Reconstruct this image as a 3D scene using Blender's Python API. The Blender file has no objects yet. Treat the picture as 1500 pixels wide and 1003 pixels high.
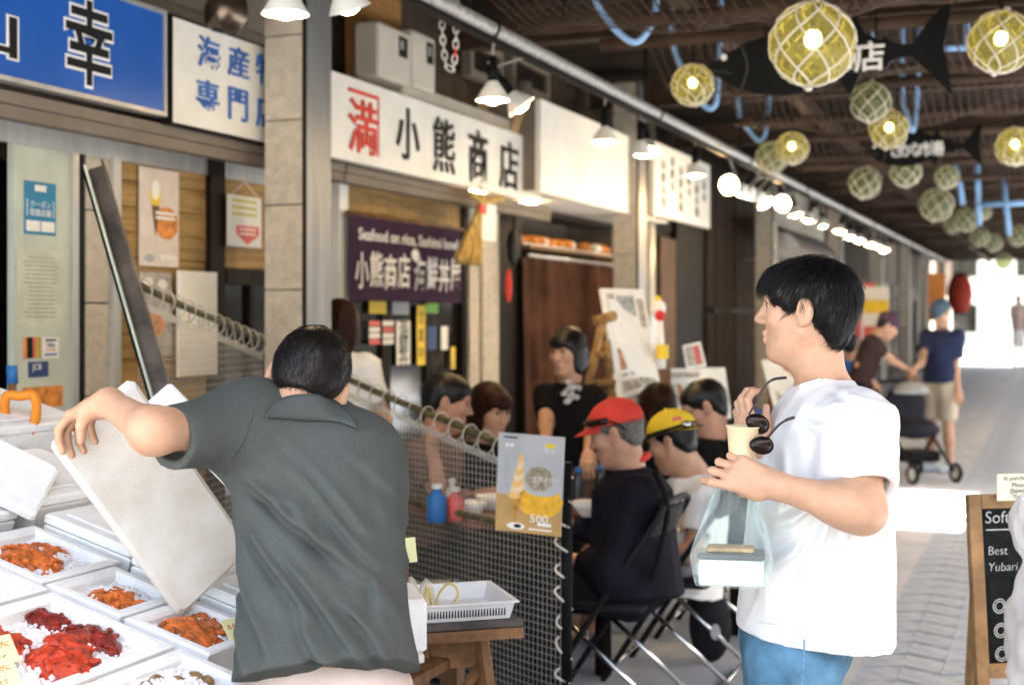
import bpy, math, random
import numpy as np
from mathutils import Vector, Matrix, Euler
random.seed(7); RNG = np.random.default_rng(11)
SC = bpy.context.scene
COL = SC.collection

# ------------------------------------------------------------------ camera
FPX, EYE = 2000.0, 1.5                       # focal length in photo pixels, eye height
TH = math.atan(795 / 2000.0)                 # the camera looks this far left of the arcade's axis (+Y)
SN, CS = math.sin(TH), math.cos(TH)
cam_data = bpy.data.cameras.new('Camera')
cam = bpy.data.objects.new('Camera', cam_data); COL.objects.link(cam)
cam.location = (0, 0, EYE)
cam.rotation_euler = (math.radians(90), 0, TH)
cam_data.sensor_width = 36.0
cam_data.lens = 36.0 * FPX / 1500.0
cam_data.shift_y = -36.5 / 1500.0
cam_data.clip_end = 600
cam_data.dof.use_dof = True
cam_data.dof.focus_distance = 3.0
cam_data.dof.aperture_fstop = 3.2
SC.camera = cam

# ------------------------------------------------------------------ light
SUN_EL, SUN_AZ = math.radians(56), math.radians(78)      # azimuth from +Y towards +X
world = bpy.data.worlds.new('World'); SC.world = world
world.use_nodes = True
wn = world.node_tree.nodes; wl = world.node_tree.links
sky = wn.new('ShaderNodeTexSky'); sky.sky_type = 'NISHITA'; sky.sun_disc = False
sky.sun_elevation = SUN_EL; sky.sun_rotation = SUN_AZ
sky.air_density = .8; sky.dust_density = 4.0; sky.ozone_density = 1.0
sky_tint_mix = wn.new('ShaderNodeMix'); sky_tint_mix.data_type = 'RGBA'; sky_tint_mix.blend_type = 'MULTIPLY'; sky_tint_mix.inputs[0].default_value = 1
sky_tint_mix.inputs[7].default_value = (1.0, .89, .74, 1)          # warm tint multiplied into the sky colour, in place of white balance
wl.new(sky.outputs[0], sky_tint_mix.inputs[6]); wl.new(sky_tint_mix.outputs[2], wn['Background'].inputs[0])
wn['Background'].inputs[1].default_value = 0.15
sl = bpy.data.lights.new('Sun', 'SUN'); sl.energy = 5.0; sl.angle = math.radians(0.53)
sl.color = (1.0, 0.95, 0.86)
sun = bpy.data.objects.new('Sun', sl); COL.objects.link(sun)
sd = Vector((math.sin(SUN_AZ) * math.cos(SUN_EL), math.cos(SUN_AZ) * math.cos(SUN_EL), math.sin(SUN_EL)))
sun.rotation_euler = sd.to_track_quat('Z', 'Y').to_euler()
sun.location = (8, 10, 12)
SC.view_settings.view_transform = 'Standard'
SC.view_settings.look = 'None'
SC.view_settings.gamma = 1.0
SC.view_settings.use_curve_mapping = False
SC.view_settings.exposure = 3.38
SC.cycles.use_denoising = True
SC.cycles.max_bounces = 8
SC.cycles.transparent_max_bounces = 16
SC.cycles.sample_clamp_indirect = 6.0
SC.cycles.caustics_reflective = False; SC.cycles.caustics_refractive = False

# ------------------------------------------------------------------ survey: photo pixel + distance -> place
def ray(u, v):
    s = (u - 750) / FPX
    return Vector((-SN + s * CS, CS + s * SN, -(v - 465) / FPX))
EYEP = Vector((0, 0, EYE))
def W(u, v, d): return EYEP + ray(u, v) * d
def onX(u, v, X): r = ray(u, v); return EYEP + r * (X / r.x)
def onY(u, v, Y): r = ray(u, v); return EYEP + r * (Y / r.y)
def onZ(u, v, Z): r = ray(u, v); return EYEP + r * ((Z - EYE) / r.z)
RT = Vector((CS, SN, 0)); FW = Vector((-SN, CS, 0)); UP = Vector((0, 0, 1))

# ------------------------------------------------------------------ materials
MATS = {}
def srgb(r, g, b):
    f = lambda c: (c / 255 / 12.92) if c / 255 <= .04045 else ((c / 255 + .055) / 1.055) ** 2.4
    return (f(r), f(g), f(b))
def mat(name, col, rough=.6, metal=0, var=.12, scale=8, bump=0, bscale=60, sss=0, emit=None, es=0, spec=None,
        stretch=None, coat=0, alpha=None, col2=None, trans=0, ior=1.45, detail=4):
    if name in MATS: return MATS[name]
    m = bpy.data.materials.new(name); m.use_nodes = True; MATS[name] = m
    nt = m.node_tree; N = nt.nodes; L = nt.links
    b = N['Principled BSDF']
    b.inputs['Roughness'].default_value = rough; b.inputs['Metallic'].default_value = metal
    if spec is None: spec = .5 if metal > .2 or rough < .3 else (.10 if max(col) < .08 else .25)
    b.inputs['Specular IOR Level'].default_value = spec
    b.inputs['IOR'].default_value = ior
    if coat: b.inputs['Coat Weight'].default_value = coat
    if trans: b.inputs['Transmission Weight'].default_value = trans
    if alpha is not None: b.inputs['Alpha'].default_value = alpha
    if sss:
        b.inputs['Subsurface Weight'].default_value = sss
        b.inputs['Subsurface Radius'].default_value = (.012, .005, .003); b.inputs['Subsurface Scale'].default_value = 1.0
    tc = N.new('ShaderNodeTexCoord'); mp = N.new('ShaderNodeMapping'); L.new(tc.outputs['Object'], mp.inputs[0])
    if stretch: mp.inputs['Scale'].default_value = stretch
    if var:
        nz = N.new('ShaderNodeTexNoise'); nz.inputs['Scale'].default_value = scale; nz.inputs['Detail'].default_value = detail
        nz.inputs['Roughness'].default_value = .6
        L.new(mp.outputs[0], nz.inputs[0])
        cr = N.new('ShaderNodeValToRGB')
        c2 = col2 if col2 else tuple(c * (1 - 2 * var) for c in col)
        c1 = col if col2 else tuple(min(1, c * (1 + var)) for c in col)
        cr.color_ramp.elements[0].position = .3; cr.color_ramp.elements[1].position = .7
        cr.color_ramp.elements[0].color = (*c2, 1); cr.color_ramp.elements[1].color = (*c1, 1)
        L.new(nz.outputs[0], cr.inputs[0]); L.new(cr.outputs[0], b.inputs['Base Color'])
    else: b.inputs['Base Color'].default_value = (*col, 1)
    if bump:
        nb = N.new('ShaderNodeTexNoise'); nb.inputs['Scale'].default_value = bscale; nb.inputs['Detail'].default_value = 5
        L.new(mp.outputs[0], nb.inputs[0])
        bp = N.new('ShaderNodeBump'); bp.inputs['Strength'].default_value = bump; bp.inputs['Distance'].default_value = .01
        L.new(nb.outputs[0], bp.inputs['Height']); L.new(bp.outputs[0], b.inputs['Normal'])
    if emit:
        b.inputs['Emission Color'].default_value = (*emit, 1); b.inputs['Emission Strength'].default_value = es
    return m
def glassy(name, col, fac, rough=.08, glo=.2):
    """thin clear sheet: mostly transparent, tinted, with a sheen"""
    if name in MATS: return MATS[name]
    m = bpy.data.materials.new(name); m.use_nodes = True; MATS[name] = m
    nt = m.node_tree; N = nt.nodes; L = nt.links; N.remove(N['Principled BSDF'])
    tr = N.new('ShaderNodeBsdfTransparent'); tr.inputs[0].default_value = (*col, 1)
    df = N.new('ShaderNodeBsdfPrincipled'); df.inputs['Base Color'].default_value = (*col, 1)
    df.inputs['Roughness'].default_value = rough; df.inputs['Specular IOR Level'].default_value = .9
    mx = N.new('ShaderNodeMixShader')
    lw = N.new('ShaderNodeLayerWeight'); lw.inputs[0].default_value = .35
    ma = N.new('ShaderNodeMath'); ma.operation = 'MULTIPLY_ADD'; ma.inputs[1].default_value = glo; ma.inputs[2].default_value = fac
    L.new(lw.outputs['Facing'], ma.inputs[0]); L.new(ma.outputs[0], mx.inputs[0])
    L.new(tr.outputs[0], mx.inputs[1]); L.new(df.outputs[0], mx.inputs[2])
    L.new(mx.outputs[0], N['Material Output'].inputs[0])
    return m

# ------------------------------------------------------------------ objects
ROOTLOC = {}
def tag(o, label=None, cat=None, group=None, kind=None):
    if label: o['label'] = label
    if cat: o['category'] = cat
    if group: o['group'] = group
    if kind: o['kind'] = kind
    return o
def thing(name, label, cat, loc, group=None):
    o = bpy.data.objects.new(name, None); COL.objects.link(o)
    o.empty_display_size = .1
    o.location = loc; ROOTLOC[o.name] = Vector(loc)
    return tag(o, label, cat, group)
def link(name, me, parent=None):
    o = bpy.data.objects.new(name, me); COL.objects.link(o)
    if parent is not None:
        o.parent = parent
        if parent.name in ROOTLOC: o.matrix_parent_inverse = Matrix.Translation(-ROOTLOC[parent.name])
    return o
def rec(o, loc): ROOTLOC[o.name] = Vector(loc)
def copy_tree(o, parent=None, delta=None):
    c = o.copy(); COL.objects.link(c)
    if parent is not None:
        c.parent = parent; c.matrix_parent_inverse = o.matrix_parent_inverse.copy()
    for ch in list(o.children): copy_tree(ch, c)
    return c
def bez(p, n=8):
    """Catmull-Rom through points"""
    p = [Vector(q) for q in p]; out = []
    q = [p[0] * 2 - p[1]] + p + [p[-1] * 2 - p[-2]]
    for i in range(1, len(q) - 2):
        for k in range(n):
            t = k / n; a, b, c, d = q[i - 1], q[i], q[i + 1], q[i + 2]
            out.append(.5 * ((2 * b) + (c - a) * t + (2 * a - 5 * b + 4 * c - d) * t * t + (-a + 3 * b - 3 * c + d) * t ** 3))
    out.append(p[-1]); return out
class MB:
    def __init__(s): s.v = []; s.f = []; s.m = []; s.mi = 0
    def add(s, vs, fs):
        o = len(s.v); s.v += [tuple(x) for x in vs]; s.f += [tuple(i + o for i in f) for f in fs]; s.m += [s.mi] * len(fs); return s
    def box(s, lo, hi, M=None, bev=0):
        x0, y0, z0 = lo; x1, y1, z1 = hi
        if bev <= 0:
            vs = [Vector(p) for p in ((x0,y0,z0),(x1,y0,z0),(x1,y1,z0),(x0,y1,z0),(x0,y0,z1),(x1,y0,z1),(x1,y1,z1),(x0,y1,z1))]
            fs = [(0,3,2,1),(4,5,6,7),(0,1,5,4),(1,2,6,5),(2,3,7,6),(3,0,4,7)]
        else:
            b = bev; vs = []; 
            for z, i in ((z0, b), (z0 + b, 0), (z1 - b, 0), (z1, b)):
                for (x, y) in ((x0+i+b,y0+i),(x1-i-b,y0+i),(x1-i,y0+i+b),(x1-i,y1-i-b),(x1-i-b,y1-i),(x0+i+b,y1-i),(x0+i,y1-i-b),(x0+i,y0+i+b)):
                    vs.append(Vector((x, y, z)))
            fs = [tuple(range(7, -1, -1)), tuple(range(24, 32))]
            for k in range(3):
                for j in range(8): fs.append((k*8+j, k*8+(j+1)%8, (k+1)*8+(j+1)%8, (k+1)*8+j))
        if M is not None: vs = [M @ p for p in vs]
        return s.add(vs, fs)
    def cyl(s, a, b, r0, r1=None, n=12, cap=True):
        a = Vector(a); b = Vector(b); r1 = r0 if r1 is None else r1
        z = (b - a).normalized(); x = z.orthogonal().normalized(); y = z.cross(x)
        vs = []
        for c, r in ((a, r0), (b, r1)):
            for i in range(n):
                t = 2 * math.pi * i / n; vs.append(c + (x * math.cos(t) + y * math.sin(t)) * r)
        fs = [(i, (i + 1) % n, n + (i + 1) % n, n + i) for i in range(n)]
        if cap: fs += [tuple(range(n - 1, -1, -1)), tuple(range(n, 2 * n))]
        return s.add(vs, fs)
    def tube(s, pts, r, n=8, closed=False, flat=None):
        pts = [Vector(p) for p in pts]; m = len(pts); vs = []
        rs = r if isinstance(r, (list, tuple)) else [r] * m
        px = None
        for i, p in enumerate(pts):
            if closed: t = pts[(i + 1) % m] - pts[i - 1]
            else: t = pts[min(i + 1, m - 1)] - pts[max(i - 1, 0)]
            if t.length < 1e-9: t = Vector((0, 0, 1))
            t.normalize()
            x = t.orthogonal().normalized() if px is None else (px - t * px.dot(t))
            if x.length < 1e-6: x = t.orthogonal()
            x.normalize(); px = x; y = t.cross(x)
            for k in range(n):
                a = 2 * math.pi * k / n; vs.append(p + (x * math.cos(a) + y * math.sin(a)) * rs[i])
        fs = []
        for i in range(m if closed else m - 1):
            j = (i + 1) % m
            for k in range(n): fs.append((i*n+k, i*n+(k+1)%n, j*n+(k+1)%n, j*n+k))
        if not closed: fs += [tuple(range(n - 1, -1, -1)), tuple((m-1)*n+k for k in range(n))]
        return s.add(vs, fs)
    def lathe(s, prof, c, axis=(0, 0, 1), n=24, cap=True):
        z = Vector(axis).normalized(); x = z.orthogonal().normalized(); y = z.cross(x); c = Vector(c); vs = []
        for r, h in prof:
            for i in range(n):
                t = 2 * math.pi * i / n; vs.append(c + z * h + (x * math.cos(t) + y * math.sin(t)) * r)
        fs = []
        for k in range(len(prof) - 1):
            for i in range(n): fs.append((k*n+i, k*n+(i+1)%n, (k+1)*n+(i+1)%n, (k+1)*n+i))
        if cap: fs += [tuple(range(n - 1, -1, -1)), tuple((len(prof)-1)*n+i for i in range(n))]
        return s.add(vs, fs)
    def sphere(s, c, r, nu=16, nv=10, M=None):
        c = Vector(c); r = Vector((r, r, r)) if not hasattr(r, '__len__') else Vector(r); vs = []
        for j in range(nv + 1):
            p = math.pi * j / nv
            for i in range(nu):
                t = 2 * math.pi * i / nu
                q = Vector((r.x * math.sin(p) * math.cos(t), r.y * math.sin(p) * math.sin(t), r.z * math.cos(p)))
                vs.append(c + (M @ q if M is not None else q))
        fs = [(j*nu+i, (j+1)*nu+i, (j+1)*nu+(i+1)%nu, j*nu+(i+1)%nu) for j in range(nv) for i in range(nu)]
        return s.add(vs, fs)
    def prism(s, poly, depth, M):
        """2D polygon (x,y) extruded along local z by depth, placed by M"""
        n = len(poly)
        vs = [M @ Vector((x, y, 0)) for x, y in poly] + [M @ Vector((x, y, depth)) for x, y in poly]
        fs = [tuple(range(n - 1, -1, -1)), tuple(range(n, 2 * n))] + [(i, (i+1)%n, n+(i+1)%n, n+i) for i in range(n)]
        return s.add(vs, fs)
    def grid(s, fn, nu, nv, closed_u=False):
        vs = [fn(i / (nu if closed_u else nu - 1), j / (nv - 1)) for j in range(nv) for i in range(nu)]
        fs = []
        for j in range(nv - 1):
            for i in range(nu if closed_u else nu - 1):
                k = (i + 1) % nu; fs.append((j*nu+i, j*nu+k, (j+1)*nu+k, (j+1)*nu+i))
        return s.add(vs, fs)
    def build(s, name, m, parent=None, smooth=False, label=None):
        me = bpy.data.meshes.new(name); me.from_pydata(s.v, [], s.f)
        ms = m if isinstance(m, (list, tuple)) else [m]
        for x in ms: me.materials.append(x)
        if len(ms) > 1: me.polygons.foreach_set('material_index', s.m)
        if smooth: me.polygons.foreach_set('use_smooth', [True] * len(me.polygons))
        me.update()
        o = link(name, me, parent)
        if label: o['label'] = label
        return o
def frameM(o, x, y, z=None):
    x = Vector(x).normalized(); y = Vector(y); z = x.cross(y).normalized() if z is None else Vector(z).normalized()
    y = z.cross(x).normalized()
    return Matrix(((x.x, y.x, z.x, o[0]), (x.y, y.y, z.y, o[1]), (x.z, y.z, z.z, o[2]), (0, 0, 0, 1)))
TEXTC = {}
def text_mesh(s, size, depth=.004, off=0, sx=1, shear=0):
    key = (s, size, depth, off, sx, shear)
    cu = bpy.data.curves.new('txt', 'FONT'); cu.body = s; cu.size = size; cu.extrude = depth / 2; cu.offset = off
    cu.align_x = 'CENTER'; cu.align_y = 'CENTER'; cu.resolution_u = 3; cu.shear = shear
    o = bpy.data.objects.new('txt', cu); COL.objects.link(o)
    dg = bpy.context.evaluated_depsgraph_get(); dg.update()
    me = bpy.data.meshes.new_from_object(o.evaluated_get(dg))
    v = [(p.co.x * sx, p.co.y, p.co.z) for p in me.vertices]; f = [tuple(p.vertices) for p in me.polygons]
    bpy.data.objects.remove(o); bpy.data.curves.remove(cu); bpy.data.meshes.remove(me)
    # centre vertically on the glyph box
    if v:
        ys = [p[1] for p in v]; xs = [p[0] for p in v]
        cy = (max(ys) + min(ys)) / 2; cx = (max(xs) + min(xs)) / 2
        v = [(p[0] - cx, p[1] - cy, p[2]) for p in v]
    return v, f
def text(s, size, M, name, m, parent, depth=.004, off=0, sx=1, shear=0, lift=0):
    v, f = text_mesh(s, size, depth, off, sx, shear)
    b = MB(); b.add([M @ Vector((x, y, z + lift)) for x, y, z in v], f)
    return b.build(name, m, parent)

# ------------------------------------------------------------------ soft bodies from distance fields
def smin(a, b, k):
    h = np.maximum(k - np.abs(a - b), 0) / k
    return np.minimum(a, b) - h * h * k * .25
class Sdf:
    def __init__(s): s.it = []
    def _a(s, fn, lo, hi, k, sub): s.it.append((fn, np.array(lo), np.array(hi), k, sub)); return s
    def cap(s, a, b, ra, rb=None, k=.02, sub=False):
        a = np.array(a, float); b = np.array(b, float); rb = ra if rb is None else rb
        ab = b - a; L2 = max(ab @ ab, 1e-9)
        def fn(x, y, z):
            t = np.clip(((x - a[0]) * ab[0] + (y - a[1]) * ab[1] + (z - a[2]) * ab[2]) / L2, 0, 1)
            return np.sqrt((x - a[0] - t * ab[0]) ** 2 + (y - a[1] - t * ab[1]) ** 2 + (z - a[2] - t * ab[2]) ** 2) - (ra + (rb - ra) * t)
        R = max(ra, rb); return s._a(fn, np.minimum(a, b) - R, np.maximum(a, b) + R, k, sub)
    def ell(s, c, r, M=None, k=.02, sub=False):
        """ellipsoid; M = 3x3 whose COLUMNS are its axes"""
        c = np.array(c, float); r = np.array(r, float); A = np.eye(3) if M is None else np.array(M, float)
        def fn(x, y, z):
            p = [(x - c[0]) * A[0, i] + (y - c[1]) * A[1, i] + (z - c[2]) * A[2, i] for i in range(3)]
            k0 = np.sqrt((p[0] / r[0]) ** 2 + (p[1] / r[1]) ** 2 + (p[2] / r[2]) ** 2)
            k1 = np.sqrt((p[0] / r[0] ** 2) ** 2 + (p[1] / r[1] ** 2) ** 2 + (p[2] / r[2] ** 2) ** 2) + 1e-9
            return k0 * (k0 - 1) / k1
        R = np.abs(A) @ r; return s._a(fn, c - R, c + R, k, sub)
    def loft(s, a, b, e1, ts, rx, ry, bend=(0, 0, 0), k=.03, sub=False, ex=2.0):
        """tube along a->b, elliptic section: rx along e1, ry across; flat ends"""
        a = np.array(a, float); b = np.array(b, float); ab = b - a; L = np.linalg.norm(ab); ax = ab / L
        e1 = np.array(e1, float); e1 = e1 - ax * (e1 @ ax); e1 /= np.linalg.norm(e1); e2 = np.cross(ax, e1); bend = np.array(bend, float)
        def fn(x, y, z):
            t = ((x - a[0]) * ax[0] + (y - a[1]) * ax[1] + (z - a[2]) * ax[2]) / L
            tc = np.clip(t, 0, 1); w = 4 * tc * (1 - tc)
            X = x - a[0] - t * ab[0] - bend[0] * w; Y = y - a[1] - t * ab[1] - bend[1] * w; Z = z - a[2] - t * ab[2] - bend[2] * w
            p = X * e1[0] + Y * e1[1] + Z * e1[2]; q = X * e2[0] + Y * e2[1] + Z * e2[2]
            A = np.interp(tc, ts, rx); B = np.interp(tc, ts, ry)
            if ex == 2.0: rr = np.sqrt((p / A) ** 2 + (q / B) ** 2)
            else: rr = (np.abs(p / A) ** ex + np.abs(q / B) ** ex) ** (1 / ex)
            d = (rr - 1) * np.minimum(A, B)
            return np.maximum(d, np.maximum(-t, t - 1) * L)
        R = max(max(rx), max(ry)) + np.linalg.norm(bend)
        return s._a(fn, np.minimum(a, b) - R, np.maximum(a, b) + R, k, sub)
    def half(s, p, n):
        """cut away everything on the side n points to"""
        p = np.array(p, float); n = np.array(n, float); n /= np.linalg.norm(n)
        s.it.append((lambda x, y, z: (x - p[0]) * n[0] + (y - p[1]) * n[1] + (z - p[2]) * n[2], None, None, 0, 'cut')); return s
    def mesh(s, h, disp=None, lo=None, hi=None):
        los = [i[1] for i in s.it if i[1] is not None and not i[4]]; his = [i[2] for i in s.it if i[2] is not None and not i[4]]
        lo = np.min(los, 0) - 3 * h if lo is None else np.array(lo, float); hi = np.max(his, 0) + 3 * h if hi is None else np.array(hi, float)
        n = np.ceil((hi - lo) / h).astype(int) + 1
        gx, gy, gz = [(lo[i] + h * np.arange(n[i])).astype(np.float32) for i in range(3)]
        D = np.full(n, .08, np.float32)
        for fn, l, u, k, sub in s.it:
            if sub == 'cut': continue
            pad = max(k, .02) + 2 * h
            i0 = np.clip(np.floor((l - pad - lo) / h).astype(int), 0, n); i1 = np.clip(np.ceil((u + pad - lo) / h).astype(int) + 1, 0, n)
            if np.any(i1 <= i0): continue
            sl = tuple(slice(i0[q], i1[q]) for q in range(3))
            d = fn(gx[sl[0]][:, None, None], gy[sl[1]][None, :, None], gz[sl[2]][None, None, :]).astype(np.float32)
            if sub: D[sl] = -smin(-D[sl], d, max(k, 1e-4)) if k > 0 else np.maximum(D[sl], -d)
            else: D[sl] = smin(D[sl], d, max(k, 1e-4))
        if disp is not None:
            idx = np.nonzero(np.abs(D) < .06)
            P = np.stack([gx[idx[0]], gy[idx[1]], gz[idx[2]]], 1)
            D[idx] += disp(P).astype(np.float32)
        for fn, l, u, k, sub in s.it:
            if sub == 'cut': D = np.maximum(D, fn(gx[:, None, None], gy[None, :, None], gz[None, None, :]))
        return surface_nets(D, lo, h)
def surface_nets(D, lo, h):
    ins = D < 0
    c = np.zeros(tuple(np.array(D.shape) - 1), np.int8)
    for dx in (0, 1):
        for dy in (0, 1):
            for dz in (0, 1):
                c += ins[dx:D.shape[0]-1+dx, dy:D.shape[1]-1+dy, dz:D.shape[2]-1+dz]
    act = (c > 0) & (c < 8)
    I = np.argwhere(act); idx = -np.ones(act.shape, np.int64); idx[act] = np.arange(len(I))
    acc = np.zeros((len(I), 3)); cnt = np.zeros(len(I))
    co = [(a, b, g) for a in (0, 1) for b in (0, 1) for g in (0, 1)]
    V = {q: D[I[:, 0] + q[0], I[:, 1] + q[1], I[:, 2] + q[2]].astype(float) for q in co}
    for q in co:
        for ax in range(3):
            if q[ax]: continue
            r = list(q); r[ax] = 1; r = tuple(r)
            a, b = V[q], V[r]; m = (a < 0) != (b < 0)
            t = np.where(m, a / np.where(a - b == 0, 1, a - b), 0)
            p = np.tile(np.array(q, float), (len(I), 1)); p[:, ax] += t
            acc[m] += p[m]; cnt[m] += 1
    verts = lo + h * (I + acc / np.maximum(cnt, 1)[:, None])
    quads = []
    for ax in range(3):
        a1, a2 = (ax + 1) % 3, (ax + 2) % 3
        s0 = [slice(None)] * 3; s1 = [slice(None)] * 3
        s0[ax] = slice(0, -1); s1[ax] = slice(1, None)
        ch = ins[tuple(s0)] != ins[tuple(s1)]
        E = np.argwhere(ch)
        ok = (E[:, a1] > 0) & (E[:, a2] > 0) & (E[:, a1] < D.shape[a1] - 1) & (E[:, a2] < D.shape[a2] - 1)
        E = E[ok]; first_in = ins[tuple(E.T)]
        def cell(o1, o2):
            Q = E.copy(); Q[:, a1] += o1; Q[:, a2] += o2; return idx[tuple(Q.T)]
        q = np.stack([cell(-1, -1), cell(0, -1), cell(0, 0), cell(-1, 0)], 1)
        q[~first_in] = q[~first_in][:, ::-1]
        quads.append(q)
    Q = np.concatenate(quads); Q = Q[(Q >= 0).all(1)]
    return verts, Q
def relax(v, q, it=1, lam=.5):
    for _ in range(it):
        acc = np.zeros_like(v); n = np.zeros(len(v))
        for a, b in ((0, 1), (1, 2), (2, 3), (3, 0)):
            np.add.at(acc, q[:, a], v[q[:, b]]); np.add.at(n, q[:, a], 1)
            np.add.at(acc, q[:, b], v[q[:, a]]); np.add.at(n, q[:, b], 1)
        v = v * (1 - lam) + lam * acc / np.maximum(n, 1)[:, None]
    return v
def np_mesh(name, pieces, m, parent=None, smooth=True):
    """pieces: list of (verts, quads[, material index])"""
    vs, qs, mi, o = [], [], [], 0
    for pc in pieces:
        v, q = pc[0], pc[1]; vs.append(v); qs.append(q + o); mi.append(np.full(len(q), pc[2] if len(pc) > 2 else 0)); o += len(v)
    v = np.concatenate(vs).astype(np.float32); q = np.concatenate(qs).astype(np.int32); mi = np.concatenate(mi).astype(np.int32)
    me = bpy.data.meshes.new(name)
    me.vertices.add(len(v)); me.vertices.foreach_set('co', v.ravel())
    me.loops.add(q.size); me.loops.foreach_set('vertex_index', q.ravel())
    me.polygons.add(len(q)); me.polygons.foreach_set('loop_start', np.arange(0, q.size, 4, dtype=np.int32))
    me.polygons.foreach_set('loop_total', np.full(len(q), 4, np.int32))
    for x in (m if isinstance(m, (list, tuple)) else [m]): me.materials.append(x)
    me.polygons.foreach_set('material_index', mi)
    me.polygons.foreach_set('use_smooth', np.full(len(q), smooth))
    me.update(); me.validate()
    return link(name, me, parent)
# value noise for cloth folds and lumps
_LAT = RNG.random((32, 32, 32)).astype(np.float32)
def vnoise(P):
    i = np.floor(P).astype(int); f = P - i; f = f * f * (3 - 2 * f); i &= 31; j = (i + 1) & 31
    o = 0
    for a, wa, xa in ((0, 1 - f[:, 0], i[:, 0]), (1, f[:, 0], j[:, 0])):
        for b, wb, xb in ((0, 1 - f[:, 1], i[:, 1]), (1, f[:, 1], j[:, 1])):
            for c_, wc, xc in ((0, 1 - f[:, 2], i[:, 2]), (1, f[:, 2], j[:, 2])):
                o = o + wa * wb * wc * _LAT[xa, xb, xc]
    return o - .5
def folds(dirs, wave, amp, seed=0, sharp=True):
    """long creases running along 'dirs', 'wave' metres apart"""
    z = np.array(Vector(dirs).normalized()); x = np.array(Vector(dirs).orthogonal().normalized()); y = np.cross(z, x)
    def fn(P):
        Q = np.stack([P @ x / wave, P @ y / wave, P @ z / (wave * 7)], 1) + seed * 7.3
        n = vnoise(Q)
        if sharp: n = .35 - np.abs(n) * 1.6
        return -amp * n
    return fn
def creases(lines, d, amp, w, cut):
    """sharp tension creases drawn as lines on the side of a garment that faces the street"""
    r_, u_, f_ = np.array(RT), np.array(UP), np.array(FW); L_ = []
    for u0, v0, u1, v1, k in lines:
        a, b = np.array(W(u0, v0, d)), np.array(W(u1, v1, d)); L_.append((a @ r_, a @ u_, b @ r_, b @ u_, k))
    def fn(P):
        x, y, z = P @ r_, P @ u_, P @ f_; o = np.zeros(len(P))
        for ax, ay, bx, by, k in L_:
            dx, dy = bx - ax, by - ay; l2 = dx * dx + dy * dy; l = math.sqrt(l2)
            t = ((x - ax) * dx + (y - ay) * dy) / l2; s = ((x - ax) * dy - (y - ay) * dx) / l + .006 * np.sin(t * 5 + ax * 40)
            tp = np.clip(t * 4, 0, 1) * np.clip((1 - t) * 4, 0, 1); ww = w * (.8 + .5 * t.clip(0, 1))
            o += k * tp * (np.exp(-(s / ww) ** 2) - .75 * np.exp(-((s - 1.6 * ww) / ww) ** 2))
        return -amp * o * (z < cut)
    return fn
from mathutils.bvhtree import BVHTree
def drape(v, q, pts, off=.0):
    """lay a line of surveyed points on the visible side of a surface"""
    t = BVHTree.FromPolygons([tuple(p) for p in v], [tuple(int(i) for i in f) for f in q]); out = []
    for u, vv in pts:
        r = ray(u, vv).normalized(); h = t.ray_cast(EYEP, r)
        if h[0] is not None: out.append(h[0] - r * off)
    return out
def dsum(*f): return lambda P: sum(g(P) for g in f)
# ================================================================== materials used by the setting
M_conc = mat('concrete_floor', (.39, .42, .465), .8, var=.10, scale=3, bump=.15, bscale=90)
M_asph = mat('street_surface', (.33, .33, .33), .9, var=.12, scale=5, bump=.2, bscale=120)
M_joint = mat('joint_sand', (.035, .036, .04), .95, var=.2, scale=40)
M_paver = mat('paver', (.34, .385, .45), .8, var=.14, scale=14, bump=.25, bscale=160)
M_roof = mat('roof_underside', (.022, .016, .012), .8, var=.25, scale=4)
M_beam = mat('brown_beam', (.06, .038, .026), .7, var=.2, scale=6)
M_tile = mat('beige_tile', (.50, .44, .35), .75, var=.10, scale=22, bump=.3, bscale=140)
M_grout = mat('grout', (.11, .10, .085), .9, var=.1)
M_steel = mat('brushed_steel', (.30, .30, .30), .42, metal=.7, var=.15, scale=3, stretch=(4, 4, .4))
M_dark = mat('dark_trim', (.012, .010, .009), .5, var=.15)
M_black = mat('black_paint', (.006, .006, .006), .5, var=.1)
M_white = mat('white_board', (.80, .78, .72), .45, var=.05, scale=3.5, col2=(.70, .66, .57), detail=8)
M_cream = mat('cream_wall', (.42, .38, .31), .7, var=.08, scale=5)
M_blue = mat('blue_sign_face', (.020, .105, .42), .22, var=.05, scale=2, spec=.7)
M_ink = mat('black_ink', (.015, .014, .013), .6, var=0)
M_red = mat('red_ink', (.62, .035, .02), .5, var=.05)
M_bluink = mat('blue_ink', (.035, .13, .42), .5, var=.05)
M_wood = mat('yellow_wood', (.36, .22, .075), .6, var=.22, scale=6, stretch=(1, .6, 9), bump=.1, bscale=30)
M_woodd = mat('dark_wood', (.013, .008, .005), .55, var=.3, scale=5, stretch=(6, 6, .6))
M_woodm = mat('brown_wood', (.17, .085, .038), .6, var=.25, scale=6, stretch=(5, 5, .7), bump=.1, bscale=40)
M_gre = mat('pale_green_panel', (.50, .54, .45), .55, var=.08, scale=6)
M_alu = mat('aluminium', (.55, .54, .51), .35, metal=.6, var=.1, scale=4, stretch=(5, 5, .5))
M_glassd = mat('shop_glass', (.018, .017, .013), .08, var=.4, scale=3, spec=.8)
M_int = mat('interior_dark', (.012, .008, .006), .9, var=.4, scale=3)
M_side = mat('siding', (.19, .155, .12), .7, var=.1, scale=5)
M_pipeb = mat('sky_blue_pipe', (.25, .43, .68), .5, var=.12, scale=9)
M_rail = mat('worn_rail_paint', (.36, .35, .33), .5, metal=.3, var=.2, scale=30)
M_bulb = mat('lit_bulb', (1, .9, .7), .4, var=0, emit=(1, .70, .36), es=26)
M_shade = mat('white_enamel_shade', (.80, .78, .72), .35, var=.04)
M_net = mat('brown_netting', (.075, .046, .032), .9, var=.2, scale=20)
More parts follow.
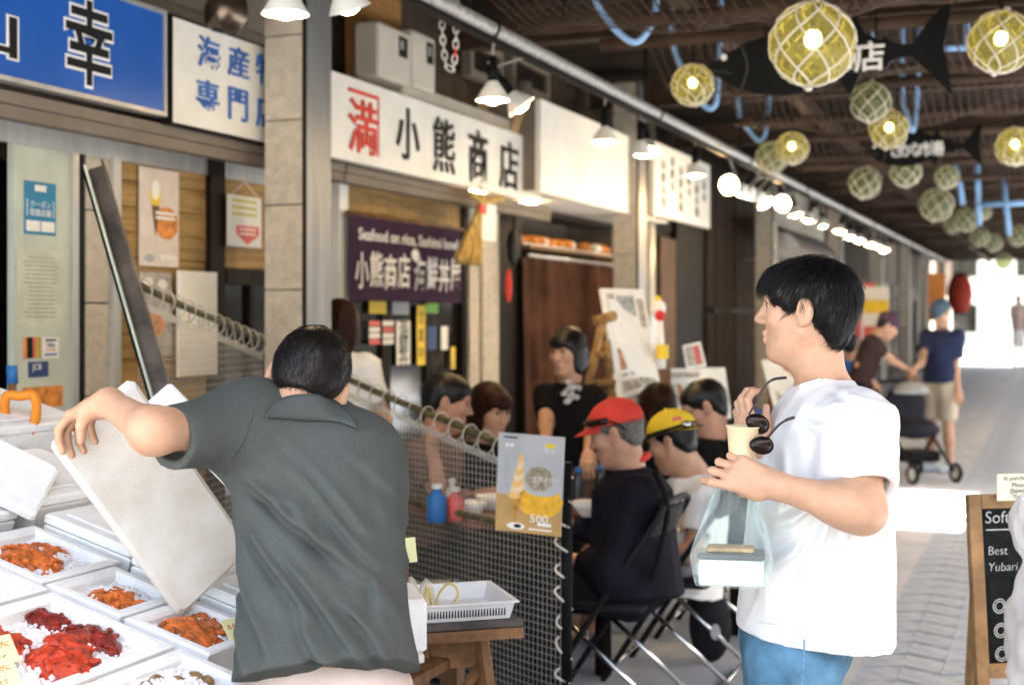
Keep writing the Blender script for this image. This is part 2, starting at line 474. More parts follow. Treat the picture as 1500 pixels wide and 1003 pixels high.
M_rope = mat('pale_rope', (.66, .60, .48), .9, var=.15, scale=60)
M_curt = mat('brown_curtain', (.075, .032, .019), .95, var=.30, scale=3, bump=.1, bscale=300)
M_purp = mat('purple_noren', (.045, .022, .045), .9, var=.12, scale=8, bump=.1, bscale=400)
M_cloth_w = mat('white_dye', (.75, .72, .68), .9, var=.06)

def P2(u0, v0, u1, v1, X): 
    a = onX(u0, v0, X); b = onX(u1, v1, X); return a.y, b.y, b.z, a.z
def panel(par, name, m, u0, v0, u1, v1, X, t=.02, z0=None, z1=None, bev=0, label=None):
    y0, y1, zb, zt = P2(u0, v0, u1, v1, X)
    zb = zb if z0 is None else z0; zt = zt if z1 is None else z1
    return MB().box((X - t, y0, zb), (X, y1, zt), bev=bev).build(name, m, par, label=label)
def glyph(s, u0, v0, u1, v1, X, m, par, lift=.004, off=0, name='character', grow=0, depth=.006, slope=.29):
    """one character fitted to the place it has on a board standing at X"""
    y0, y1 = onX(u0, v0, X).y, onX(u1, v1, X).y
    c = onX((u0 + u1) / 2, (v0 + v1) / 2, X); d = (c - EYEP).dot(FW)
    hh = ((v1 - v0) - slope * (u1 - u0)) * d / FPX
    v, f = text_mesh(s, .3, .003, 0)
    w0 = max(p[0] for p in v) * 2; h0 = max(p[1] for p in v) * 2; sx = (y1 - y0) / w0; sy = hh / h0
    if off or grow: v, f = text_mesh(s, .3, .003, (off + grow) / ((sx + sy) / 2))
    b = MB(); b.add([(X + lift + (depth if z > 0 else 0), c.y + x * sx, c.z + y * sy) for x, y, z in v], f)
    return b.build(name, m, par)

# ================================================================== ground
g = MB(); g.add([(-200, -200, -.03), (200, -200, -.03), (200, 260, -.03), (-200, 260, -.03)], [(0, 1, 2, 3)])
tag(g.build('ground', M_asph), kind='structure')
g = MB(); g.box((-6.5, -3, -.028), (-.785, 56, 0))
tag(g.build('shop_pavement', M_conc), kind='structure')
g = MB(); g.add([(-.785, -3, -.016), (4.6, -3, -.016), (4.6, 56, -.016), (-.785, 56, -.016)], [(0, 1, 2, 3)])
paving = tag(g.build('paved_walk', M_joint), kind='structure')
PW, PD, PS = .17, .235, .085                 # slanted paver: width, depth, slant; two slants make the zigzag rows
def paver_vs(sgn, x, y, z1=0.0, z0=-.0158, j=.0045):
    s = PS * sgn
    i = .0007; j = .0135
    base = [(x + i, y + j - s / 2), (x + PW - i, y + j + s / 2), (x + PW - i, y + PD - j + s / 2), (x + i, y + PD - j - s / 2)]
    c = (x + PW / 2, y + PD / 2); top = [(c[0] + (p[0] - c[0]) * .99, c[1] + (p[1] - c[1]) * .95) for p in base]
    return [(p[0], p[1], z0) for p in base] + [(p[0], p[1], z1 - .004) for p in base] + [(p[0], p[1], z1) for p in top]
PF = [(0,1,5,4),(1,2,6,5),(2,3,7,6),(3,0,4,7),(4,5,9,8),(5,6,10,9),(6,7,11,10),(7,4,8,11),(8,9,10,11)]
pm = []
for sgn in (1, -1):
    me = bpy.data.meshes.new('paver'); me.from_pydata(paver_vs(sgn, 0, 0), [], PF); me.materials.append(M_paver); pm.append(me)
cells = []
for i in range(30):
    for j in range(240):
        x = -.785 + i * PW; y = 3.0 + j * PD
        if x > 4.4: continue
        lat = x * CS + y * SN; dep = -x * SN + y * CS
        u = 750 + FPX * lat / dep; v = 465 + FPX * EYE / dep
        vis = 1000 < u < 1540 and v < 1040
        cells.append((not vis, y, i, x, y))
cells.sort()
rest = MB(); n = 0
for hid, _, i, x, y in cells:
    sgn = 1 if i % 2 == 0 else -1
    if n < 300 and not hid:
        o = link('paver', pm[i % 2], paving); o.location = (x, y, random.uniform(-.0025, .0015)); n += 1
    elif y < 40: rest.add(paver_vs(sgn, x, y, random.uniform(-.0025, .0015)), PF)
tag(rest.build('pavers', M_paver, paving), kind='stuff')

# ================================================================== arcade roof with hanging nets
ROOFZ, RX1 = 3.55, 3.0
roof = thing('arcade_roof', 'dark brown roof over the shopping arcade with steel cross beams', 'roof', (-3.3, 5.6, 3.3))
def sheet(x0, x1, y0, y1):
    n = max(2, int((y1 - y0) / .12)); b = MB()
    vs = []; 
    for k in range(n + 1):
        y = y0 + (y1 - y0) * k / n; z = ROOFZ + (.02 if k % 2 else 0)
        vs += [(x0, y, z), (x1, y, z)]
    fs = [(2*k, 2*k+1, 2*k+3, 2*k+2) for k in range(n)]
    b.add(vs, fs); b.box((x0, y0, ROOFZ + .05), (x1, y1, ROOFZ + .07))
    b.build('roof_sheet', M_roof, roof)
GX0, GX1, GY0, GY1 = .3, 1.78, 10.55, 12.85           # an open roof light: the sun patch on the paving comes through it
sheet(-4.6, GX0, 1.2, 46); sheet(GX1, RX1, 1.2, 46); sheet(GX0, GX1, 1.2, GY0); sheet(GX0, GX1, GY1, 46)
for y in (11.62, 12.18): MB().box((GX0 - .05, y, ROOFZ - .05), (GX1 + .05, y + .05, ROOFZ - .002)).build('purlin', M_beam, roof)
for k in range(15):
    y = 5.52 + k * 2.8
    b = MB(); b.box((-3.7, y - .06, 3.46), (RX1, y + .06, 3.48)); b.box((-3.7, y - .06, 3.27), (RX1, y + .06, 3.29)); b.box((-3.7, y - .012, 3.29), (RX1, y + .012, 3.46))
    b.build('cross_beam', M_beam, roof)
for x in (-1.9, .35, 2.8): MB().box((x - .05, 1.3, 3.20), (x + .05, 45.6, 3.268)).build('long_beam', M_beam, roof)

def net(y0, y1, x0, x1, z, sag, seed, label):
    t = thing('ceiling_net', label, 'net', ((x0 + x1) / 2, (y0 + y1) / 2, z), 'brown nets slung under the arcade roof')
    rr = random.Random(seed); cell = .055
    nu, nv = int((x1 - x0) / cell), int((y1 - y0) / cell)
    ph = rr.random() * 6
    def pt(i, j):
        a, c = i / nu, j / nv
        return Vector((x0 + (x1 - x0) * a, y0 + (y1 - y0) * c, z - sag * 4 * c * (1 - c) * (1 + .35 * math.sin(a * 7 + ph)) + .02 * math.sin(a * 23 + c * 9 + ph)))
    b = MB(); w = .0045
    for i in range(nu + 1):
        b.add([p for j in range(nv + 1) for p in (pt(i, j) - Vector((w, 0, 0)), pt(i, j) + Vector((w, 0, 0)))], [(2*j, 2*j+1, 2*j+3, 2*j+2) for j in range(nv)])
    for j in range(nv + 1):
        b.add([p for i in range(nu + 1) for p in (pt(i, j) - Vector((0, w, .002)), pt(i, j) + Vector((0, w, -.002)))], [(2*i, 2*i+1, 2*i+3, 2*i+2) for i in range(nu)])
    o = b.build('netting', M_net, t); o['kind'] = 'stuff'
    for y in (y0, y1): MB().cyl((x0 - .25, y, z + .012), (x1 + .3, y, z + .012), .033, n=10).build('batten', M_beam, t)
    for x in (x0, x1):
        for y in (y0, y1): MB().cyl((x, y, z + .02), (x, y, 3.56), .008, n=6).build('hanger', M_dark, t)
ys = [(4.95, 6.35), (6.95, 8.25), (8.85, 10.25), (11.0, 12.4), (13.3, 14.9), (16.0, 17.8), (19.5, 21.5), (24, 26.5), (29, 32)]
nl = ['brown net slung under the roof just before the big hanging fish board', 'brown net slung above the big hanging fish board', 'brown net slung behind the big hanging fish board',
      'brown net slung before the smaller fish board', 'brown net slung behind the smaller fish board']
for k, (a, c) in enumerate(ys):
    net(a, c, -2.25 if k == 0 else -2.0, .32, 2.92 + .02 * (k % 3), .13, k, nl[k] if k < 5 else 'far brown net slung under the roof beyond both fish boards')

# sky-blue pipe frames and looping blue hoses under the roof
def pipes(label, segs, r=.018, name='pipe_frame', cat='pipe'):
    c = sum((s[0] for s in segs), Vector()) / len(segs)
    t = thing(name, label, cat, c)
    for s in segs: MB().tube(s, r, 8).build('pipe', M_pipeb, t, True)
Yp = 8.6
q = lambda u, v, Y=Yp: onY(u, v, Y)
pf = [q(1277, 20), q(1416, 8), q(1416, 70), q(1280, 74)]
pipes('sky blue pipe frame hanging above the tail of the big fish board', [[pf[0], pf[1]], [pf[1], pf[2]], [pf[2], pf[3]], [pf[0], pf[3]],
      [pf[1], Vector((pf[1].x, Yp, 3.56))], [pf[0], Vector((pf[0].x, Yp, 3.56))], [pf[1], q(1520, 6)], [pf[2], q(1520, 62)]])
Yp = 15.5
pipes('sky blue pipe frame hanging beyond the smaller fish board', [[q(1400, 235, Yp), q(1410, 300, Yp)], [q(1430, 200, Yp), q(1434, 330, Yp)], [q(1470, 262, Yp), q(1478, 345, Yp)], [q(1395, 236, Yp), q(1520, 228, Yp)],
      [q(1430, 200, Yp), Vector((q(1430, 200, Yp).x, Yp, 3.56))], [q(1434, 300, Yp), q(1520, 296, Yp)]], .03)
def hose(label, pts, d, r=.017):
    w = [W(u, v, d) for u, v in pts]
    w = [Vector((w[0].x, w[0].y, 3.56))] + w + [Vector((w[-1].x + .02, w[-1].y, 3.56))]
    tag(MB().tube(bez(w, 7), r, 8).build('hose', M_pipeb, None, True), label, 'hose')
hose('sky blue hose looping below the first brown net', [(868, -20), (892, 32), (928, 62), (952, 40), (962, -5)], 6.6)
hose('sky blue hose hanging beside the nose of the big fish board', [(985, 62), (1003, 108), (1025, 148), (1044, 158), (1052, 120)], 8.2)
hose('sky blue hose hanging beyond the big fish board', [(1082, 160), (1096, 190), (1114, 206), (1124, 175)], 10.4)
hose('sky blue hose dangling beside the lit glass float above the smaller fish board', [(1322, 140), (1328, 165), (1337, 192), (1343, 150)], 9.4)

# ================================================================== columns
def column(Y, label, group=None, tiles=True):
    t = thing('arcade_column', label, 'column', (-3.31, Y + .12, 0), group)
    MB().box((-3.415, Y + .012, 0), (-3.212, Y + .25, 3.46)).build('core', M_grout, t)
    z = 0.06
    b = None
    while z < 3.44:
        z1 = min(z + .392, 3.45)
        b = MB().box((-3.418, Y, z + .003), (-3.215, Y + .0115, z1 - .003), bev=.003); b.build('tile', M_tile, t)
        z += .392
    MB().box((-3.2115, Y + .012, 0), (-3.2, Y + .245, 3.46), bev=.003).build('steel_panel', M_steel, t)
    MB().box((-3.2145, Y - .004, 0), (-3.2, Y + .0113, 3.46)).build('edge_strip', M_dark, t)
    return t
column(5.48, 'beige tiled column with steel side panel between the fish stall and the dining tables')
column(10.88, 'beige tiled column beside the brown curtain and grey conduits')
column(16.7, 'beige tiled column just past the dark timber wall')
for Y in (22.4, 28, 33.6, 39.2, 44.8): column(Y, 'beige tiled column farther down the arcade towards its bright end', 'columns farther down the arcade')

# ================================================================== shop fronts
XS, XW = -3.45, -3.72           # plane of the sign boards, plane of the shop fronts
def soffit(t, Y0, Y1, z=2.27):
    MB().box((XW - .05, Y0, z), (XS - .045, Y1, z + .045)).build('soffit', M_side, t)
    MB().box((XS - .12, Y0, z - .05), (XS - .055, Y1, z - .003)).build('head_rail', M_side, t)
def upper_wall(t, Y0, Y1, m=None):
    MB().box((XW - .35, Y0, 2.32), (XW - .06, Y1, 3.54)).build('upper_wall', m or M_side, t)
    z = 2.4
    while z < 3.5:
        MB().box((XW - .058, Y0 + .002, z), (XW - .04, Y1 - .002, z + .17), bev=.004).build('siding_board', m or M_side, t); z += .182
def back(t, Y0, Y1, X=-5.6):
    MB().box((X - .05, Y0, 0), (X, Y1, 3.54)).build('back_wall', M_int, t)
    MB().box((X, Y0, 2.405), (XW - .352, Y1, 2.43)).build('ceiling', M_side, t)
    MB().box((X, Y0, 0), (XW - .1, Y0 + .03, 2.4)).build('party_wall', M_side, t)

# ---- shop 0 (left, behind the fish stall)
s0 = thing('shop', 'fish shop front with blue sign, pale green panel and yellow wood wall', 'shop', (XW, 4.2, 0))
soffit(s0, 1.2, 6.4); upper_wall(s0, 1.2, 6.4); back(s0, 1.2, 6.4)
X = XW
panel(s0, 'green_panel', M_gre, 20, 168, 108, 700, X, .03, z0=0, z1=2.262)
panel(s0, 'door_post', M_alu, 108, 168, 116, 700, X + .02, .06, z0=0, z1=2.262)
panel(s0, 'door_post', M_dark, 116.2, 168, 123, 700, X + .01, .06, z0=0, z1=2.262)
y0, y1, _, _ = P2(124, 200, 163, 600, X)
MB().box((X - .06, y0, 0), (X - .008, y1, 2.262)).build('pilaster', M_grout, s0)
z = .02
while z < 2.2:
    MB().box((X - .0075, y0 + .003, z + .003), (X + .006, y1 - .003, min(z + .385, 2.26) - .003), bev=.003).build('pilaster_tile', M_tile, s0); z += .385
panel(s0, 'door_post', M_dark, 163.3, 168, 167, 700, X + .01, .06, z0=0, z1=2.262)
panel(s0, 'door_post', M_alu, 167.2, 168, 178, 700, X + .03, .06, z0=0, z1=2.262)
y0, y1, _, _ = P2(178.3, 200, 309, 600, X)
z = 0
while z < 2.2:
    MB().box((X - .03, y0, z + .0015), (X - .004 * random.random(), y1, z + .1085), bev=.002).build('plank', M_wood, s0); z += .11
panel(s0, 'door_post', M_woodd, 309.3, 168, 330, 700, X + .03, .09, z0=0, z1=2.262)
y0, y1, zb, zt = P2(330.3, 230, 392, 372, X)
z = 1.74
while z < 2.2:
    MB().box((X - .03, y0, z + .0015), (X - .003 * random.random(), y1 + .15, z + .1085), bev=.002).build('plank', M_wood, s0); z += .11
MB().box((X - .04, y0, 1.66), (X + .01, y1 + .15, 1.738)).build('door_rail', M_woodd, s0)
MB().box((X - .03, y0, .05), (X - .02, y1 + .15, 1.66)).build('door_glass', M_glassd, s0)
MB().box((X - .019, (y0 + y1) / 2 + .02, .05), (X + .005, (y0 + y1) / 2 + .06, 1.66)).build('door_stile', M_woodd, s0)
MB().box((X - .03, 1.2, 2.17), (X + .012, y1 + .15, 2.262)).build('lintel', M_alu, s0)
# open fish store to the left of the green panel
for z in (.75, 1.45): MB().box((-4.3, 2.3, z), (X - .05, 3.86, z + .03)).build('shelf_board', M_woodm, s0)

# ---- shop 1 (noren and curtain)
s1 = thing('shop', 'seafood restaurant front with purple noren, glazed doors and brown curtain', 'shop', (XW, 8, 0))
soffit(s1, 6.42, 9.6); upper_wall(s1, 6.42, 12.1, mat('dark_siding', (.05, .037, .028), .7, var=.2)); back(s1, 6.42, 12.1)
panel(s1, 'door_post', M_shade, 497, 240, 510, 700, X + .05, .07, z0=0, z1=2.265)
y0, y1, _, _ = P2(510.3, 285, 690, 330, X)
k = y0
while k < y1 - .02:
    MB().box((X - .03, k + .0015, 1.99), (X - .004 * random.random(), min(k + .045, y1), 2.262)).build('transom_slat', M_wood, s1); k += .046
MB().box((X - .03, y0, 1.93), (X + .015, y1, 1.988)).build('transom_rail', M_woodd, s1)
for (a, c) in ((510.3, 566), (567, 630), (631, 678)):
    ya, yc = P2(a, 300, c, 600, X)[:2]
    d_ = MB().box((X - .03, ya + .05, .12), (X - .022, yc - .05, 1.9)).build('door_glass', M_glassd, s1)
    b = MB(); b.box((X - .035, ya, .0), (X, ya + .048, 1.928)); b.box((X - .035, yc - .048, 0), (X, yc, 1.928)); b.box((X - .035, ya + .0485, 0), (X - .001, yc - .0485, .12)); b.box((X - .035, ya + .0485, 1.88), (X - .001, yc - .0485, 1.928))
    b.build('door_frame', M_woodd, s1)
panel(s1, 'door_post', M_woodd, 678.5, 300, 688, 700, X + .02, .08, z0=0, z1=2.262)
panel(s1, 'pilaster', M_tile, 688.5, 300, 702, 700, X + .04, .1, z0=0, z1=2.262)
panel(s1, 'pilaster', M_dark, 702.3, 300, 707, 700, X + .02, .1, z0=0, z1=2.262)
panel(s1, 'pilaster', M_tile, 707.3, 300, 731, 700, X + .05, .1, z0=0, z1=2.262)
panel(s1, 'wall_panel', M_woodd, 731.3, 300, 764, 700, X, .06, z0=0, z1=2.262)
# white light-box hood over the curtain
y0 = onX(792, 200, -3.28).y
MB().box((-4.5, y0, 2.36), (-3.28, 12.1, 2.375)).build('hood_soffit', M_white, s1)
MB().box((-3.32, y0, 2.376), (-3.28, 10.9, 3.0)).build('hood_face', M_white, s1)
MB().box((-3.75, y0 - .004, 2.376), (-3.321, y0 + .03, 3.0)).build('hood_side', M_side, s1)
for u in (800, 862):
    p = onZ(u, 275 if u == 800 else 292, 2.36)
    MB().cyl((-3.62, p.y, 2.359), (-3.62, p.y, 2.345), .06, n=16).build('downlight', M_bulb, s1)
y0, y1 = onX(766, 300, X).y, 12.1
MB().box((-4.25, y0, 2.02), (X + .06, y1, 2.045)).build('shelf', M_woodm, s1)
MB().cyl((X + .05, y0 - .02, 1.97), (X + .05, y1, 1.97), .014, n=10).build('curtain_rail', M_alu, s1, True)
for k in range(7):
    yy = y0 + .08 + k * (y1 - y0 - .16) / 6
    MB().tube([Vector((X + .05 + .022 * math.cos(a), yy, 1.968 + .022 * math.sin(a))) for a in np.linspace(0, 2 * math.pi, 12, endpoint=False)], .004, 5, closed=True).build('curtain_ring', M_alu, s1)
MB().box((-4.6, y0, 0), (-4.25, y1, 2.35)).build('inner_wall', M_side, s1)
# ---- shop 2
s2 = thing('shop', 'shop front with hanging white calligraphy board and dark timber wall', 'shop', (XW, 14, 0))
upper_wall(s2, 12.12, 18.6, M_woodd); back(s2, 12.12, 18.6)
for u0, u1, m_ in ((937, 942, M_alu), (943, 948, M_side), (949.5, 956, M_alu)):
    yy = onX((u0 + u1) / 2, 300, -3.42).y; r = (onX(u1, 300, -3.42).y - onX(u0, 300, -3.42).y) / 2
    MB().cyl((-3.42, yy, 0), (-3.42, yy, 3.26), .045, n=10).build('conduit', m_, s2, True)
panel(s2, 'door_post', M_woodm, 968, 320, 990, 700, X, .08, z0=0, z1=2.32)
panel(s2, 'wall_panel', M_int, 958, 320, 967, 700, X - .03, .05, z0=0, z1=2.32)
panel(s2, 'wall_panel', M_woodd, 991, 320, 1035, 700, X, .08, z0=0, z1=2.7)
u = 1035.5
for k in range(5):
    panel(s2, 'timber_board', mat('timber_board', (.030, .019, .012), .75, var=.35, scale=5, stretch=(5, 5, .6)), u, 250, u + 13.2, 700, X + .03 + .01 * (k % 2), .07, z0=0, z1=3.1); u += 13.8
MB().box((X + .05, onX(1036, 300, X).y, 1.55), (X + .07, 18.4, 1.62)).build('timber_rail', M_woodd, s2)
# ---- farther shops
far = [(16.98, 22.38, 'far shop front with dark rounded awning and red curtains', M_cream), (22.68, 27.98, 'far shop front with brown timber bay after the awning shop', M_woodm),
       (28.28, 33.58, 'far shop front with pale pillars behind the stooping man', M_cream), (33.88, 39.18, 'far shop front behind the navy shirted person', M_side),
       (39.48, 44.78, 'far shop front beside the red paper lantern', M_cream), (45.08, 52.5, 'last shop front by the bright end of the arcade', M_white)]
for k, (Y0, Y1, lab, m_) in enumerate(far):
    Y0, Y1 = (Y0 - 16.98) * 1.06 + 18.62, (Y1 - 16.98) * 1.06 + 18.6
    t = thing('shop', lab, 'shop', (XW, (Y0 + Y1) / 2, 0))
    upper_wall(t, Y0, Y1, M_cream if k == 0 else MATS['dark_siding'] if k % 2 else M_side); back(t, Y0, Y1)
    n = 4; L = (Y1 - Y0) / n
    for j in range(n):
        a = Y0 + j * L
        MB().box((X - .05, a, 0), (X + .04, a + .22, 2.31)).build('door_post', [m_, M_cream, M_woodd, M_alu][(j + k) % 4], t)
        if (j + k) % 3 == 0: MB().box((X - .02, a + .222, 0), (X + .01, a + L - .002, 2.31)).build('wall_panel', m_, t)
        else:
            MB().box((X - .03, a + .222, .06), (X - .02, a + L - .002, 2.0)).build('door_glass', M_glassd, t)
            MB().box((X - .03, a + .222, 2.0), (X + .02, a + L - .002, 2.31)).build('lintel', M_woodd, t)
t = thing('awning', 'dark grey rounded awning over the red curtains', 'awning', (-3.5, 19, 2.4))
b = MB(); ya, yb = 17.3, 20.6
b.grid(lambda a, c: Vector((-3.7 + .75 * math.sin(c * math.pi / 2), ya + (yb - ya) * a, 2.25 + .5 * math.cos(c * math.pi / 2))), 12, 9)
b.build('awning_cloth', mat('awning_cloth', (.10, .10, .11), .8, var=.15), t, True)
MB().tube([(-2.95, ya, 2.25), (-2.95, yb, 2.25)], .015, 8).build('awning_bar', M_alu, t)
for yy in (ya + .02, yb - .02): MB().tube([(-3.7, yy, 2.25), (-2.95, yy, 2.25)], .012, 6).build('awning_arm', M_alu, t)
for k in range(4):
    t0 = onX(1146 + k * 9, 360, -3.6).y; t1 = onX(1154 + k * 9, 360, -3.6).y
    b = MB(); b.grid(lambda a, c: Vector((-3.58 + .02 * math.sin(a * 14), t0 + (t1 - t0) * a, .6 + 1.65 * c)), 18, 3)
    o = b.build('door_curtain', mat('red_curtain', (.42, .06, .05), .85, var=.15), None, True); tag(o, 'faded red curtain strip hanging under the dark rounded awning', 'curtain', 'red curtain strips')

# ================================================================== sign boards
def board(name, label, u0, v0, u1, v1, X, m, fm, t=.05, z0=None, z1=None, frame=.018, cat='sign'):
    y0, y1, zb, zt = P2(u0, v0, u1, v1, X)
    zb = zb if z0 is None else z0; zt = zt if z1 is None else z1
    r = thing(name, label, cat, (X, (y0 + y1) / 2, zb))
    MB().box((X - t, y0, zb), (X, y1, zt)).build('panel', m, r)
    if frame:
        for lo, hi in (((y0 - frame, zb - frame), (y1 + frame, zb)), ((y0 - frame, zt), (y1 + frame, zt + frame)), ((y0 - frame, zb + .0005), (y0 - .0005, zt - .0005)), ((y1 + .0005, zb + .0005), (y1 + frame, zt - .0005))):
            MB().box((X - t, lo[0], lo[1]), (X + .008, hi[0], hi[1])).build('frame_bar', fm, r)
    return r
SZ0, SZ1 = 2.335, 2.75
sb = board('shop_sign', 'blue shop sign with white-edged black brush characters above the fish stall', -260, 0, 239, 160, XS, M_blue, M_alu, z0=SZ0 + .02, z1=SZ1 + .01)
outl = mat('white_outline', (.8, .8, .78), .4, var=0)
glyph('幸', 97, -6, 163, 134, XS, outl, sb, lift=.001, grow=.014, depth=.002); glyph('幸', 97, -6, 163, 134, XS, M_ink, sb, lift=.0035, grow=.004, depth=.003)
glyph('山', -62, -12, 23, 88, XS, outl, sb, lift=.001, grow=.014, depth=.002); glyph('山', -62, -12, 23, 88, XS, M_ink, sb, lift=.0035, grow=.004, depth=.003)
sw = board('shop_sign', 'white sign with small blue characters between blue sign and beige column', 251, 22, 420, 190, XS, M_white, M_dark, z0=SZ0 - .015, z1=SZ1 + .015, frame=.008)
for s_, bx in (('海', (289, 51, 320, 105)), ('産', (333, 66, 363, 118)), ('物', (374, 78, 404, 130)), ('専', (287, 114, 319, 166)), ('門', (334, 127, 361, 181)), ('店', (374, 138, 403, 192))):
    glyph(s_, *bx, XS, M_bluink, sw, grow=.0012)
sk = board('shop_sign', 'white sign with red seal and four black brush characters', 480, 105, 775, 298, XS + .04, M_white, M_white, z0=2.315, z1=2.752, frame=0)
for s_, bx in (('小', (580, 155, 613, 239)), ('熊', (634, 170, 665, 257)), ('商', (686, 188, 713, 272)), ('店', (731, 205, 758, 281))):
    glyph(s_, *bx, XS + .04, M_ink, sk, grow=.003)
glyph('満', 510, 142, 551, 231, XS + .04, M_red, sk, grow=.0018)
y0, y1, zb, zt = P2(510, 127, 553, 150, XS + .04)
MB().box((XS + .0405, y0, zt - .022), (XS + .046, y1, zt - .003)).build('seal_bar', M_red, sk)
MB().box((XS + .0405, y1 + .0005, zt - .33), (XS + .046, y1 + .009, zt - .003)).build('seal_bar', M_red, sk)
sc = board('hanging_sign', 'white board with grey brush calligraphy hung beside the dark timber wall', 958, 206, 1040, 337, -3.25, M_white, M_white, z0=2.40, z1=3.04, frame=0)
gi = mat('grey_ink', (.20, .19, .17), .7, var=.3, scale=30)
yc0 = onX(958, 250, -3.25).y; yc1 = onX(1040, 250, -3.25).y
for j in range(6):
    for i_, ch in enumerate('海鮮市場'[: 4 if j % 2 else 3]):
        cy = yc1 - .25 - j * (yc1 - yc0 - .4) / 5.5; cz = 2.92 - i_ * .11 - (.06 if j % 2 else 0)
        M = frameM((-3.25 + .003, cy, cz), (0, 1, 0), (0, 0, 1)); v, f = text_mesh(ch, .10, .004, .001)
        MB().add([M @ Vector((x * 1.6, y, z)) for x, y, z in v], f).build('character', gi, sc)
for yy in (yc0 + .15, yc1 - .15): MB().cyl((-3.27, yy, 3.04), (-3.27, yy, 3.27), .008, n=6).build('hanger', M_dark, sc)

# ================================================================== noren, curtain
t = thing('noren', 'purple shop curtain with white brush lettering over the glazed doors', 'noren', (XW + .08, 6.7, 1.6))
y0, y1 = onX(511, 380, XW + .09).y, onX(676, 380, XW + .09).y; zt, zb = 2.075, 1.595
def nor(a, c): return Vector((XW + .09 + .008 * math.sin(a * 16) * c, y0 + (y1 - y0) * a, zt - (zt - zb) * c))
b = MB(); b.grid(nor, 40, 8); b.build('cloth', M_purp, t, True)
MB().cyl((XW + .09, y0 - .03, zt + .004), (XW + .09, y1 + .03, zt + .004), .011, n=10).build('rod', M_woodm, t, True)
def ntext(s, y, z, w, h, grow):
    v, f = text_mesh(s, .2, .002, 0); w0 = max(p[0] for p in v) * 2; h0 = max(p[1] for p in v) * 2
    v, f = text_mesh(s, .2, .002, grow / max(w / w0, h / h0))
    MB().add([(XW + .102 + (.002 if q_ > 0 else 0), y + x * w / w0, z + yy * h / h0) for x, yy, q_ in v], f).build('lettering', M_cloth_w, t)
wn_ = y1 - y0
ntext('Seafood on rice, Sashimi bowl', y0 + wn_ * .5, 1.965, wn_ * .88, .075, .002)
for k, ch in enumerate('小熊商店海鮮丼屋'):
    ntext(ch, y0 + wn_ * (.085 + .115 * k + (.03 if k > 3 else 0)), 1.765 + (.012 if k % 2 else 0), wn_ * .10, .20, .0028)
MB().sphere((XW + .104, y0 + wn_ * .53, 1.88), (.006, .055, .036), 12, 8).build('bear_mark', M_cloth_w, t, True)

t = thing('curtain', 'dark brown curtain hanging from a metal rail beside the tiled column', 'curtain', (XW + .05, 9.4, 0))
y0, y1 = onX(767, 400, XW + .05).y, 12.05
def cur(a, c):
    fold = math.sin(a * 52 + 3.2 * math.sin(a * 6) + 2.4 * c * math.sin(a * 9 + 1)) * (.012 + .022 * (1 - c)) * (.6 + .4 * math.sin(a * 11)) + .010 * math.sin(a * 121 + 5 * c)
    return Vector((XW + .05 + fold, y0 + (y1 - y0) * a, .05 + 1.9 * c))
b = MB(); b.grid(cur, 150, 12); b.build('cloth', M_curt, t, True)

# ================================================================== lamp rail and clamp lamps
RXX, RZ = -2.4, 2.82
t = thing('lamp_rail', 'long worn metal pipe carrying clamp lamps along the shop fronts', 'rail', (RXX, 15, RZ))
MB().cyl((RXX, 2.0, RZ), (RXX, 33.0, RZ), .036, n=14).build('pipe', M_rail, t, True)
MB().box((RXX - .02, 2.0, RZ - .062), (RXX + .02, 33.0, RZ - .038)).build('cable_duct', M_dark, t)
for k in range(12):
    y = 2.72 + 2.8 * k
    MB().cyl((RXX, y, RZ + .03), (RXX, y, 3.27), .012, n=8).build('hanger', M_dark, t)
    MB().tube([(RXX + .046 * math.cos(a), y + .25, RZ + .046 * math.sin(a)) for a in np.linspace(0, 6.283, 14, endpoint=False)], .006, 6, closed=True).build('pipe_clip', M_dark, t)
M_cord = mat('lamp_cord', (.30, .28, .25), .6, var=.1)
def lamp_proto():
    r = thing('clamp_lamp', 'lamp', 'lamp', (0, 0, 0), 'clamp lamps on the rail')
    b = MB(); b.lathe([(.019, -.10), (.022, -.085), (.034, -.07), (.052, -.045), (.07, -.015), (.079, .0), (.081, .004), (.078, .004), (.068, -.014), (.05, -.043), (.03, -.068)], (0, 0, 0), (0, 0, -1), 24, cap=False)
    b.build('shade', M_shade, r, True)
    b = MB(); b.lathe([(.018, .075), (.024, .085), (.024, .15), (.017, .165), (.017, .20), (.0, .205)], (0, 0, 0), (0, 0, 1), 14); b.build('socket', M_black, r, True)
    b = MB(); b.sphere((0, 0, .008), (.042, .042, .03), 16, 10); b.cyl((0, 0, .01), (0, 0, .08), .028, .016, 12); b.build('bulb', M_bulb, r, True)
    return r
LP = lamp_proto(); used = False
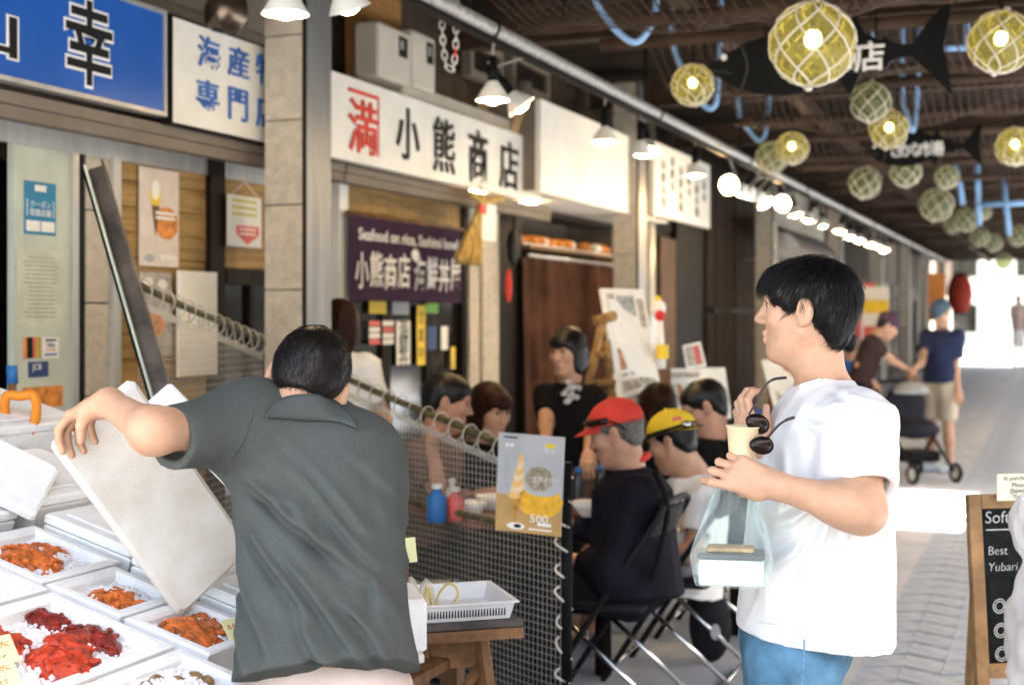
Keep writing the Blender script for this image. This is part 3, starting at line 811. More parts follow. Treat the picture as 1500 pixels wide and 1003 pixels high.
lamps = [(418, .30, 0, 0, 'white clamp lamp hanging in front of the column by the blue sign'), (512, .19, 25, -20, 'white clamp lamp tilted above the meter boxes'),
 (722, .32, 0, 12, 'white clamp lamp beside the hanging chain, above the fourth brush character'), (764, .30, 38, -60, 'white clamp lamp turned sideways, next to the one by the chain'),
 (886, .31, 0, 0, 'white clamp lamp before the blank white light box'), (938, .30, 10, 20, 'white clamp lamp in front of the grey conduits'), (950, .27, -20, 40, 'white clamp lamp close beside the conduits, slightly turned'),
 (1018, .30, 0, 0, 'white clamp lamp in front of the hanging calligraphy board'), (1068, .27, 80, 175, 'clamp lamp turned to face out along the arcade, first of a pair'), (1082, .30, 45, 100, 'clamp lamp tilted beside the two that face outward'),
 (1094, .29, -50, -80, 'clamp lamp tilted towards the shop by the dark timber wall'), (1110, .28, 50, 60, 'clamp lamp tilted before the tiled column past the timber wall'), (1122, .30, -40, 70, 'clamp lamp leaning back by the tiled column past the timber wall'),
 (1146, .24, 82, 170, 'clamp lamp facing out along the arcade, second of a pair')]
for u in (1166, 1184, 1206, 1230, 1245, 1259, 1276, 1286, 1295): lamps.append((u, .30 + .01 * math.sin(u), 12 * math.sin(u * 3), u, 'small white clamp lamp in the crowded far row on the rail'))
for k, (u, drop, tilt, az, lab) in enumerate(lamps):
    y = onX(u, 300, RXX).y
    r = LP if k == 0 else copy_tree(LP)
    r.location = (RXX, y, RZ - drop); r.rotation_euler = (Matrix.Rotation(math.radians(az), 4, 'Z') @ Matrix.Rotation(math.radians(tilt), 4, 'X')).to_euler()
    r['label'] = lab
    tip = Vector((RXX, y, RZ - drop)) + r.rotation_euler.to_matrix() @ Vector((0, 0, .2))
    cd = MB().tube(bez([Vector((RXX, y, RZ - .03)), Vector((RXX, y + .012, RZ - .06)), tip + Vector((0, 0, .03)), tip - (r.rotation_euler.to_matrix() @ Vector((0, 0, .03)))], 5), .006, 6).build('cord', M_cord, None, True)
    cd.parent = r; cd.matrix_parent_inverse = (Matrix.Translation(r.location) @ r.rotation_euler.to_matrix().to_4x4()).inverted()

# ================================================================== glass floats
def tint(name, col, em):
    if name in MATS: return MATS[name]
    m = bpy.data.materials.new(name); m.use_nodes = True; MATS[name] = m; nt = m.node_tree; N = nt.nodes; L = nt.links
    N.remove(N['Principled BSDF'])
    tr = N.new('ShaderNodeBsdfTransparent'); tr.inputs[0].default_value = (*[min(1, c * 1.9) for c in col], 1)
    tl = N.new('ShaderNodeBsdfTranslucent'); tl.inputs[0].default_value = (*col, 1)
    gl = N.new('ShaderNodeBsdfPrincipled'); gl.inputs['Base Color'].default_value = (*col, 1); gl.inputs['Roughness'].default_value = .12
    a = N.new('ShaderNodeMixShader'); a.inputs[0].default_value = .45; c = N.new('ShaderNodeMixShader')
    tcn = N.new('ShaderNodeTexCoord'); nz = N.new('ShaderNodeTexNoise'); nz.inputs['Scale'].default_value = 7; L.new(tcn.outputs['Object'], nz.inputs[0])
    mr = N.new('ShaderNodeMapRange'); mr.inputs[3].default_value = .12; mr.inputs[4].default_value = .6; L.new(nz.outputs[0], mr.inputs[0]); L.new(mr.outputs[0], c.inputs[0])
    L.new(tl.outputs[0], a.inputs[1]); L.new(gl.outputs[0], a.inputs[2]); L.new(tr.outputs[0], c.inputs[1]); L.new(a.outputs[0], c.inputs[2]); L.new(c.outputs[0], N['Material Output'].inputs[0])
    return m
M_float = tint('olive_glass', (.32, .30, .12), 0)
M_floatg = tint('pale_green_glass', (.36, .38, .24), 0)
M_bulbf = mat('float_bulb', (1, .9, .6), .4, var=0, emit=(1, .84, .46), es=5)
def float_proto(lit):
    r = thing('glass_float', 'float', 'glass float', (0, 0, 0), 'netted glass float lamps under the roof')
    MB().sphere((0, 0, 0), 1, 32, 20).build('glass_ball', M_float if lit else M_floatg, r, True)
    b = MB()
    for s in (1, -1):
        for k in range(7):
            pts = []
            for i in range(17):
                p = .12 + (math.pi - .2) * i / 16; a = 2 * math.pi * k / 7 + s * (i * .16)
                wob = 1.02 + .015 * math.sin(i * 3 + k)
                pts.append(Vector((math.sin(p) * math.cos(a), math.sin(p) * math.sin(a), math.cos(p))) * wob)
            b.tube(pts, .030, 5)
    b.build('rope_net', M_rope, r, True)
    MB().sphere((0, 0, 1.05), (.14, .14, .12), 10, 6).build('rope_knot', M_rope, r, True); MB().sphere((0, 0, -1.04), (.12, .12, .1), 10, 6).build('rope_knot', M_rope, r, True)
    if lit:
        MB().sphere((0, 0, .12), (.2, .2, .24), 14, 10).build('bulb', M_bulbf, r, True); MB().cyl((0, 0, .3), (0, 0, .98), .09, n=10).build('lamp_holder', M_black, r, True)
    return r
FL = float_proto(True); FD = float_proto(False); uL = uD = False
floats = [(1190, 65, 62, 1, 'largest lit olive glass float in pale rope net, before the big fish board'), (1465, 62, 46, 1, 'lit olive glass float beside the tail of the big fish board'),
 (1015, 125, 31, 1, 'lit glass float behind the nose of the big fish board, beside the lamp rail'), (1275, 150, 29, 0, 'unlit glass float hanging under the belly of the big fish board'), (1302, 190, 28, 1, 'lit glass float hanging before the head of the smaller fish board'),
 (1487, 215, 28, 1, 'lit glass float beside the tail of the smaller fish board'), (1130, 231, 23, 0, 'unlit glass float touching a lit one near the lamp rail'), (1160, 217, 24, 1, 'lit glass float touching an unlit one near the lamp rail'),
 (1267, 268, 23, 0, 'unlit pale green glass float under the head of the smaller fish board'), (1327, 252, 22, 0, 'unlit pale green glass float under the lettering of the smaller fish board'), (1387, 260, 17, 0, 'unlit brownish glass float under the tail of the smaller fish board')]
for u, v, rp in ((1372, 300, 24), (1415, 322, 17), (1435, 347, 14), (1455, 356, 13), (1492, 345, 15), (1470, 383, 12), (1395, 330, 12), (1440, 310, 12)): floats.append((u, v, rp, 0, 'small unlit glass float in the far cluster beyond the smaller fish board'))
for u, v, rp, lit, lab in floats:
    rad = .165; d = FPX * rad / rp; p = W(u, v, d)
    if p.z > 2.72: d *= (2.72 - EYE) / (p.z - EYE); rad = rp * d / FPX; p = W(u, v, d)
    if lit: r = FL if not uL else copy_tree(FL); uL = True
    else: r = FD if not uD else copy_tree(FD); uD = True
    r.location = p; r.scale = (rad, rad, rad * .97); r.rotation_euler = (random.uniform(-.2, .2), random.uniform(-.2, .2), random.uniform(0, 6)); r['label'] = lab
    cd = MB().cyl(p + Vector((0, 0, rad * 1.0)), (p.x, p.y, 3.56), .006, n=6).build('cord', M_dark, None)
    cd.parent = r; cd.matrix_parent_inverse = (Matrix.Translation(p) @ r.rotation_euler.to_matrix().to_4x4() @ Matrix.Diagonal((rad, rad, rad * .97, 1))).inverted()

# ================================================================== hanging fish boards
def fish(label, u0, v0, u1, v1, Y, txt, ty, th):
    """tuna outline in a unit box, nose at 0, tail at 1"""
    a = onY(u0, v0, Y); c = onY(u1, v1, Y); Lx = c.x - a.x; Hh = a.z - c.z
    up = [(0, .47), (.06, .56), (.16, .68), (.28, .76), (.38, .79), (.42, .96), (.50, .80), (.58, .74), (.62, .90), (.65, .70), (.72, .62), (.74, .66), (.76, .60), (.80, .57), (.84, .56), (.90, .74), (1.0, 1.0)]
    dn = [(.965, .52), (1.0, .04), (.90, .30), (.84, .44), (.80, .44), (.76, .41), (.74, .34), (.72, .39), (.64, .32), (.60, .10), (.56, .25), (.46, .18), (.34, .14), (.20, .18), (.10, .28), (.03, .40)]
    pts = []
    poly = up + dn
    t = thing('fish_sign', label, 'sign', ((a.x + c.x) / 2, Y, c.z))
    # fan-safe: strips between upper and lower outline
    xs = sorted(set([p[0] for p in up] + [p[0] for p in dn if p[0] <= .84]))
    zu = lambda x: float(np.interp(x, [p[0] for p in up], [p[1] for p in up]))
    dl = sorted([(x, z) for x, z in dn if x <= .9] + [(0, .47)]); 
    zd = lambda x: float(np.interp(x, [p[0] for p in dl], [p[1] for p in dl]))
    xs = [x for x in np.linspace(0, .9, 46)]
    tail_u = [(.90, zu(.90)), (1.0, 1.0), (.965, .52)]; tail_d = [(.90, zd(.90)), (.965, .52), (1.0, .04)]
    V, Fc = [], []
    w3 = lambda x, z, y: Vector((a.x + Lx * x, y, c.z + Hh * z))
    for y in (Y, Y + .02):
        for x in xs: V += [w3(x, zu(x), y), w3(x, zd(x), y)]
    n = len(xs)
    for k in range(n - 1):
        Fc += [(2*k, 2*k+1, 2*k+3, 2*k+2), (2*n+2*k, 2*n+2*k+2, 2*n+2*k+3, 2*n+2*k+1), (2*k, 2*k+2, 2*n+2*k+2, 2*n+2*k), (2*k+1, 2*n+2*k+1, 2*n+2*k+3, 2*k+3)]
    b = MB(); b.add(V, Fc)
    for poly3 in ([(.90, zu(.90)), (1.0, 1.0), (.965, .52), (.90, zd(.90))], [(.90, zd(.90)), (.965, .52), (1.0, .04)]):
        m_ = len(poly3); vs = [w3(x, z, Y) for x, z in poly3] + [w3(x, z, Y + .02) for x, z in poly3]
        b.add(vs, [tuple(range(m_)), tuple(range(2*m_-1, m_-1, -1))] + [(i, m_ + i, m_ + (i+1) % m_, (i+1) % m_) for i in range(m_)])
    b.build('fish_board', M_black, t)
    fb = mat('fin_groove', (.05, .05, .052), .5, var=0)
    MB().sphere(w3(.075, .56, Y - .004), (Hh * .035, .006, Hh * .035), 10, 6).build('eye', M_cloth_w, t, True)
    MB().tube([w3(.02 + .0 * k, .44, Y - .003) if k == 0 else w3(.02 + .03 * k, .44 - .015 * k, Y - .003) for k in range(4)], .004, 5).build('mouth', fb, t)
    MB().tube(bez([w3(.15, .66, Y - .002), w3(.175, .45, Y - .002), (w3(.15, .24, Y - .002))], 5), .005, 5).build('gill_line', fb, t)
    for k, ch in enumerate(txt):
        M = frameM(w3(ty + th * k, .47, Y - .003), (1, 0, 0), (0, 0, 1)); v, f = text_mesh(ch, Hh * .30, .004, .003)
        MB().add([M @ Vector((x, y, z)) for x, y, z in v], f).build('character', M_cloth_w, t)
    for x in (.25, .7): MB().cyl(w3(x, zu(x) - .03, Y + .01), (w3(x, 0, 0).x, Y + .01, 3.56), .005, n=6).build('hanging_wire', M_dark, t)
fish('big black wooden fish board with white characters hung under the roof', 1035, 22, 1396, 148, 6.9, '小熊商店', .36, .105)
fish('smaller black wooden fish board with white characters farther down the roof', 1268, 184, 1440, 250, 10.62, 'さかな市場', .27, .085)
# ================================================================== loose things: stall, boxes, fences, tables, boards
M_foam = mat('foam_white', (.88, .88, .86), .7, var=.04, scale=20, bump=.25, bscale=350)
M_foamd = mat('used_foam_lid', (.82, .79, .74), .8, var=.10, scale=11, col2=(.68, .63, .54), bump=.25, bscale=300)
M_ice = mat('crushed_ice', (.86, .85, .85), .16, var=.10, scale=60, spec=.6, ior=1.31)
M_crab = mat('orange_crab', (.72, .17, .03), .24, var=.35, scale=45, bump=.7, bscale=120)
M_crabr = mat('red_crab', (.58, .055, .018), .24, var=.35, scale=45, bump=.7, bscale=120)
M_tagy = mat('yellow_tag', (.80, .78, .42), .6, var=.04)
M_card = mat('paper', (.76, .74, .68), .7, var=.05, scale=12)
M_bamb = mat('mottled_bamboo', (.16, .13, .06), .5, var=.45, scale=35, col2=(.02, .018, .012))
M_wire = mat('mesh_wire', (.50, .46, .39), .5, metal=.2, var=.1)
M_ropew = mat('white_rope', (.75, .73, .68), .8, var=.06)
M_trest = mat('trestle_wood', (.24, .12, .055), .65, var=.3, scale=9, stretch=(1, 1, 1), bump=.3, bscale=60)
M_gryp = mat('grey_tray', (.70, .70, .69), .45, var=.05)
M_blkp = mat('chair_black', (.016, .016, .018), .35, var=.1)
M_chrome = mat('chrome_tube', (.62, .62, .63), .18, metal=1, var=.05)
M_orange = mat('orange_plastic', (.75, .24, .02), .45, var=.06)
M_bluep = mat('blue_plastic', (.03, .14, .36), .35, var=.06)

# ---- sloping display stand
TIL = .277
def slz(X): return .911 - TIL * (X + 1.96)
ea = Vector((1, 0, -TIL)).normalized(); eb = Vector((0, 1, 0)); en = ea.cross(eb).normalized()
if en.z < 0: en = -en
BH = .11
st = thing('display_stand', 'sloping plywood display stand under the foam fish boxes', 'stand', (-2.2, 2.5, 0))
MB().add([Vector((x, y, slz(x) - BH - .012 - dz)) for dz in (0, .025) for x, y in ((-3.0, 1.5), (-1.42, 1.5), (-1.42, 3.4), (-3.0, 3.4))], [(0,1,2,3),(7,6,5,4),(0,4,5,1),(1,5,6,2),(2,6,7,3),(3,7,4,0)]).build('top_board', M_woodm, st)
for x in (-2.95, -1.5):
    for y in (1.56, 3.34): MB().box((x - .025, y - .025, 0), (x + .025, y + .025, slz(x) - BH - .045)).build('leg', M_woodm, st)
def boxM(X0, Y0, lift=0): return frameM(Vector((X0, Y0, slz(X0))) + en * lift, ea, eb)
def foam_box(label, X0, X1, Y0, Y1, lid=False, lift=0, fill=None, h=BH, shape=None):
    L = (X1 - X0) * math.sqrt(1 + TIL * TIL) - .006; Wd = Y1 - Y0 - .006; M = boxM(X0, Y0, lift); t_ = .022
    root = thing('foam_box', label, 'fish box', M @ Vector((L / 2, Wd / 2, -h)), 'white foam fish boxes on the stand')
    b = MB(); i = t_; s = .012
    o0 = [(s, s, -h), (L - s, s, -h), (L - s, Wd - s, -h), (s, Wd - s, -h)]; o1 = [(0, 0, -.004), (L, 0, -.004), (L, Wd, -.004), (0, Wd, -.004)]
    o2 = [(.004, .004, 0), (L - .004, .004, 0), (L - .004, Wd - .004, 0), (.004, Wd - .004, 0)]
    i0 = [(i, i, 0), (L - i, i, 0), (L - i, Wd - i, 0), (i, Wd - i, 0)]; i1 = [(i + .008, i + .008, -.008), (L - i - .008, i + .008, -.008), (L - i - .008, Wd - i - .008, -.008), (i + .008, Wd - i - .008, -.008)]
    i2 = [(i + .016, i + .016, -h + .02), (L - i - .016, i + .016, -h + .02), (L - i - .016, Wd - i - .016, -h + .02), (i + .016, Wd - i - .016, -h + .02)]
    fs = [(3, 2, 1, 0)] + [(r * 4 + k, r * 4 + (k + 1) % 4, (r + 1) * 4 + (k + 1) % 4, (r + 1) * 4 + k) for r in range(5) for k in range(4)] + [(20, 21, 22, 23)]
    b.add([M @ Vector(p) for r in (o0, o1, o2, i0, i1, i2) for p in r], fs); b.build('box_body', M_foam, root)
    if lid:
        MB().box((-.004, -.004, .001), (L + .004, Wd + .004, .028), M=M, bev=.006).build('lid', M_foam, root)
        MB().box((.03, .03, .0285), (L - .03, Wd - .03, .034), M=M, bev=.003).build('lid_top', M_foam, root)
    if fill: 
        rr = random.Random(int((X0 * 17 + Y0 * 31) * 100)); nx, ny = 36, 28; dep = .036 if fill != 'shell' else .03
        hv = [[rr.uniform(-.007, .007) for _ in range(ny)] for _ in range(nx)]
        x0, x1, y0, y1 = i + .01, L - i - .01, i + .01, Wd - i - .01
        def icez(a, c): return -dep + .022 * math.exp(-((a - .5) ** 2 + (c - .5) ** 2) * 5)
        b = MB(); b.grid(lambda a, c: M @ Vector((x0 + (x1 - x0) * a, y0 + (y1 - y0) * c, icez(a, c) + hv[min(nx - 1, int(a * (nx - 1) + .5))][min(ny - 1, int(c * (ny - 1) + .5))])), nx, ny)
        for _ in range(520):
            a, c = rr.random(), rr.random(); q = M @ Vector((x0 + (x1 - x0) * a, y0 + (y1 - y0) * c, icez(a, c) + rr.uniform(0, .008))); sz = rr.uniform(.003, .0075)
            R3 = Euler((rr.random() * 6, rr.random() * 6, rr.random() * 6)).to_matrix().to_4x4()
            b.box((-sz, -sz * .7, -sz * .6), (sz, sz * .7, sz * .6), M=Matrix.Translation(q) @ R3)
        o = b.build('ice', M_ice, root); o['kind'] = 'stuff'
    return root, M, L, Wd
def crab(label, M, cx, cy, r, m, seed, z=-.022, legs=6):
    """bumpy shell with jointed legs folded round it, half sunk in ice"""
    rr = random.Random(seed); t = thing('crab', label, 'crab', M @ Vector((cx, cy, z - r * .3)), 'crabs on ice in the foam boxes')
    b = MB(); nu, nv = 26, 16; vs = []
    for j in range(nv + 1):
        p = math.pi * j / nv
        for i in range(nu):
            a = 2 * math.pi * i / nu
            k = 1 + .10 * math.sin(a * 3 + seed) + .22 * rr.random() * (1 if 0 < j < nv else 0)
            vs.append(M @ Vector((cx + 1.3 * r * k * math.sin(p) * math.cos(a), cy + 1.1 * r * k * math.sin(p) * math.sin(a), z + r * .6 * k * math.cos(p))))
    b.add(vs, [(j*nu+i, (j+1)*nu+i, (j+1)*nu+(i+1)%nu, j*nu+(i+1)%nu) for j in range(nv) for i in range(nu)])
    b.build('shell', m, t, True)
    for k in range(legs):
        a = 2 * math.pi * k / legs + rr.uniform(-.3, .3); p = Vector((cx + r * .55 * math.cos(a), cy + r * .5 * math.sin(a), z + r * .25)); pts = [p.copy()]; a += rr.uniform(.2, .6)
        for s, (ln, dz) in enumerate(((.42, .55), (.38, -.05), (.32, -.55))):
            a += rr.uniform(.2, .7); p = p + Vector((math.cos(a), math.sin(a), dz + rr.uniform(-.15, .15))) * r * ln; pts.append(p.copy())
        for s in range(3):
            q0, q1 = pts[s], pts[s + 1]; r0 = r * (.17, .15, .12)[s]; m0 = q0.lerp(q1, .3); m1 = q0.lerp(q1, .85)
            MB().tube([M @ q0, M @ m0, M @ m1, M @ q1], [r0 * .65, r0, r0 * .8, r0 * (.6, .5, .1)[s]], 7).build('leg_segment', m, t)
    b = MB()
    for _ in range(60):
        a = rr.random() * 6.28; p = rr.uniform(.1, 1.3); n_ = Vector((math.sin(p) * math.cos(a), .85 * math.sin(p) * math.sin(a), .55 * math.cos(p))); q = Vector((cx, cy, z)) + n_ * r * 1.02
        b.cyl(M @ q, M @ (q + n_ * r * .16), r * .05, .0005, 5, cap=False)
    o = b.build('spines', m, t); o['kind'] = 'stuff'
    pts = [M @ Vector((cx + r * 1.12 * math.cos(a), cy + r * .55 * math.sin(a), z + r * (.45 - .35 * abs(math.cos(a))))) for a in np.linspace(-.5, 3.4, 12)]
    MB().tube(pts, .0018, 5).build('rubber_band', mat('rubber_band', (.75, .45, .12), .5, var=0), t)
r_, M, L, Wd = foam_box('foam box of crushed ice with several red king crabs', -1.985, -1.667, 1.80, 2.345, fill='ice')
crab('red crab on ice in the near corner of the big box', M, .245, .30, .052, M_crabr, 3)
crab('red crab at the back rim of the big ice box', M, .11, .26, .048, M_crabr, 5)
crab('dark red crab half buried beside another in the big ice box', M, .185, .455, .044, mat('dark_red_crab', (.26, .02, .012), .24, var=.35, scale=45, bump=.7, bscale=120), 8, z=-.03)
crab('red crab beside the half buried one in the big ice box', M, .19, .38, .036, M_crabr, 9)
crab('small dark red crab against the far corner of the big ice box', M, .075, .45, .034, MATS['dark_red_crab'], 11, z=-.028)
r_, M, L, Wd = foam_box('foam box of ice and small brown shellfish by the man in grey', -1.660, -1.47, 1.98, 2.345, fill='shell')
M_shell = mat('brown_shell', (.30, .18, .08), .5, var=.4, scale=50)
rr = random.Random(4)
for k in range(16):
    p = M @ Vector((rr.uniform(.05, L - .05), rr.uniform(.06, Wd - .05), -.012 - rr.random() * .008)); s_ = rr.uniform(.012, .02)
    b = MB(); b.lathe([(s_, 0), (s_ * .93, s_ * .25), (s_ * .62, s_ * .52), (s_ * .2, s_ * .66), (.0004, s_ * .68)], p, en + Vector((rr.uniform(-.3, .3), rr.uniform(-.3, .3), 0)), 12)
    tag(b.build('shellfish', M_shell, None, True), 'small brown shellfish lying on ice in the box by the man in grey', 'shellfish', 'shellfish on ice')
specs = [('foam box with orange crab and clear ice behind the big crab box', -2.285, -2.025, 2.365, 2.64, .054, 'orange crab in the foam box behind the big crab box'),
         ('small foam box with orange crab legs under the lifted lid', -2.02, -1.82, 2.365, 2.60, .046, 'orange crab half hidden in ice under the lifted lid'),
         ('foam box with orange crab beside the man in grey', -1.815, -1.60, 2.365, 2.60, .052, 'orange crab in the foam box beside the man in grey')]
for k, (lab, a, c, y0, y1, r, cl) in enumerate(specs):
    r_, M, L, Wd = foam_box(lab, a, c, y0, y1, fill='ice'); crab(cl, M, L * (.5 if k != 1 else .6), Wd * .42, r, M_crab, 20 + k, z=-.03, legs=8)
    if k != 1: crab('second, smaller ' + cl, M, L * .42, Wd * .72, r * .7, M_crab, 30 + k, z=-.03, legs=7)
foam_box('open foam box of plain crushed ice left of the orange crab box', -2.31, -1.995, 1.85, 2.355, fill='ice')
foam_box('closed foam box with flat lid behind the plain ice box', -2.60, -2.32, 2.05, 2.62, lid=True)
foam_box('closed foam box under the long standing lid', -2.60, -2.30, 2.66, 3.0, lid=True, lift=.03)
foam_box('closed foam box between the stall and the lifted lid', -2.28, -2.02, 2.66, 3.0, lid=True, lift=.0)
foam_box('closed foam box at the top of the stand', -2.93, -2.62, 2.3, 2.72, lid=True, lift=.05)
foam_box('closed foam box at the top of the stand nearest the tiled pilaster', -2.93, -2.62, 2.74, 3.2, lid=True, lift=.09)
foam_box('closed foam box on the low shelf side of the stand, by the lifted lid', -2.0, -1.82, 2.63, 3.0, lid=True, lift=.0)
foam_box('closed foam box tucked behind the man in grey', -1.81, -1.58, 2.63, 3.05, lid=True, lift=.0)
def slab(name, label, cat, c4, th, m, bev=.008):
    """a flat rectangular board: corner, along, across"""
    o, x, y = Vector(c4[0]), Vector(c4[1]) - Vector(c4[0]), Vector(c4[2]) - Vector(c4[0])
    M = frameM(o, x, y); Lx = x.length; Ly = (y - x.normalized() * y.dot(x.normalized())).length
    z0, z1 = (0, th) if (M.to_3x3() @ Vector((0, 0, 1))).dot(EYEP - o) < 0 else (-th, 0)
    return tag(MB().box((0, 0, z0), (Lx, Ly, z1), M=M, bev=bev).build(name, m), label, cat), M, Lx, Ly
# the lid the man lifts, and one leaning behind it
A_, B_, D_ = W(76, 652, 2.78), W(266, 905, 2.98), W(222, 590, 2.92)
lidobj, LM, LL, LW = slab('foam_sheet', 'stained foam box lid held up by the man in grey', 'foam lid', (A_, B_, D_), .028, M_foamd, .01)
for k in range(26):
    x, y = random.uniform(.03, LL - .03), random.uniform(.02, LW - .02)
slab('foam_sheet', 'clean white foam lid standing behind the lifted one', 'foam lid', (W(212, 590, 3.3), W(420, 800, 3.25), W(244, 553, 3.33)), .03, M_foam)
slab('foam_sheet', 'clean white foam lid leaning on the closed boxes by the shovel', 'foam lid', (W(-60, 610, 3.35), W(90, 684, 3.42), W(-60, 700, 3.2)), .03, M_foam)
for (u, v, lab) in ((-4, 990, 'yellow price tag at the rim of the big crab box'), (352, 922, 'yellow price tag by the orange crab beside the man in grey'), (-6, 955, 'yellow slip lying on the near wall of the big crab box')):
    r = ray(u, v); d = (.911 - TIL * 1.96 - EYE + .012) / (r.z + TIL * r.x); p = EYEP + r * d
    M = frameM(p, Vector((.25, 1, 0)), Vector((-.6, .1, .75)))
    t = thing('price_tag', lab, 'tag', p); MB().box((-.04, -.028, 0), (.04, .03, .002), M=M).build('card', M_tagy, t)
    text('たらばがに', .013, M @ Matrix.Translation((0, .012, .0025)), 'writing', M_red, t, .001); text('ほたて', .011, M @ Matrix.Translation((0, -.014, .0025)), 'writing', M_ink, t, .001)

# ---- things inside the fish store
t = thing('shovel', 'snow shovel with orange D-shaped grip standing behind the boxes', 'shovel', W(30, 690, 3.5))
o3 = lambda u, v: W(u, v, 3.75)
MB().tube(bez([o3(20, 655), o3(10, 625), o3(8, 582), o3(30, 580), o3(50, 580), o3(52, 612), o3(34, 655)], 6), .0135, 8).build('grip', M_orange, t, True)
MB().tube([o3(26, 648), o3(34, 900)], .016, 10).build('shaft', M_alu, t, True)
zb_ = o3(34, 900)
MB().box((-.15, -.01, -.36), (.15, .01, 0), M=Matrix.Translation(zb_ + Vector((0, 0, .05)))).build('blade', M_orange, t)
t = thing('broom', 'broom with blue collar and wooden stick against the pale green panel', 'broom', W(16, 700, 4.4))
MB().tube([W(18, 545, 4.5), W(20, 900, 4.4)], .013, 8).build('stick', M_woodm, t, True); MB().tube([W(17.5, 535, 4.5), W(18.5, 562, 4.5)], .018, 8).build('collar', M_bluep, t, True)
p = W(22, 640, 4.05)
t = thing('carton', 'pale carton with black printed characters behind the foam boxes', 'carton', W(60, 652, 4.05))
M = frameM(W(22, 655, 4.05), RT, UP); MB().box((0, -.25, -.22), (.22, .075, 0), M=M, bev=.004).build('carton_body', mat('grey_carton', (.46, .47, .42), .8, var=.08), t)
text('ニセコ町', .026, M @ Matrix.Translation((.055, .045, .001)), 'printing', M_ink, t, .001); MB().box((.085, .005, .0005), (.118, .02, .003), M=M).build('hand_hole', M_black, t)
MB().box((-3.05, 3.25, 0), (-2.75, 3.75, .84)).build('carton_stack', M_woodm, t)
t = thing('basket', 'dark slatted plastic basket on the shelf beside the pale green panel', 'basket', (-3.95, 3.6, 1.49))
for k in range(9): MB().tube([(-3.80, 3.45 + k * .045, 1.49), (-3.78, 3.45 + k * .045, 1.72)], .012, 6).build('slat', M_dark, t)
for z in (1.5, 1.71): MB().box((-3.81, 3.42, z), (-3.77, 3.86, z + .025)).build('rim', M_dark, t)
# leaning steel channel
p0, p1 = W(139, 247, 4.75), W(246, 610, 4.35); ax = (p1 - p0).normalized(); pe = p0 + ax * ((p0.z - .0) / -ax.z)
t = thing('steel_channel', 'long dark steel channel leaning against the tiled pilaster', 'beam', pe)
M = frameM(p0, ax, RT); Lc = (pe - p0).length
MB().box((0, -.022, 0), (Lc, .03, .006), M=M).build('web', mat('rusty_steel', (.15, .115, .085), .5, metal=.3, var=.3, scale=7), t)
MB().box((0, -.03, -.004), (Lc, -.0225, .04), M=M).build('flange', M_gre, t); MB().box((0, -.040, -.002), (Lc, -.0305, .03), M=M).build('rubber_edge', M_black, t)
MB().box((0, .0305, -.004), (Lc, .038, .04), M=M).build('flange', MATS['rusty_steel'], t)

# ---- notices on the fish shop front
def notice(name, label, u0, v0, u1, v1, X, m, cat='notice', t=.003):
    y0, y1, zb, zt = P2(u0, v0, u1, v1, X)
    r = thing(name, label, cat, (X, (y0 + y1) / 2, zb)); MB().box((X - t, y0, zb), (X, y1, zt)).build('sheet', m, r)
    M = frameM((X, (y0 + y1) / 2, (zb + zt) / 2), (0, 1, 0), (0, 0, 1)); return r, M, y1 - y0, zt - zb
def pblock(r, M, m, cx, cy, w, h, z=.0008, name='print'): return MB().box((cx - w / 2, cy - h / 2, .0002), (cx + w / 2, cy + h / 2, z), M=M).build(name, m, r)
def pdisc(r, M, m, cx, cy, w, h, z=.0009, name='print'):
    return MB().prism([(cx + w / 2 * math.cos(a), cy + h / 2 * math.sin(a)) for a in np.linspace(0, 6.283, 20, endpoint=False)], z, M).build(name, m, r)
M_cyan = mat('teal_print', (.03, .20, .34), .5, var=.05); M_or2 = mat('orange_print', (.70, .26, .06), .5, var=.25, scale=25); M_yel = mat('yellow_print', (.80, .55, .04), .5, var=.06)
M_navy = mat('navy_print', (.03, .06, .16), .5, var=.05); M_pgry = mat('grey_print', (.40, .41, .42), .6, var=.05); M_pink = mat('red_print', (.65, .12, .10), .5, var=.08); M_grn = mat('green_print', (.20, .48, .06), .5, var=.05)
Xn = XW + .004
r, M, w, h = notice('coupon_poster', 'blue coupon sticker with white boxes on the pale green panel', 36, 264, 82, 346, Xn, M_cyan)
pblock(r, M, M_card, 0, h * .38, w * .36, h * .12); text('クーポン', w * .17, M @ Matrix.Translation((0, h * .08, .001)), 'writing', M_card, r, .001); text('取扱店舗', w * .17, M @ Matrix.Translation((0, -h * .08, .001)), 'writing', M_card, r, .001)
for s in (-1, 1): pblock(r, M, M_card, s * w * .235, -h * .34, w * .43, h * .2)
for s in (-1, 1):
    b = MB(); b.box((s * w * .42 - .002, -h * .16, .0002), (s * w * .42 + .002, h * .16, .0009), M=M); b.build('print', M_card, r)
r, M, w, h = notice('price_sheet', 'worn paper sheet of faint printed lines on the pale green panel', 27, 364, 92, 478, Xn, mat('worn_paper', (.55, .57, .46), .7, var=.10, scale=9))
for k in range(15): pblock(r, M, mat('faint_print', (.33, .36, .30), .7, var=.1), random.uniform(-.02, .02) * w, h * (.40 - .055 * k), w * random.uniform(.55, .78), h * .018)
r, M, w, h = notice('card_sticker', 'square orange and black payment sticker on the pale green panel', 35, 494, 60, 524, Xn, M_or2)
for cx, m_ in ((-.16, M_ink), (.3, M_grn)): pblock(r, M, m_, w * cx, 0, w * (.34 if cx < 0 else .12), h)
pblock(r, M, M_pink, w * .12, 0, w * .16, h)
r, M, w, h = notice('card_sticker', 'white payment card sticker on the pale green panel', 63, 494, 86, 524, Xn, M_card)
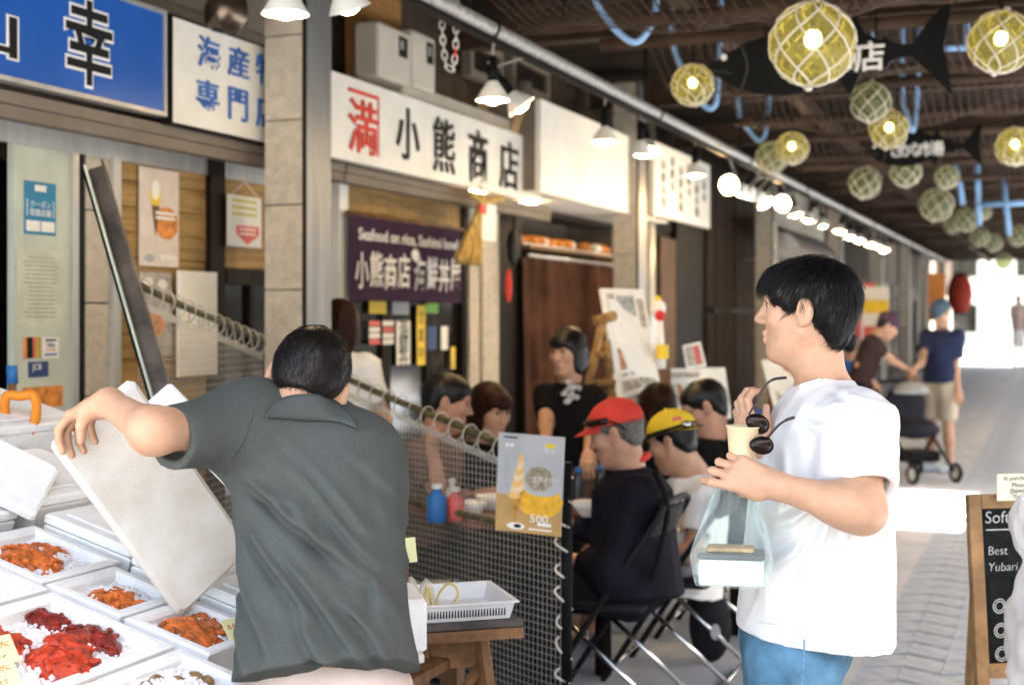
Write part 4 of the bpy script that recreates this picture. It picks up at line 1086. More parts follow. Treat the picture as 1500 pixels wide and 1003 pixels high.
text('VISA', w * .26, M @ Matrix.Translation((0, h * .12, .001)), 'writing', M_navy, r, .001); pblock(r, M, M_ink, 0, h * .36, w * .7, h * .1); pblock(r, M, M_or2, 0, -h * .1, w * .7, h * .06); pblock(r, M, M_bluink, 0, -h * .32, w * .8, h * .1)
r, M, w, h = notice('card_sticker', 'small navy payment sticker on the pale green panel', 42, 530, 71, 551, Xn, M_navy); text('JCB', w * .3, M @ Matrix.Translation((-w * .1, h * .1, .001)), 'writing', M_card, r, .001)
r, M, w, h = notice('orange_notice', 'orange notice low on the pale green panel behind the shovel grip', 33, 568, 92, 594, Xn, M_or2)
r, M, w, h = notice('ice_cream_poster', 'faded soft ice cream poster on the yellow wood wall', 204, 243, 262, 392, XW + .012, mat('faded_poster', (.66, .58, .50), .5, var=.08))
pdisc(r, M, M_or2, w * .18, -h * .05, w * .6, h * .34); pdisc(r, M, M_yel, -w * .1, h * .22, w * .28, h * .22); pdisc(r, M, M_shade, -w * .1, h * .28, w * .2, h * .2, .0012); pblock(r, M, M_card, w * .15, h * .05, w * .5, h * .03, .0014); pblock(r, M, M_card, w * .15, -.0, w * .5, h * .03, .0014)
MB().prism([(-w * .2, h * .12), (w * .0, h * .12), (-w * .1, -h * .2)], .001, M).build('print', M_woodm, r); pblock(r, M, M_card, w * .22, -h * .4, w * .4, h * .05, .0014); pdisc(r, M, M_pgry, -w * .25, -h * .42, w * .24, h * .08, .0014)
r, M, w, h = notice('ice_cream_poster', 'second faded poster half hidden behind the left wire fence', 205, 398, 252, 520, XW + .012, mat('faded_poster2', (.45, .40, .36), .5, var=.2, scale=14))
pdisc(r, M, M_or2, 0, -h * .12, w * .5, h * .3); pdisc(r, M, M_card, -w * .25, h * .38, w * .3, h * .12); pdisc(r, M, M_card, w * .2, h * .36, w * .3, h * .12)
r, M, w, h = notice('hanging_notice', 'white notice with red arrow hung by a string on the dark door', 334, 284, 383, 364, XW + .05, M_card, t=.006)
for k in range(3): pblock(r, M, mat('olive_print', (.55, .52, .22), .6, var=.05), -w * .02, h * (.4 - .13 * k), w * .75, h * .075)
MB().prism([(-w * .26, -h * .08), (w * .42, -h * .08), (w * .42, -h * .25), (w * .08, -h * .46), (-w * .26, -h * .25)], .001, M).build('print', M_pink, r)
for k in range(2): pblock(r, M, M_card, w * .08, -h * (.15 + .09 * k), w * .5, h * .03, .0014)
tp = M @ Vector((0, h * .78, 0)); MB().tube([M @ Vector((-w * .42, h * .49, 0)), tp, M @ Vector((w * .42, h * .49, 0))], .0025, 5).build('string', M_ropew, r)
r, M, w, h = notice('white_board', 'plain white board standing against the yellow wood wall', 262, 396, 318, 548, XW + .05, M_white, 'board', .012)

# ---- shop 1 door stickers, straw charm, odds and ends
Xd = XW + .006
for (u0, v0, u1, v1, m_, lab, tx) in ((541, 441, 566, 459, M_yel, 'orange sticker at the top of the glazed door under the noren', ''), (575, 442, 599, 460, M_pgry, 'grey sticker beside the orange one under the noren', ''), (624, 444, 642, 459, M_grn, 'green sticker at the top of the glazed door', ''),
    (581, 470, 601, 534, M_card, 'long white paper strip on the glazed door', '海鮮丼'), (611, 447, 623, 534, M_yel, 'long yellow paper strip with black characters on the glazed door', '営業中'), (626, 478, 640, 512, M_navy, 'dark blue diamond sticker on the glazed door', ''),
    (646, 478, 656, 512, M_card, 'white and red narrow sticker on the glazed door', ''), (661, 508, 667, 540, M_yel, 'short yellow strip beside the door frame', ''), (541, 527, 558, 543, M_card, 'small white card on the glazed door behind the woman in white', '')):
    r, M, w, h = notice('door_sticker', lab, u0, v0, u1, v1, Xd, m_)
    for k, ch in enumerate(tx): text(ch, w * .75, M @ Matrix.Translation((0, h * (.3 - .3 * k), .001)), 'writing', M_ink, r, .001)
for k in range(12):
    u, v = 541 + (k % 2) * 20, 470 + (k // 2) * 9
    if k >= 8: continue
    tag(panel(None, 'menu_card', M_card if k % 3 else M_pink, u, v, u + 16, v + 7, Xd, .003), 'small menu card in the grid on the glazed door', 'card', 'menu cards on the door')
# straw charm hung from the sign
cx = onX(700, 330, -3.36)
t = thing('straw_charm', 'conical straw charm with white paper and red fan hung below the sign', 'charm', cx)
tp, bt = onX(708, 288, -3.36), onX(684, 385, -3.36); axs = (bt - tp).normalized()
M_straw = mat('straw', (.50, .34, .11), .8, var=.3, scale=30, stretch=(1, 1, .15), bump=.4, bscale=120)
for k in range(46):
    a = k * 2.399; rr_ = math.sqrt((k + .5) / 46); sd_ = Vector((.25 * math.cos(a), math.sin(a), 0)) * rr_
    MB().tube([tp + sd_ * .03, tp + axs * .2 + sd_ * .075, bt + sd_ * .175 + Vector((0, 0, random.uniform(-.015, .02)))], [.008, .009, .011], 5).build('straw_stalk', M_straw, t)
MB().tube([onX(690, 284, -3.35), onX(707, 297, -3.35), onX(735, 290, -3.35)], .022, 8).build('straw_twist', M_straw, t, True)
MB().box((-3.345, onX(705, 330, -3.34).y, 1.99), (-3.34, onX(727, 330, -3.34).y, 2.22), bev=0).build('paper_strip', M_card, t); MB().box((-3.335, onX(703, 330, -3.33).y, 2.15), (-3.33, onX(713, 330, -3.33).y, 2.21)).build('red_fan', M_red, t)
MB().cyl(tp, tp + Vector((-.03, 0, .08)), .006, n=6).build('cord', M_straw, t)
t = thing('cloth_pouch', 'black cloth pouch with red tassel hung on the dark wall beside the curtain', 'pouch', onX(750, 390, -3.6))
b = MB(); b.sphere(onX(752, 362, -3.6), (.035, .10, .13), 14, 10); b.build('pouch_body', M_black, t, True); b = MB(); b.sphere(onX(745, 418, -3.6), (.02, .03, .12), 10, 8); b.build('tassel', M_red, t, True)
MB().tube([onX(752, 345, -3.6), onX(753, 300, -3.66)], .006, 6).build('cord', M_black, t)
t = thing('goods_tray', 'tray of orange packets on the shelf above the brown curtain', 'tray', (-3.85, 10.5, 2.045))
MB().box((-4.1, 9.55, 2.045), (-3.7, 11.9, 2.065)).build('tray_base', M_white, t)
for k in range(16): MB().sphere((-3.8 + random.uniform(-.06, .06), 9.7 + k * .14, 2.10), (.07, .06, .045), 10, 6).build('packet', M_or2 if k % 4 else M_card, t, True)

# ---- meter boxes, pipes, chain above the white sign
t = thing('meter_box', 'beige meter boxes with dark windows on a brown post above the sign', 'meter box', onX(580, 130, -3.55))
y0, y1 = onX(560, 80, -3.5).y, onX(612, 80, -3.5).y
MB().box((-3.72, y0 - .03, 2.76), (-3.62, y1 + .02, 3.5)).build('post', mat('ochre_post', (.30, .15, .045), .7, var=.15), t)
for (u0, u1, v0, v1) in ((554, 602, 30, 128), (603.5, 638, 42, 138)):
    y0, y1, zb, zt = P2(u0, v0, u1, v1, -3.45)
    bx = MB().box((-3.60, y0, zb), (-3.45, y1, zt), bev=.012).build('case', mat('beige_case', (.52, .48, .40), .5, var=.05), t)
    yy = y0 + (y1 - y0) * .62; MB().box((-3.4495, yy, zt - (zt - zb) * .5), (-3.446, yy + (y1 - y0) * .26, zt - (zt - zb) * .12)).build('window', M_dark, t)
    MB().box((-3.4458, yy + .01, zt - (zt - zb) * .36), (-3.444, yy + .05, zt - (zt - zb) * .2)).build('dial', M_alu, t)
t = thing('wall_vent', 'framed grey vent window high above the white sign', 'vent', onX(750, 90, -3.62))
for (u0, v0, u1, v1) in ((690, 55, 738, 118), (752, 5, 806, 100)):
    y0, y1, zb, zt = P2(u0, v0, u1, v1, -3.6)
    zt = min(zt, 3.4); zb = min(zb, zt - .25)
    MB().box((-3.66, y0 + .05, zb + .05), (-3.63, y1 - .05, zt - .05)).build('vent_screen', M_int, t)
    for lo, hi in (((y0, zb), (y1, zb + .049)), ((y0, zt - .049), (y1, zt)), ((y0, zb + .05), (y0 + .049, zt - .05)), ((y1 - .049, zb + .05), (y1, zt - .05))): MB().box((-3.67, lo[0], lo[1]), (-3.6, hi[0], hi[1])).build('frame_bar', M_side, t)
t = thing('air_duct', 'pale square duct running behind the top edge of the white sign', 'duct', (-3.6, 8, 2.8))
MB().box((-3.66, 7.1, 2.77), (-3.5, 9.3, 2.87), bev=.01).build('duct_run', M_cream, t); MB().cyl((-3.56, 9.2, 2.86), (-3.56, 9.2, 3.2), .05, n=12).build('duct_riser', M_alu, t, True)
t = thing('chain', 'loop of grey steel chain hanging from the lamp rail', 'chain', W(660, 100, 6.1))
cp = bez([W(668, -30, 6.1), W(668, 40, 6.1), W(667, 80, 6.1), W(660, 114, 6.1), W(651, 82, 6.1), W(648, 20, 6.1), W(662, 25, 6.1), W(676, 0, 6.1)], 6)
dist = 0; acc = [cp[0]]
for a, c in zip(cp, cp[1:]):
    while (c - acc[-1]).length > .034: acc.append(acc[-1] + (c - acc[-1]).normalized() * .034)
for k in range(len(acc) - 1):
    a, c = acc[k], acc[k + 1]; ax = (c - a).normalized(); sd_ = ax.cross(RT if k % 2 else FW).normalized(); mid = (a + c) / 2
    pts = [mid + ax * .024 * math.cos(q_) + sd_ * .012 * math.sin(q_) for q_ in np.linspace(0, 6.283, 10, endpoint=False)]
    MB().tube(pts, .0042, 5, closed=True).build('link', M_red if k == 9 else M_alu, t, True)
pc = onX(332, 18, -3.36)
t = thing('dome_lamp', 'round dark metal floodlight dome above the white blue-lettered sign', 'lamp', pc)
b = MB(); b.lathe([(.001, .10), (.05, .092), (.085, .06), (.098, 0), (.088, -.06), (.06, -.09), (.055, -.085), (.08, -.05)], pc, (.3, -.15, .95), 24, cap=False); b.build('dome', mat('dark_dome', (.12, .09, .065), .25, metal=.8, var=.15), t, True)
MB().cyl(pc + Vector((0, 0, .09)), (pc.x - .1, pc.y, 3.1), .014, n=8).build('stem', M_dark, t); MB().box((pc.x - .45, pc.y - .03, 3.08), (pc.x - .08, pc.y + .03, 3.12)).build('bracket', M_dark, t)

# ================================================================== wire fences
def fence(label, p0, p1, zb, cell, post, poster_gap=None, r=.0011, lower=None):
    t = thing('wire_fence', label, 'fence', ((p0.x + p1.x) / 2, (p0.y + p1.y) / 2, 0))
    MB().tube(bez([p0, p0.lerp(p1, .33) + Vector((0, 0, -.004)), p0.lerp(p1, .66) + Vector((0, 0, .003)), p1], 6), .0145, 10).build('bamboo_pole', M_bamb, t, True)
    hor = Vector((p1.x - p0.x, p1.y - p0.y, 0)); L = hor.length; hx = hor / L; top = lambda s: p0.z + (p1.z - p0.z) * s / L - .055
    at = lambda s, z: Vector((p0.x, p0.y, 0)) + hx * s + Vector((0, 0, z)) + hx.cross(UP) * (.004 * math.sin(s * 9 + z * 5))
    b = MB(); n = int(L / cell)
    for i in range(n + 1):
        s = i * cell; b.tube([at(s, zb), at(s, (zb + top(s)) / 2), at(s, top(s))], r, 4)
    z = zb
    while z < max(top(0), top(L)):
        s0, s1 = 0, L
        if p1.z < p0.z and z > top(L): s1 = (z - top(0)) / (top(L) - top(0)) * L
        if s1 - s0 > .03: b.tube([at(s0 + (s1 - s0) * k / 8, z) for k in range(9)], r, 4)
        z += cell
    o = b.build('wire_mesh', M_wire, t); o['kind'] = 'stuff'
    b = MB(); b.add([q_ for k in range(21) for q_ in (at(L * k / 20, top(L * k / 20)), at(L * k / 20, top(L * k / 20) - .03))], [(2*k, 2*k+1, 2*k+3, 2*k+2) for k in range(20)])
    b.build('mesh_hem', glassy('clear_hem', (.8, .78, .72), .30, .4, .1), t)
    n = int((p1 - p0).length / .105)
    for k in range(n + 1):
        c = p0.lerp(p1, (k + .4) / (n + 1)) + Vector((0, 0, -.018)); dv = Vector((random.uniform(-.3, .3), random.uniform(-.3, .3), 0))
        s_ = (hx.cross(UP) + dv * .4).normalized(); 
        MB().tube([c + s_ * .036 * math.cos(a) + Vector((0, 0, .045 * math.sin(a))) for a in np.linspace(0, 6.283, 14, endpoint=False)], .0028, 5, closed=True).build('tie_ring', mat('tie_cord', (.50, .47, .40), .8, var=.1), t, True)
    if lower:
        MB().tube([at(.05, lower), at(L, lower - .02)], .013, 8).build('lower_pole', M_bamb, t, True)
    if post:
        nb_ = 30; b = MB(); b.add([q_ for k in range(nb_ + 1) for q_ in (at(L * (.42 + .57 * k / nb_), .03) + hx.cross(UP) * -.012 * (1 + .5 * math.sin(k)), at(L * (.42 + .57 * k / nb_), .30 + .36 * k / nb_) + hx.cross(UP) * -.012 * (1 + .5 * math.sin(k * 1.3)))], [(2*k, 2*k+1, 2*k+3, 2*k+2) for k in range(nb_)]); b.build('dark_cloth', mat('navy_cloth', (.010, .010, .018), .9, var=.2), t, True)
        MB().tube([Vector((p1.x, p1.y, 0)) + hx * .03, Vector((p1.x, p1.y, p1.z + .03)) + hx * .03], .021, 10).build('post', M_black, t, True)
        pts = []
        for k in range(150):
            a = k * .42 + .5 * math.sin(k * .21); z = .03 + (p1.z - .05) * k / 149; pts.append(Vector((p1.x, p1.y, z)) + hx * (.012 + .030 * math.cos(a) + .006 * math.sin(k * .9)) + hx.cross(UP) * .026 * math.sin(a))
        MB().tube(pts, .0042, 6).build('rope_lacing', M_ropew, t, True)
    return t
fence('sloping wire fence by the yellow wood wall, ending at the beige column', onX(203, 417, -3.13), onY(386, 500, 5.44), .35, .03, False)
FP0, FP1 = W(478, 541, 6.2), W(822, 688, 4.85)
fence('sloping wire mesh fence with rope-laced end post before the dining tables', FP0, FP1, .06, .0255, True, lower=.745)
# poster hanging at the fence end
pw0 = W(733, 630, 4.72); M = frameM(W(728, 704, 4.72), (W(831, 710, 4.62) - W(728, 704, 4.72)), UP)
Wp, Hp = .243, .338
t = thing('ice_cream_poster', 'melon soft ice cream poster hanging at the end of the wire fence', 'poster', M @ Vector((Wp / 2, -Hp / 2, 0)))
M = M @ Matrix.Rotation(math.radians(-2), 4, 'Z') @ Matrix.Translation((Wp / 2, 0, 0))
MB().box((-Wp / 2, -Hp / 2, -.003), (Wp / 2, Hp / 2, 0), M=M).build('sheet', mat('poster_grey', (.46, .45, .44), .35, var=.05), t)
pblock(t, M, mat('poster_ochre', (.50, .30, .10), .35, var=.10), 0, -Hp * .31, Wp, Hp * .38)
pdisc(t, M, mat('melon_rind', (.42, .34, .22), .4, var=.35, scale=60), .035, .02, .10, .085, .0012, 'melon')
b = MB()
for k, (s0, s1, y) in enumerate(((0, 1, -.052), (.15, .85, -.03))):
    b.prism([(.038 + (.088 - .012 * k) * math.cos(a), y + .008 + (.070 - .014 * k) * math.sin(a)) for a in np.linspace(math.pi * 1.02, math.pi * 1.98, 18)] + [(.045 + (.075 - .01 * k) * math.cos(a), y + .014 + (.022) * math.sin(a)) for a in np.linspace(math.pi * 1.95, math.pi * 1.05, 18)], .0016 + .0004 * k, M)
b.build('melon_slices', mat('melon_flesh', (.80, .42, .02), .35, var=.15, scale=30), t)
MB().prism([(-.070, -.045), (-.026, -.045), (-.048, -.138)], .0018, M).build('cone', mat('wafer', (.52, .26, .05), .5, var=.2, scale=40), t)
for k in range(7):
    w_ = .060 - .0074 * k; MB().prism([(-.046 + w_ / 2 * math.cos(a) + .002 * k, -.038 + .0205 * k + .017 * math.sin(a) + .006 * math.cos(a)) for a in np.linspace(0, 6.283, 18, endpoint=False)], .002 + .0003 * k, M).build('swirl', mat('soft_cream', (.80, .48, .16), .4, var=.12, scale=20) if k % 2 == 0 else mat('soft_cream_light', (.85, .62, .36), .4, var=.1), t)
pdisc(t, M, M_shade, -.045, -.148, .066, .024, .0014); pdisc(t, M, M_ink, -.038, -.147, .028, .014, .0018)
text('500', .04, M @ Matrix.Translation((.04, -.116, .0012)), 'writing', M_shade, t, .001, sx=1.15); pblock(t, M, M_shade, .06, -.135, .05, .010, .0012); pblock(t, M, M_shade, .045, -.153, .085, .005, .0012)
pdisc(t, M, M_yel, .07, .135, .04, .016, .0012); text('森永', .02, M @ Matrix.Translation((.07, .118, .0012)), 'writing', M_shade, t, .001)
for k in range(2): pdisc(t, M, M_card, -.088 + .017 * k, .128, .015, .015, .0012)
pblock(t, M, M_ink, -.075, .155, .05, .005, .0012)
for k in range(2): pblock(t, M, M_pgry, -.092 + .011 * k, .04, .004, .12, .0012)
text('夕張メロン', .02, M @ Matrix.Translation((.06, .02, .0016)), 'writing', M_card, t, .001)

# ================================================================== trestle with trays, foam box
pc = W(655, 897, 3.5); M = frameM(pc, (RT * .96 + FW * .28).normalized(), (FW * .96 - RT * .28).normalized())
t = thing('trestle_table', 'rough wooden trestle with thin worn plank top beside the wire fence', 'trestle', (pc.x, pc.y, 0))
MB().box((-.16, -.13, -.018), (.165, .16, 0), M=M, bev=.003).build('table_top', mat('worn_top', (.10, .085, .075), .7, var=.3, scale=14), t)
MB().box((-.155, -.134, -.045), (.165, -.1305, -.0185), M=M).build('front_edge', M_trest, t)
b = MB(); 
MB().box((-.09, -.05, -.13), (.10, .0, -.019), M=M).build('cross_rail', M_trest, t)
zf = -pc.z
for (x0, x1) in ((-.07, -.13), (.075, .15)):
    for (y0, y1) in ((-.045, -.17), (.0, .16)): MB().tube([M @ Vector((x0, y0, -.03)), M @ Vector((x1, y1, zf))], .019, 6).build('leg', M_trest, t)
MB().tube([M @ Vector((.08, -.05, -.12)), M @ Vector((-.12, .0, -.42))], .014, 6).build('brace', M_trest, t)
def tray(label, x0, x1, y0, y1, M, h=.05, z=.001):
    r = thing('plastic_tray', label, 'tray', M @ Vector(((x0 + x1) / 2, (y0 + y1) / 2, z)), None)
    i = .014; o0 = [(x0 + i, y0 + i, z), (x1 - i, y0 + i, z), (x1 - i, y1 - i, z), (x0 + i, y1 - i, z)]; o1 = [(x0 + .003, y0 + .003, z + h), (x1 - .003, y0 + .003, z + h), (x1 - .003, y1 - .003, z + h), (x0 + .003, y1 - .003, z + h)]
    o2 = [(x0 - .006, y0 - .006, z + h), (x1 + .006, y0 - .006, z + h), (x1 + .006, y1 + .006, z + h), (x0 - .006, y1 + .006, z + h)]; o3_ = [(p[0], p[1], p[2] + .004) for p in o2]
    i1 = [(x0 + .006, y0 + .006, z + h + .004), (x1 - .006, y0 + .006, z + h + .004), (x1 - .006, y1 - .006, z + h + .004), (x0 + .006, y1 - .006, z + h + .004)]; i2 = [(x0 + i + .003, y0 + i + .003, z + .004), (x1 - i - .003, y0 + i + .003, z + .004), (x1 - i - .003, y1 - i - .003, z + .004), (x0 + i + .003, y1 - i - .003, z + .004)]
    b = MB(); b.add([M @ Vector(p) for q_ in (o0, o1, o2, o3_, i1, i2) for p in q_], [(3, 2, 1, 0)] + [(a * 4 + k, a * 4 + (k + 1) % 4, (a + 1) * 4 + (k + 1) % 4, (a + 1) * 4 + k) for a in range(5) for k in range(4)] + [(20, 21, 22, 23)]); b.build('tray_body', M_gryp, r)
    n = int((x1 - x0 - .04) / .0075)
    b = MB()
    for k in range(n):
        xx = x0 + .02 + k * .0075; b.box((xx, y0 + .0065, z + .010), (xx + .003, y0 + .0105, z + h - .008), M=M)
    o = b.build('slots', M_dark, r); o['kind'] = 'stuff'
tray('wide shallow white slotted tray on the trestle', -.155, .150, -.12, .145, M, .042)
for k, (x, y) in enumerate(((-.12, -.06), (-.09, .02), (-.13, .06), (-.06, -.02))):
    p = M @ Vector((x, y, .03)); b = MB()
    def bg(a, c, p=p, k=k):
        rr_ = .026 * (1 - c) ** .35 * (1 + .25 * math.sin(a * 31 + k * 2) * c); q_ = 2 * math.pi * a
        return p + Vector((rr_ * math.cos(q_), rr_ * math.sin(q_), -.024 + .085 * c + .006 * math.sin(a * 18)))
    b.grid(bg, 20, 8, closed_u=True); tag(b.build('small_bag', glassy('clear_bag', (.86, .83, .74), .35, .2, .3), None, True), ['small clear bag nearest the man in grey on the slotted tray', 'small clear bag with yellow tie on the slotted tray', 'small clear bag at the back of the slotted tray', 'small clear bag next to the yellow cord loops'][k], 'bag', 'small bags on the tray')
M_ycord = mat('yellow_cord', (.62, .48, .16), .6, var=.1)
tag(MB().tube(bez([M @ Vector(p) for p in ((-.07, -.05, .02), (-.06, -.04, .075), (-.045, -.05, .02), (-.03, -.04, .06), (-.005, -.05, .085), (.015, -.055, .06), (-.01, -.06, .02))], 7), .0032, 6).build('cord_loop', M_ycord, None, True), 'yellow cord loops standing up from the slotted tray', 'cord')
t = thing('price_card', 'small yellow card standing among the bags on the tray', 'card', M @ Vector((-.12, -.07, .05))); Mc = frameM(W(597, 806, 3.42), RT * .97 + UP * .1, UP * .97 - RT * .2)
MB().box((-.02, -.03, -.001), (.022, .032, .001), M=Mc).build('card', M_tagy, t); MB().tube([Mc @ Vector((0, -.02, 0)), M @ Vector((-.12, -.05, .0))], .003, 5).build('stick', M_woodm, t)
Mb = frameM(W(560, 960, 3.15), (RT * .97 + FW * .22).normalized(), (FW * .97 - RT * .22).normalized())
t = thing('foam_box', 'white foam box corner showing beside the trestle behind the man in grey', 'fish box', Mb @ Vector((0, 0, -.2)), 'white foam fish boxes on the stand')
MB().box((-.25, 0, 0), (.105, .22, .125), M=Mb, bev=.008).build('box_body', M_foam, t); MB().box((-.255, -.004, -.022), (.098, .2, -.001), M=Mb, bev=.003).build('base_rim', M_gryp, t)
MB().box((-.22, .02, -Mb.translation.z), (.07, .19, -.023), M=Mb).build('crate', M_woodd, t)

# ================================================================== dining table and things on it
tz = .70; pa = onZ(762, 745, tz)
tdir = (FW * .85 - RT * .5).normalized(); tside = (RT * .85 + FW * .5).normalized()
M = frameM(pa, tdir, tside * -1); M = frameM(pa, tdir, UP.cross(tdir))
t = thing('dining_table', 'reddish brown dining table between the seated diners', 'table', (pa.x, pa.y, 0))
MB().box((-.22, -.36, -.03), (.95, .36, 0), M=M, bev=.006).build('table_top', mat('table_red', (.20, .075, .04), .45, var=.2, scale=6), t)
for x in (-.16, .89):
    for y in (-.31, .31): MB().box((x - .025, y - .025, -tz), (x + .025, y + .025, -.031), M=M).build('leg', M_woodd, t)
def bottle(label, u, v, d, body, cap, h=.17, r=.028):
    p = W(u, v, d); p.z = tz
    q_ = thing('bottle', label, 'bottle', p, 'bottles on the dining table')
    b = MB(); b.lathe([(r * .9, 0), (r, .01), (r, h * .62), (r * .45, h * .8), (r * .4, h * .88)], p, (0, 0, 1), 14); b.build('body', body, q_, True); b = MB(); b.cyl(p + Vector((0, 0, h * .875)), p + Vector((0, 0, h)), r * .55, n=12); b.build('cap', cap, q_)
bd = mat('dark_bottle', (.03, .03, .03), .15, var=.1); bw = mat('milky_bottle', (.65, .62, .58), .3, var=.05)
bottle('dark bottle with blue cap beside the poster on the dining table', 847, 690, 5.75, bd, M_bluep); bottle('dark bottle with blue cap by the red capped man', 880, 690, 5.85, bd, M_bluep)
bottle('milky bottle seen through the wire fence on the table', 662, 760, 5.6, bw, bw, .14); bottle('bright blue bottle seen through the wire fence on the table', 640, 800, 5.35, M_bluep, bw, .15, .04)
bottle('red bottle beside the bright blue one behind the fence', 667, 800, 5.4, M_pink, bw, .13, .036)
for (u, d, lab) in ((720, 5.7, 'white bowl behind the wire fence before the woman diner'), (862, 5.5, 'white bowl before the red capped man'), (690, 5.5, 'white bowl beside the red bottle behind the fence')):
    p = W(u, 740, d); p.z = tz; b = MB(); b.lathe([(.03, 0), (.034, .008), (.06, .035), (.07, .06), (.067, .06), (.055, .035), (.001, .02)], p, (0, 0, 1), 20); tag(b.build('bowl', M_shade, None, True), lab, 'bowl', 'bowls on the dining table')

# ================================================================== folding chairs
def chair(label, pos, face):
    f_ = Vector(face).normalized(); s_ = UP.cross(f_); M = frameM(pos, f_, s_)
    t = thing('folding_chair', label, 'chair', pos, 'black folding chairs at the tables'); hw = .21; V = lambda x, y, z: M @ Vector((x, y, z))
    pts = [V(.25, -hw, 0), V(-.02, -hw, .42), V(-.235, -hw, .74), V(-.262, -hw * .82, .80), V(-.268, 0, .815), V(-.262, hw * .82, .80), V(-.235, hw, .74), V(-.02, hw, .42), V(.25, hw, 0)]
    MB().tube(bez(pts, 5), .0125, 9).build('back_frame', M_blkp, t, True)
    b = MB(); b.grid(lambda a, c: V(-.225 - .03 * c - .02 * math.sin(a * math.pi), -hw * .95 + hw * 1.9 * a, .69 + .10 * c), 10, 4); b.grid(lambda a, c: V(-.210 - .03 * c - .02 * math.sin(a * math.pi), hw * .95 - hw * 1.9 * a, .69 + .10 * c), 10, 4); b.build('backrest', M_blkp, t, True)
    MB().box((-.19, -hw + .016, .40), (.20, hw - .016, .435), M=M, bev=.014).build('seat', M_blkp, t, True)
    for s in (-1, 1): MB().tube([V(.16, s * (hw - .03), .395), V(-.30, s * (hw - .03), 0)], .0105, 8).build('leg', M_chrome, t, True)
    MB().tube([V(.2, -hw, .075), V(.2, hw, .075)], .009, 8).build('stretcher', M_chrome, t, True); MB().tube([V(-.26, -hw + .03, .035), V(-.26, hw - .03, .035)], .009, 8).build('stretcher', M_chrome, t, True)
    for s in (-1, 1): MB().tube([V(.03, s * hw, .36), V(.03, s * (hw - .03), .28)], .006, 6).build('brace', M_chrome, t)
    return M
def gpos(u, d): p = W(u, 465, d); return Vector((p.x, p.y, 0))
fdir = (-RT * .93 + FW * .36).normalized()
CH = [(gpos(893, 5.30), fdir), (gpos(988, 5.75), fdir), (gpos(1052, 6.5), fdir)]
chair('black folding chair under the red capped man', *CH[0]); chair('black folding chair under the man in the yellow cap', *CH[1]); chair('black folding chair under the man in glasses', *CH[2])
for (u, d, lab) in ((640, 6.05, 'black folding chair under the diner with short dark hair'), (715, 6.4, 'black folding chair under the woman diner with a fringe'), (968, 7.05, 'black folding chair under the brown haired woman')):
    chair(lab, gpos(u, d), (RT * .8 - FW * .2) if u < 800 else fdir)
pb = W(1040, 905, 5.95)
t = thing('backpack', 'black backpack with white oval mark hanging on a folding chair', 'bag', W(1040, 968, 5.95))
s = Sdf(); s.ell(np.array(pb) + [0, 0, -.03], (.09, .075, .16), np.array([RT, FW, UP]).T, k=.03); s.ell(np.array(W(1036, 870, 5.95)), (.06, .06, .10), np.array([RT, FW, UP]).T, k=.05)
v_, q_ = s.mesh(.009, folds((.2, .1, 1), .05, .008, 3)); np_mesh('bag_body', [(v_, q_)], mat('bag_black', (.018, .018, .022), .7, var=.15), t)
Mg = frameM(W(1048, 925, 5.862), RT, UP); b = MB(); b.prism([(.022 * math.cos(a), .034 * math.sin(a)) for a in np.linspace(0, 6.283, 20, endpoint=False)], .004, Mg); b.build('oval_mark', M_pgry, t)
for dx in (-9, 8): MB().tube(bez([W(1040 + dx, 865, 5.95), W(1032 + dx, 820, 5.98), W(1036 + dx, 800, 6.0)], 5), .009, 6).build('strap', M_blkp, t)

# ================================================================== menu boards and easel
def menu(name, label, q4, d, m, cat='menu board', legs=True, th=.018):
    """q4: top-left, top-right, bottom-right, bottom-left in the photo"""
    c = [W(u, v, dd) for (u, v), dd in zip(q4, d)]; n = (c[1] - c[0]).cross(c[3] - c[0]).normalized()
    if n.dot(EYEP - c[0]) < 0: n = -n
    t = thing(name, label, cat, (sum(c, Vector()) / 4).xy.to_3d())
    b = MB(); b.add(c + [p - n * th for p in c], [(0, 1, 2, 3), (7, 6, 5, 4), (0, 4, 5, 1), (1, 5, 6, 2), (2, 6, 7, 3), (3, 7, 4, 0)]); b.build('board', m, t)
    at = lambda a, e, l=.001: (c[0].lerp(c[1], a)).lerp(c[3].lerp(c[2], a), e) + n * l
    def blk(a0, e0, a1, e1, mm, l=.001): b = MB(); b.add([at(a0, e0, l), at(a1, e0, l), at(a1, e1, l), at(a0, e1, l), at(a0, e0, 0), at(a1, e0, 0), at(a1, e1, 0), at(a0, e1, 0)], [(0, 1, 2, 3), (0, 4, 5, 1), (1, 5, 6, 2), (2, 6, 7, 3), (3, 7, 4, 0)]); b.build('print', mm, t)
    if legs:
        for a in (.12, .88):
            p = at(a, 1, -th - .012); MB().tube([at(a, .3, -th - .012), Vector((p.x, p.y, 0)) - n.xy.to_3d() * -.05], .016, 6).build('leg', M_woodm, t)
        p = at(.5, .2, -th - .03); MB().tube([p, Vector((p.x, p.y, 0)) - n.xy.to_3d().normalized() * .35], .016, 6).build('back_leg', M_woodm, t)
    return t, blk, at
M_menu = mat('menu_white', (.84, .82, .76), .5, var=.05, scale=10); M_pr = mat('pale_print', (.50, .44, .36), .6, var=.3, scale=25); M_fish = mat('fish_print', (.40, .42, .42), .6, var=.35, scale=40); M_food = mat('food_print', (.58, .30, .16), .6, var=.4, scale=45)
t, blk, at = menu('menu_board', 'tall white menu board with a fish drawing leaning on a wooden easel', ((881, 422), (942, 424), (968, 566), (908, 585)), (7.35, 7.75, 7.35, 6.95), M_menu)
blk(.3, .07, .72, .46, M_fish); blk(.08, .05, .25, .30, M_pr); blk(.78, .1, .94, .4, M_pr)
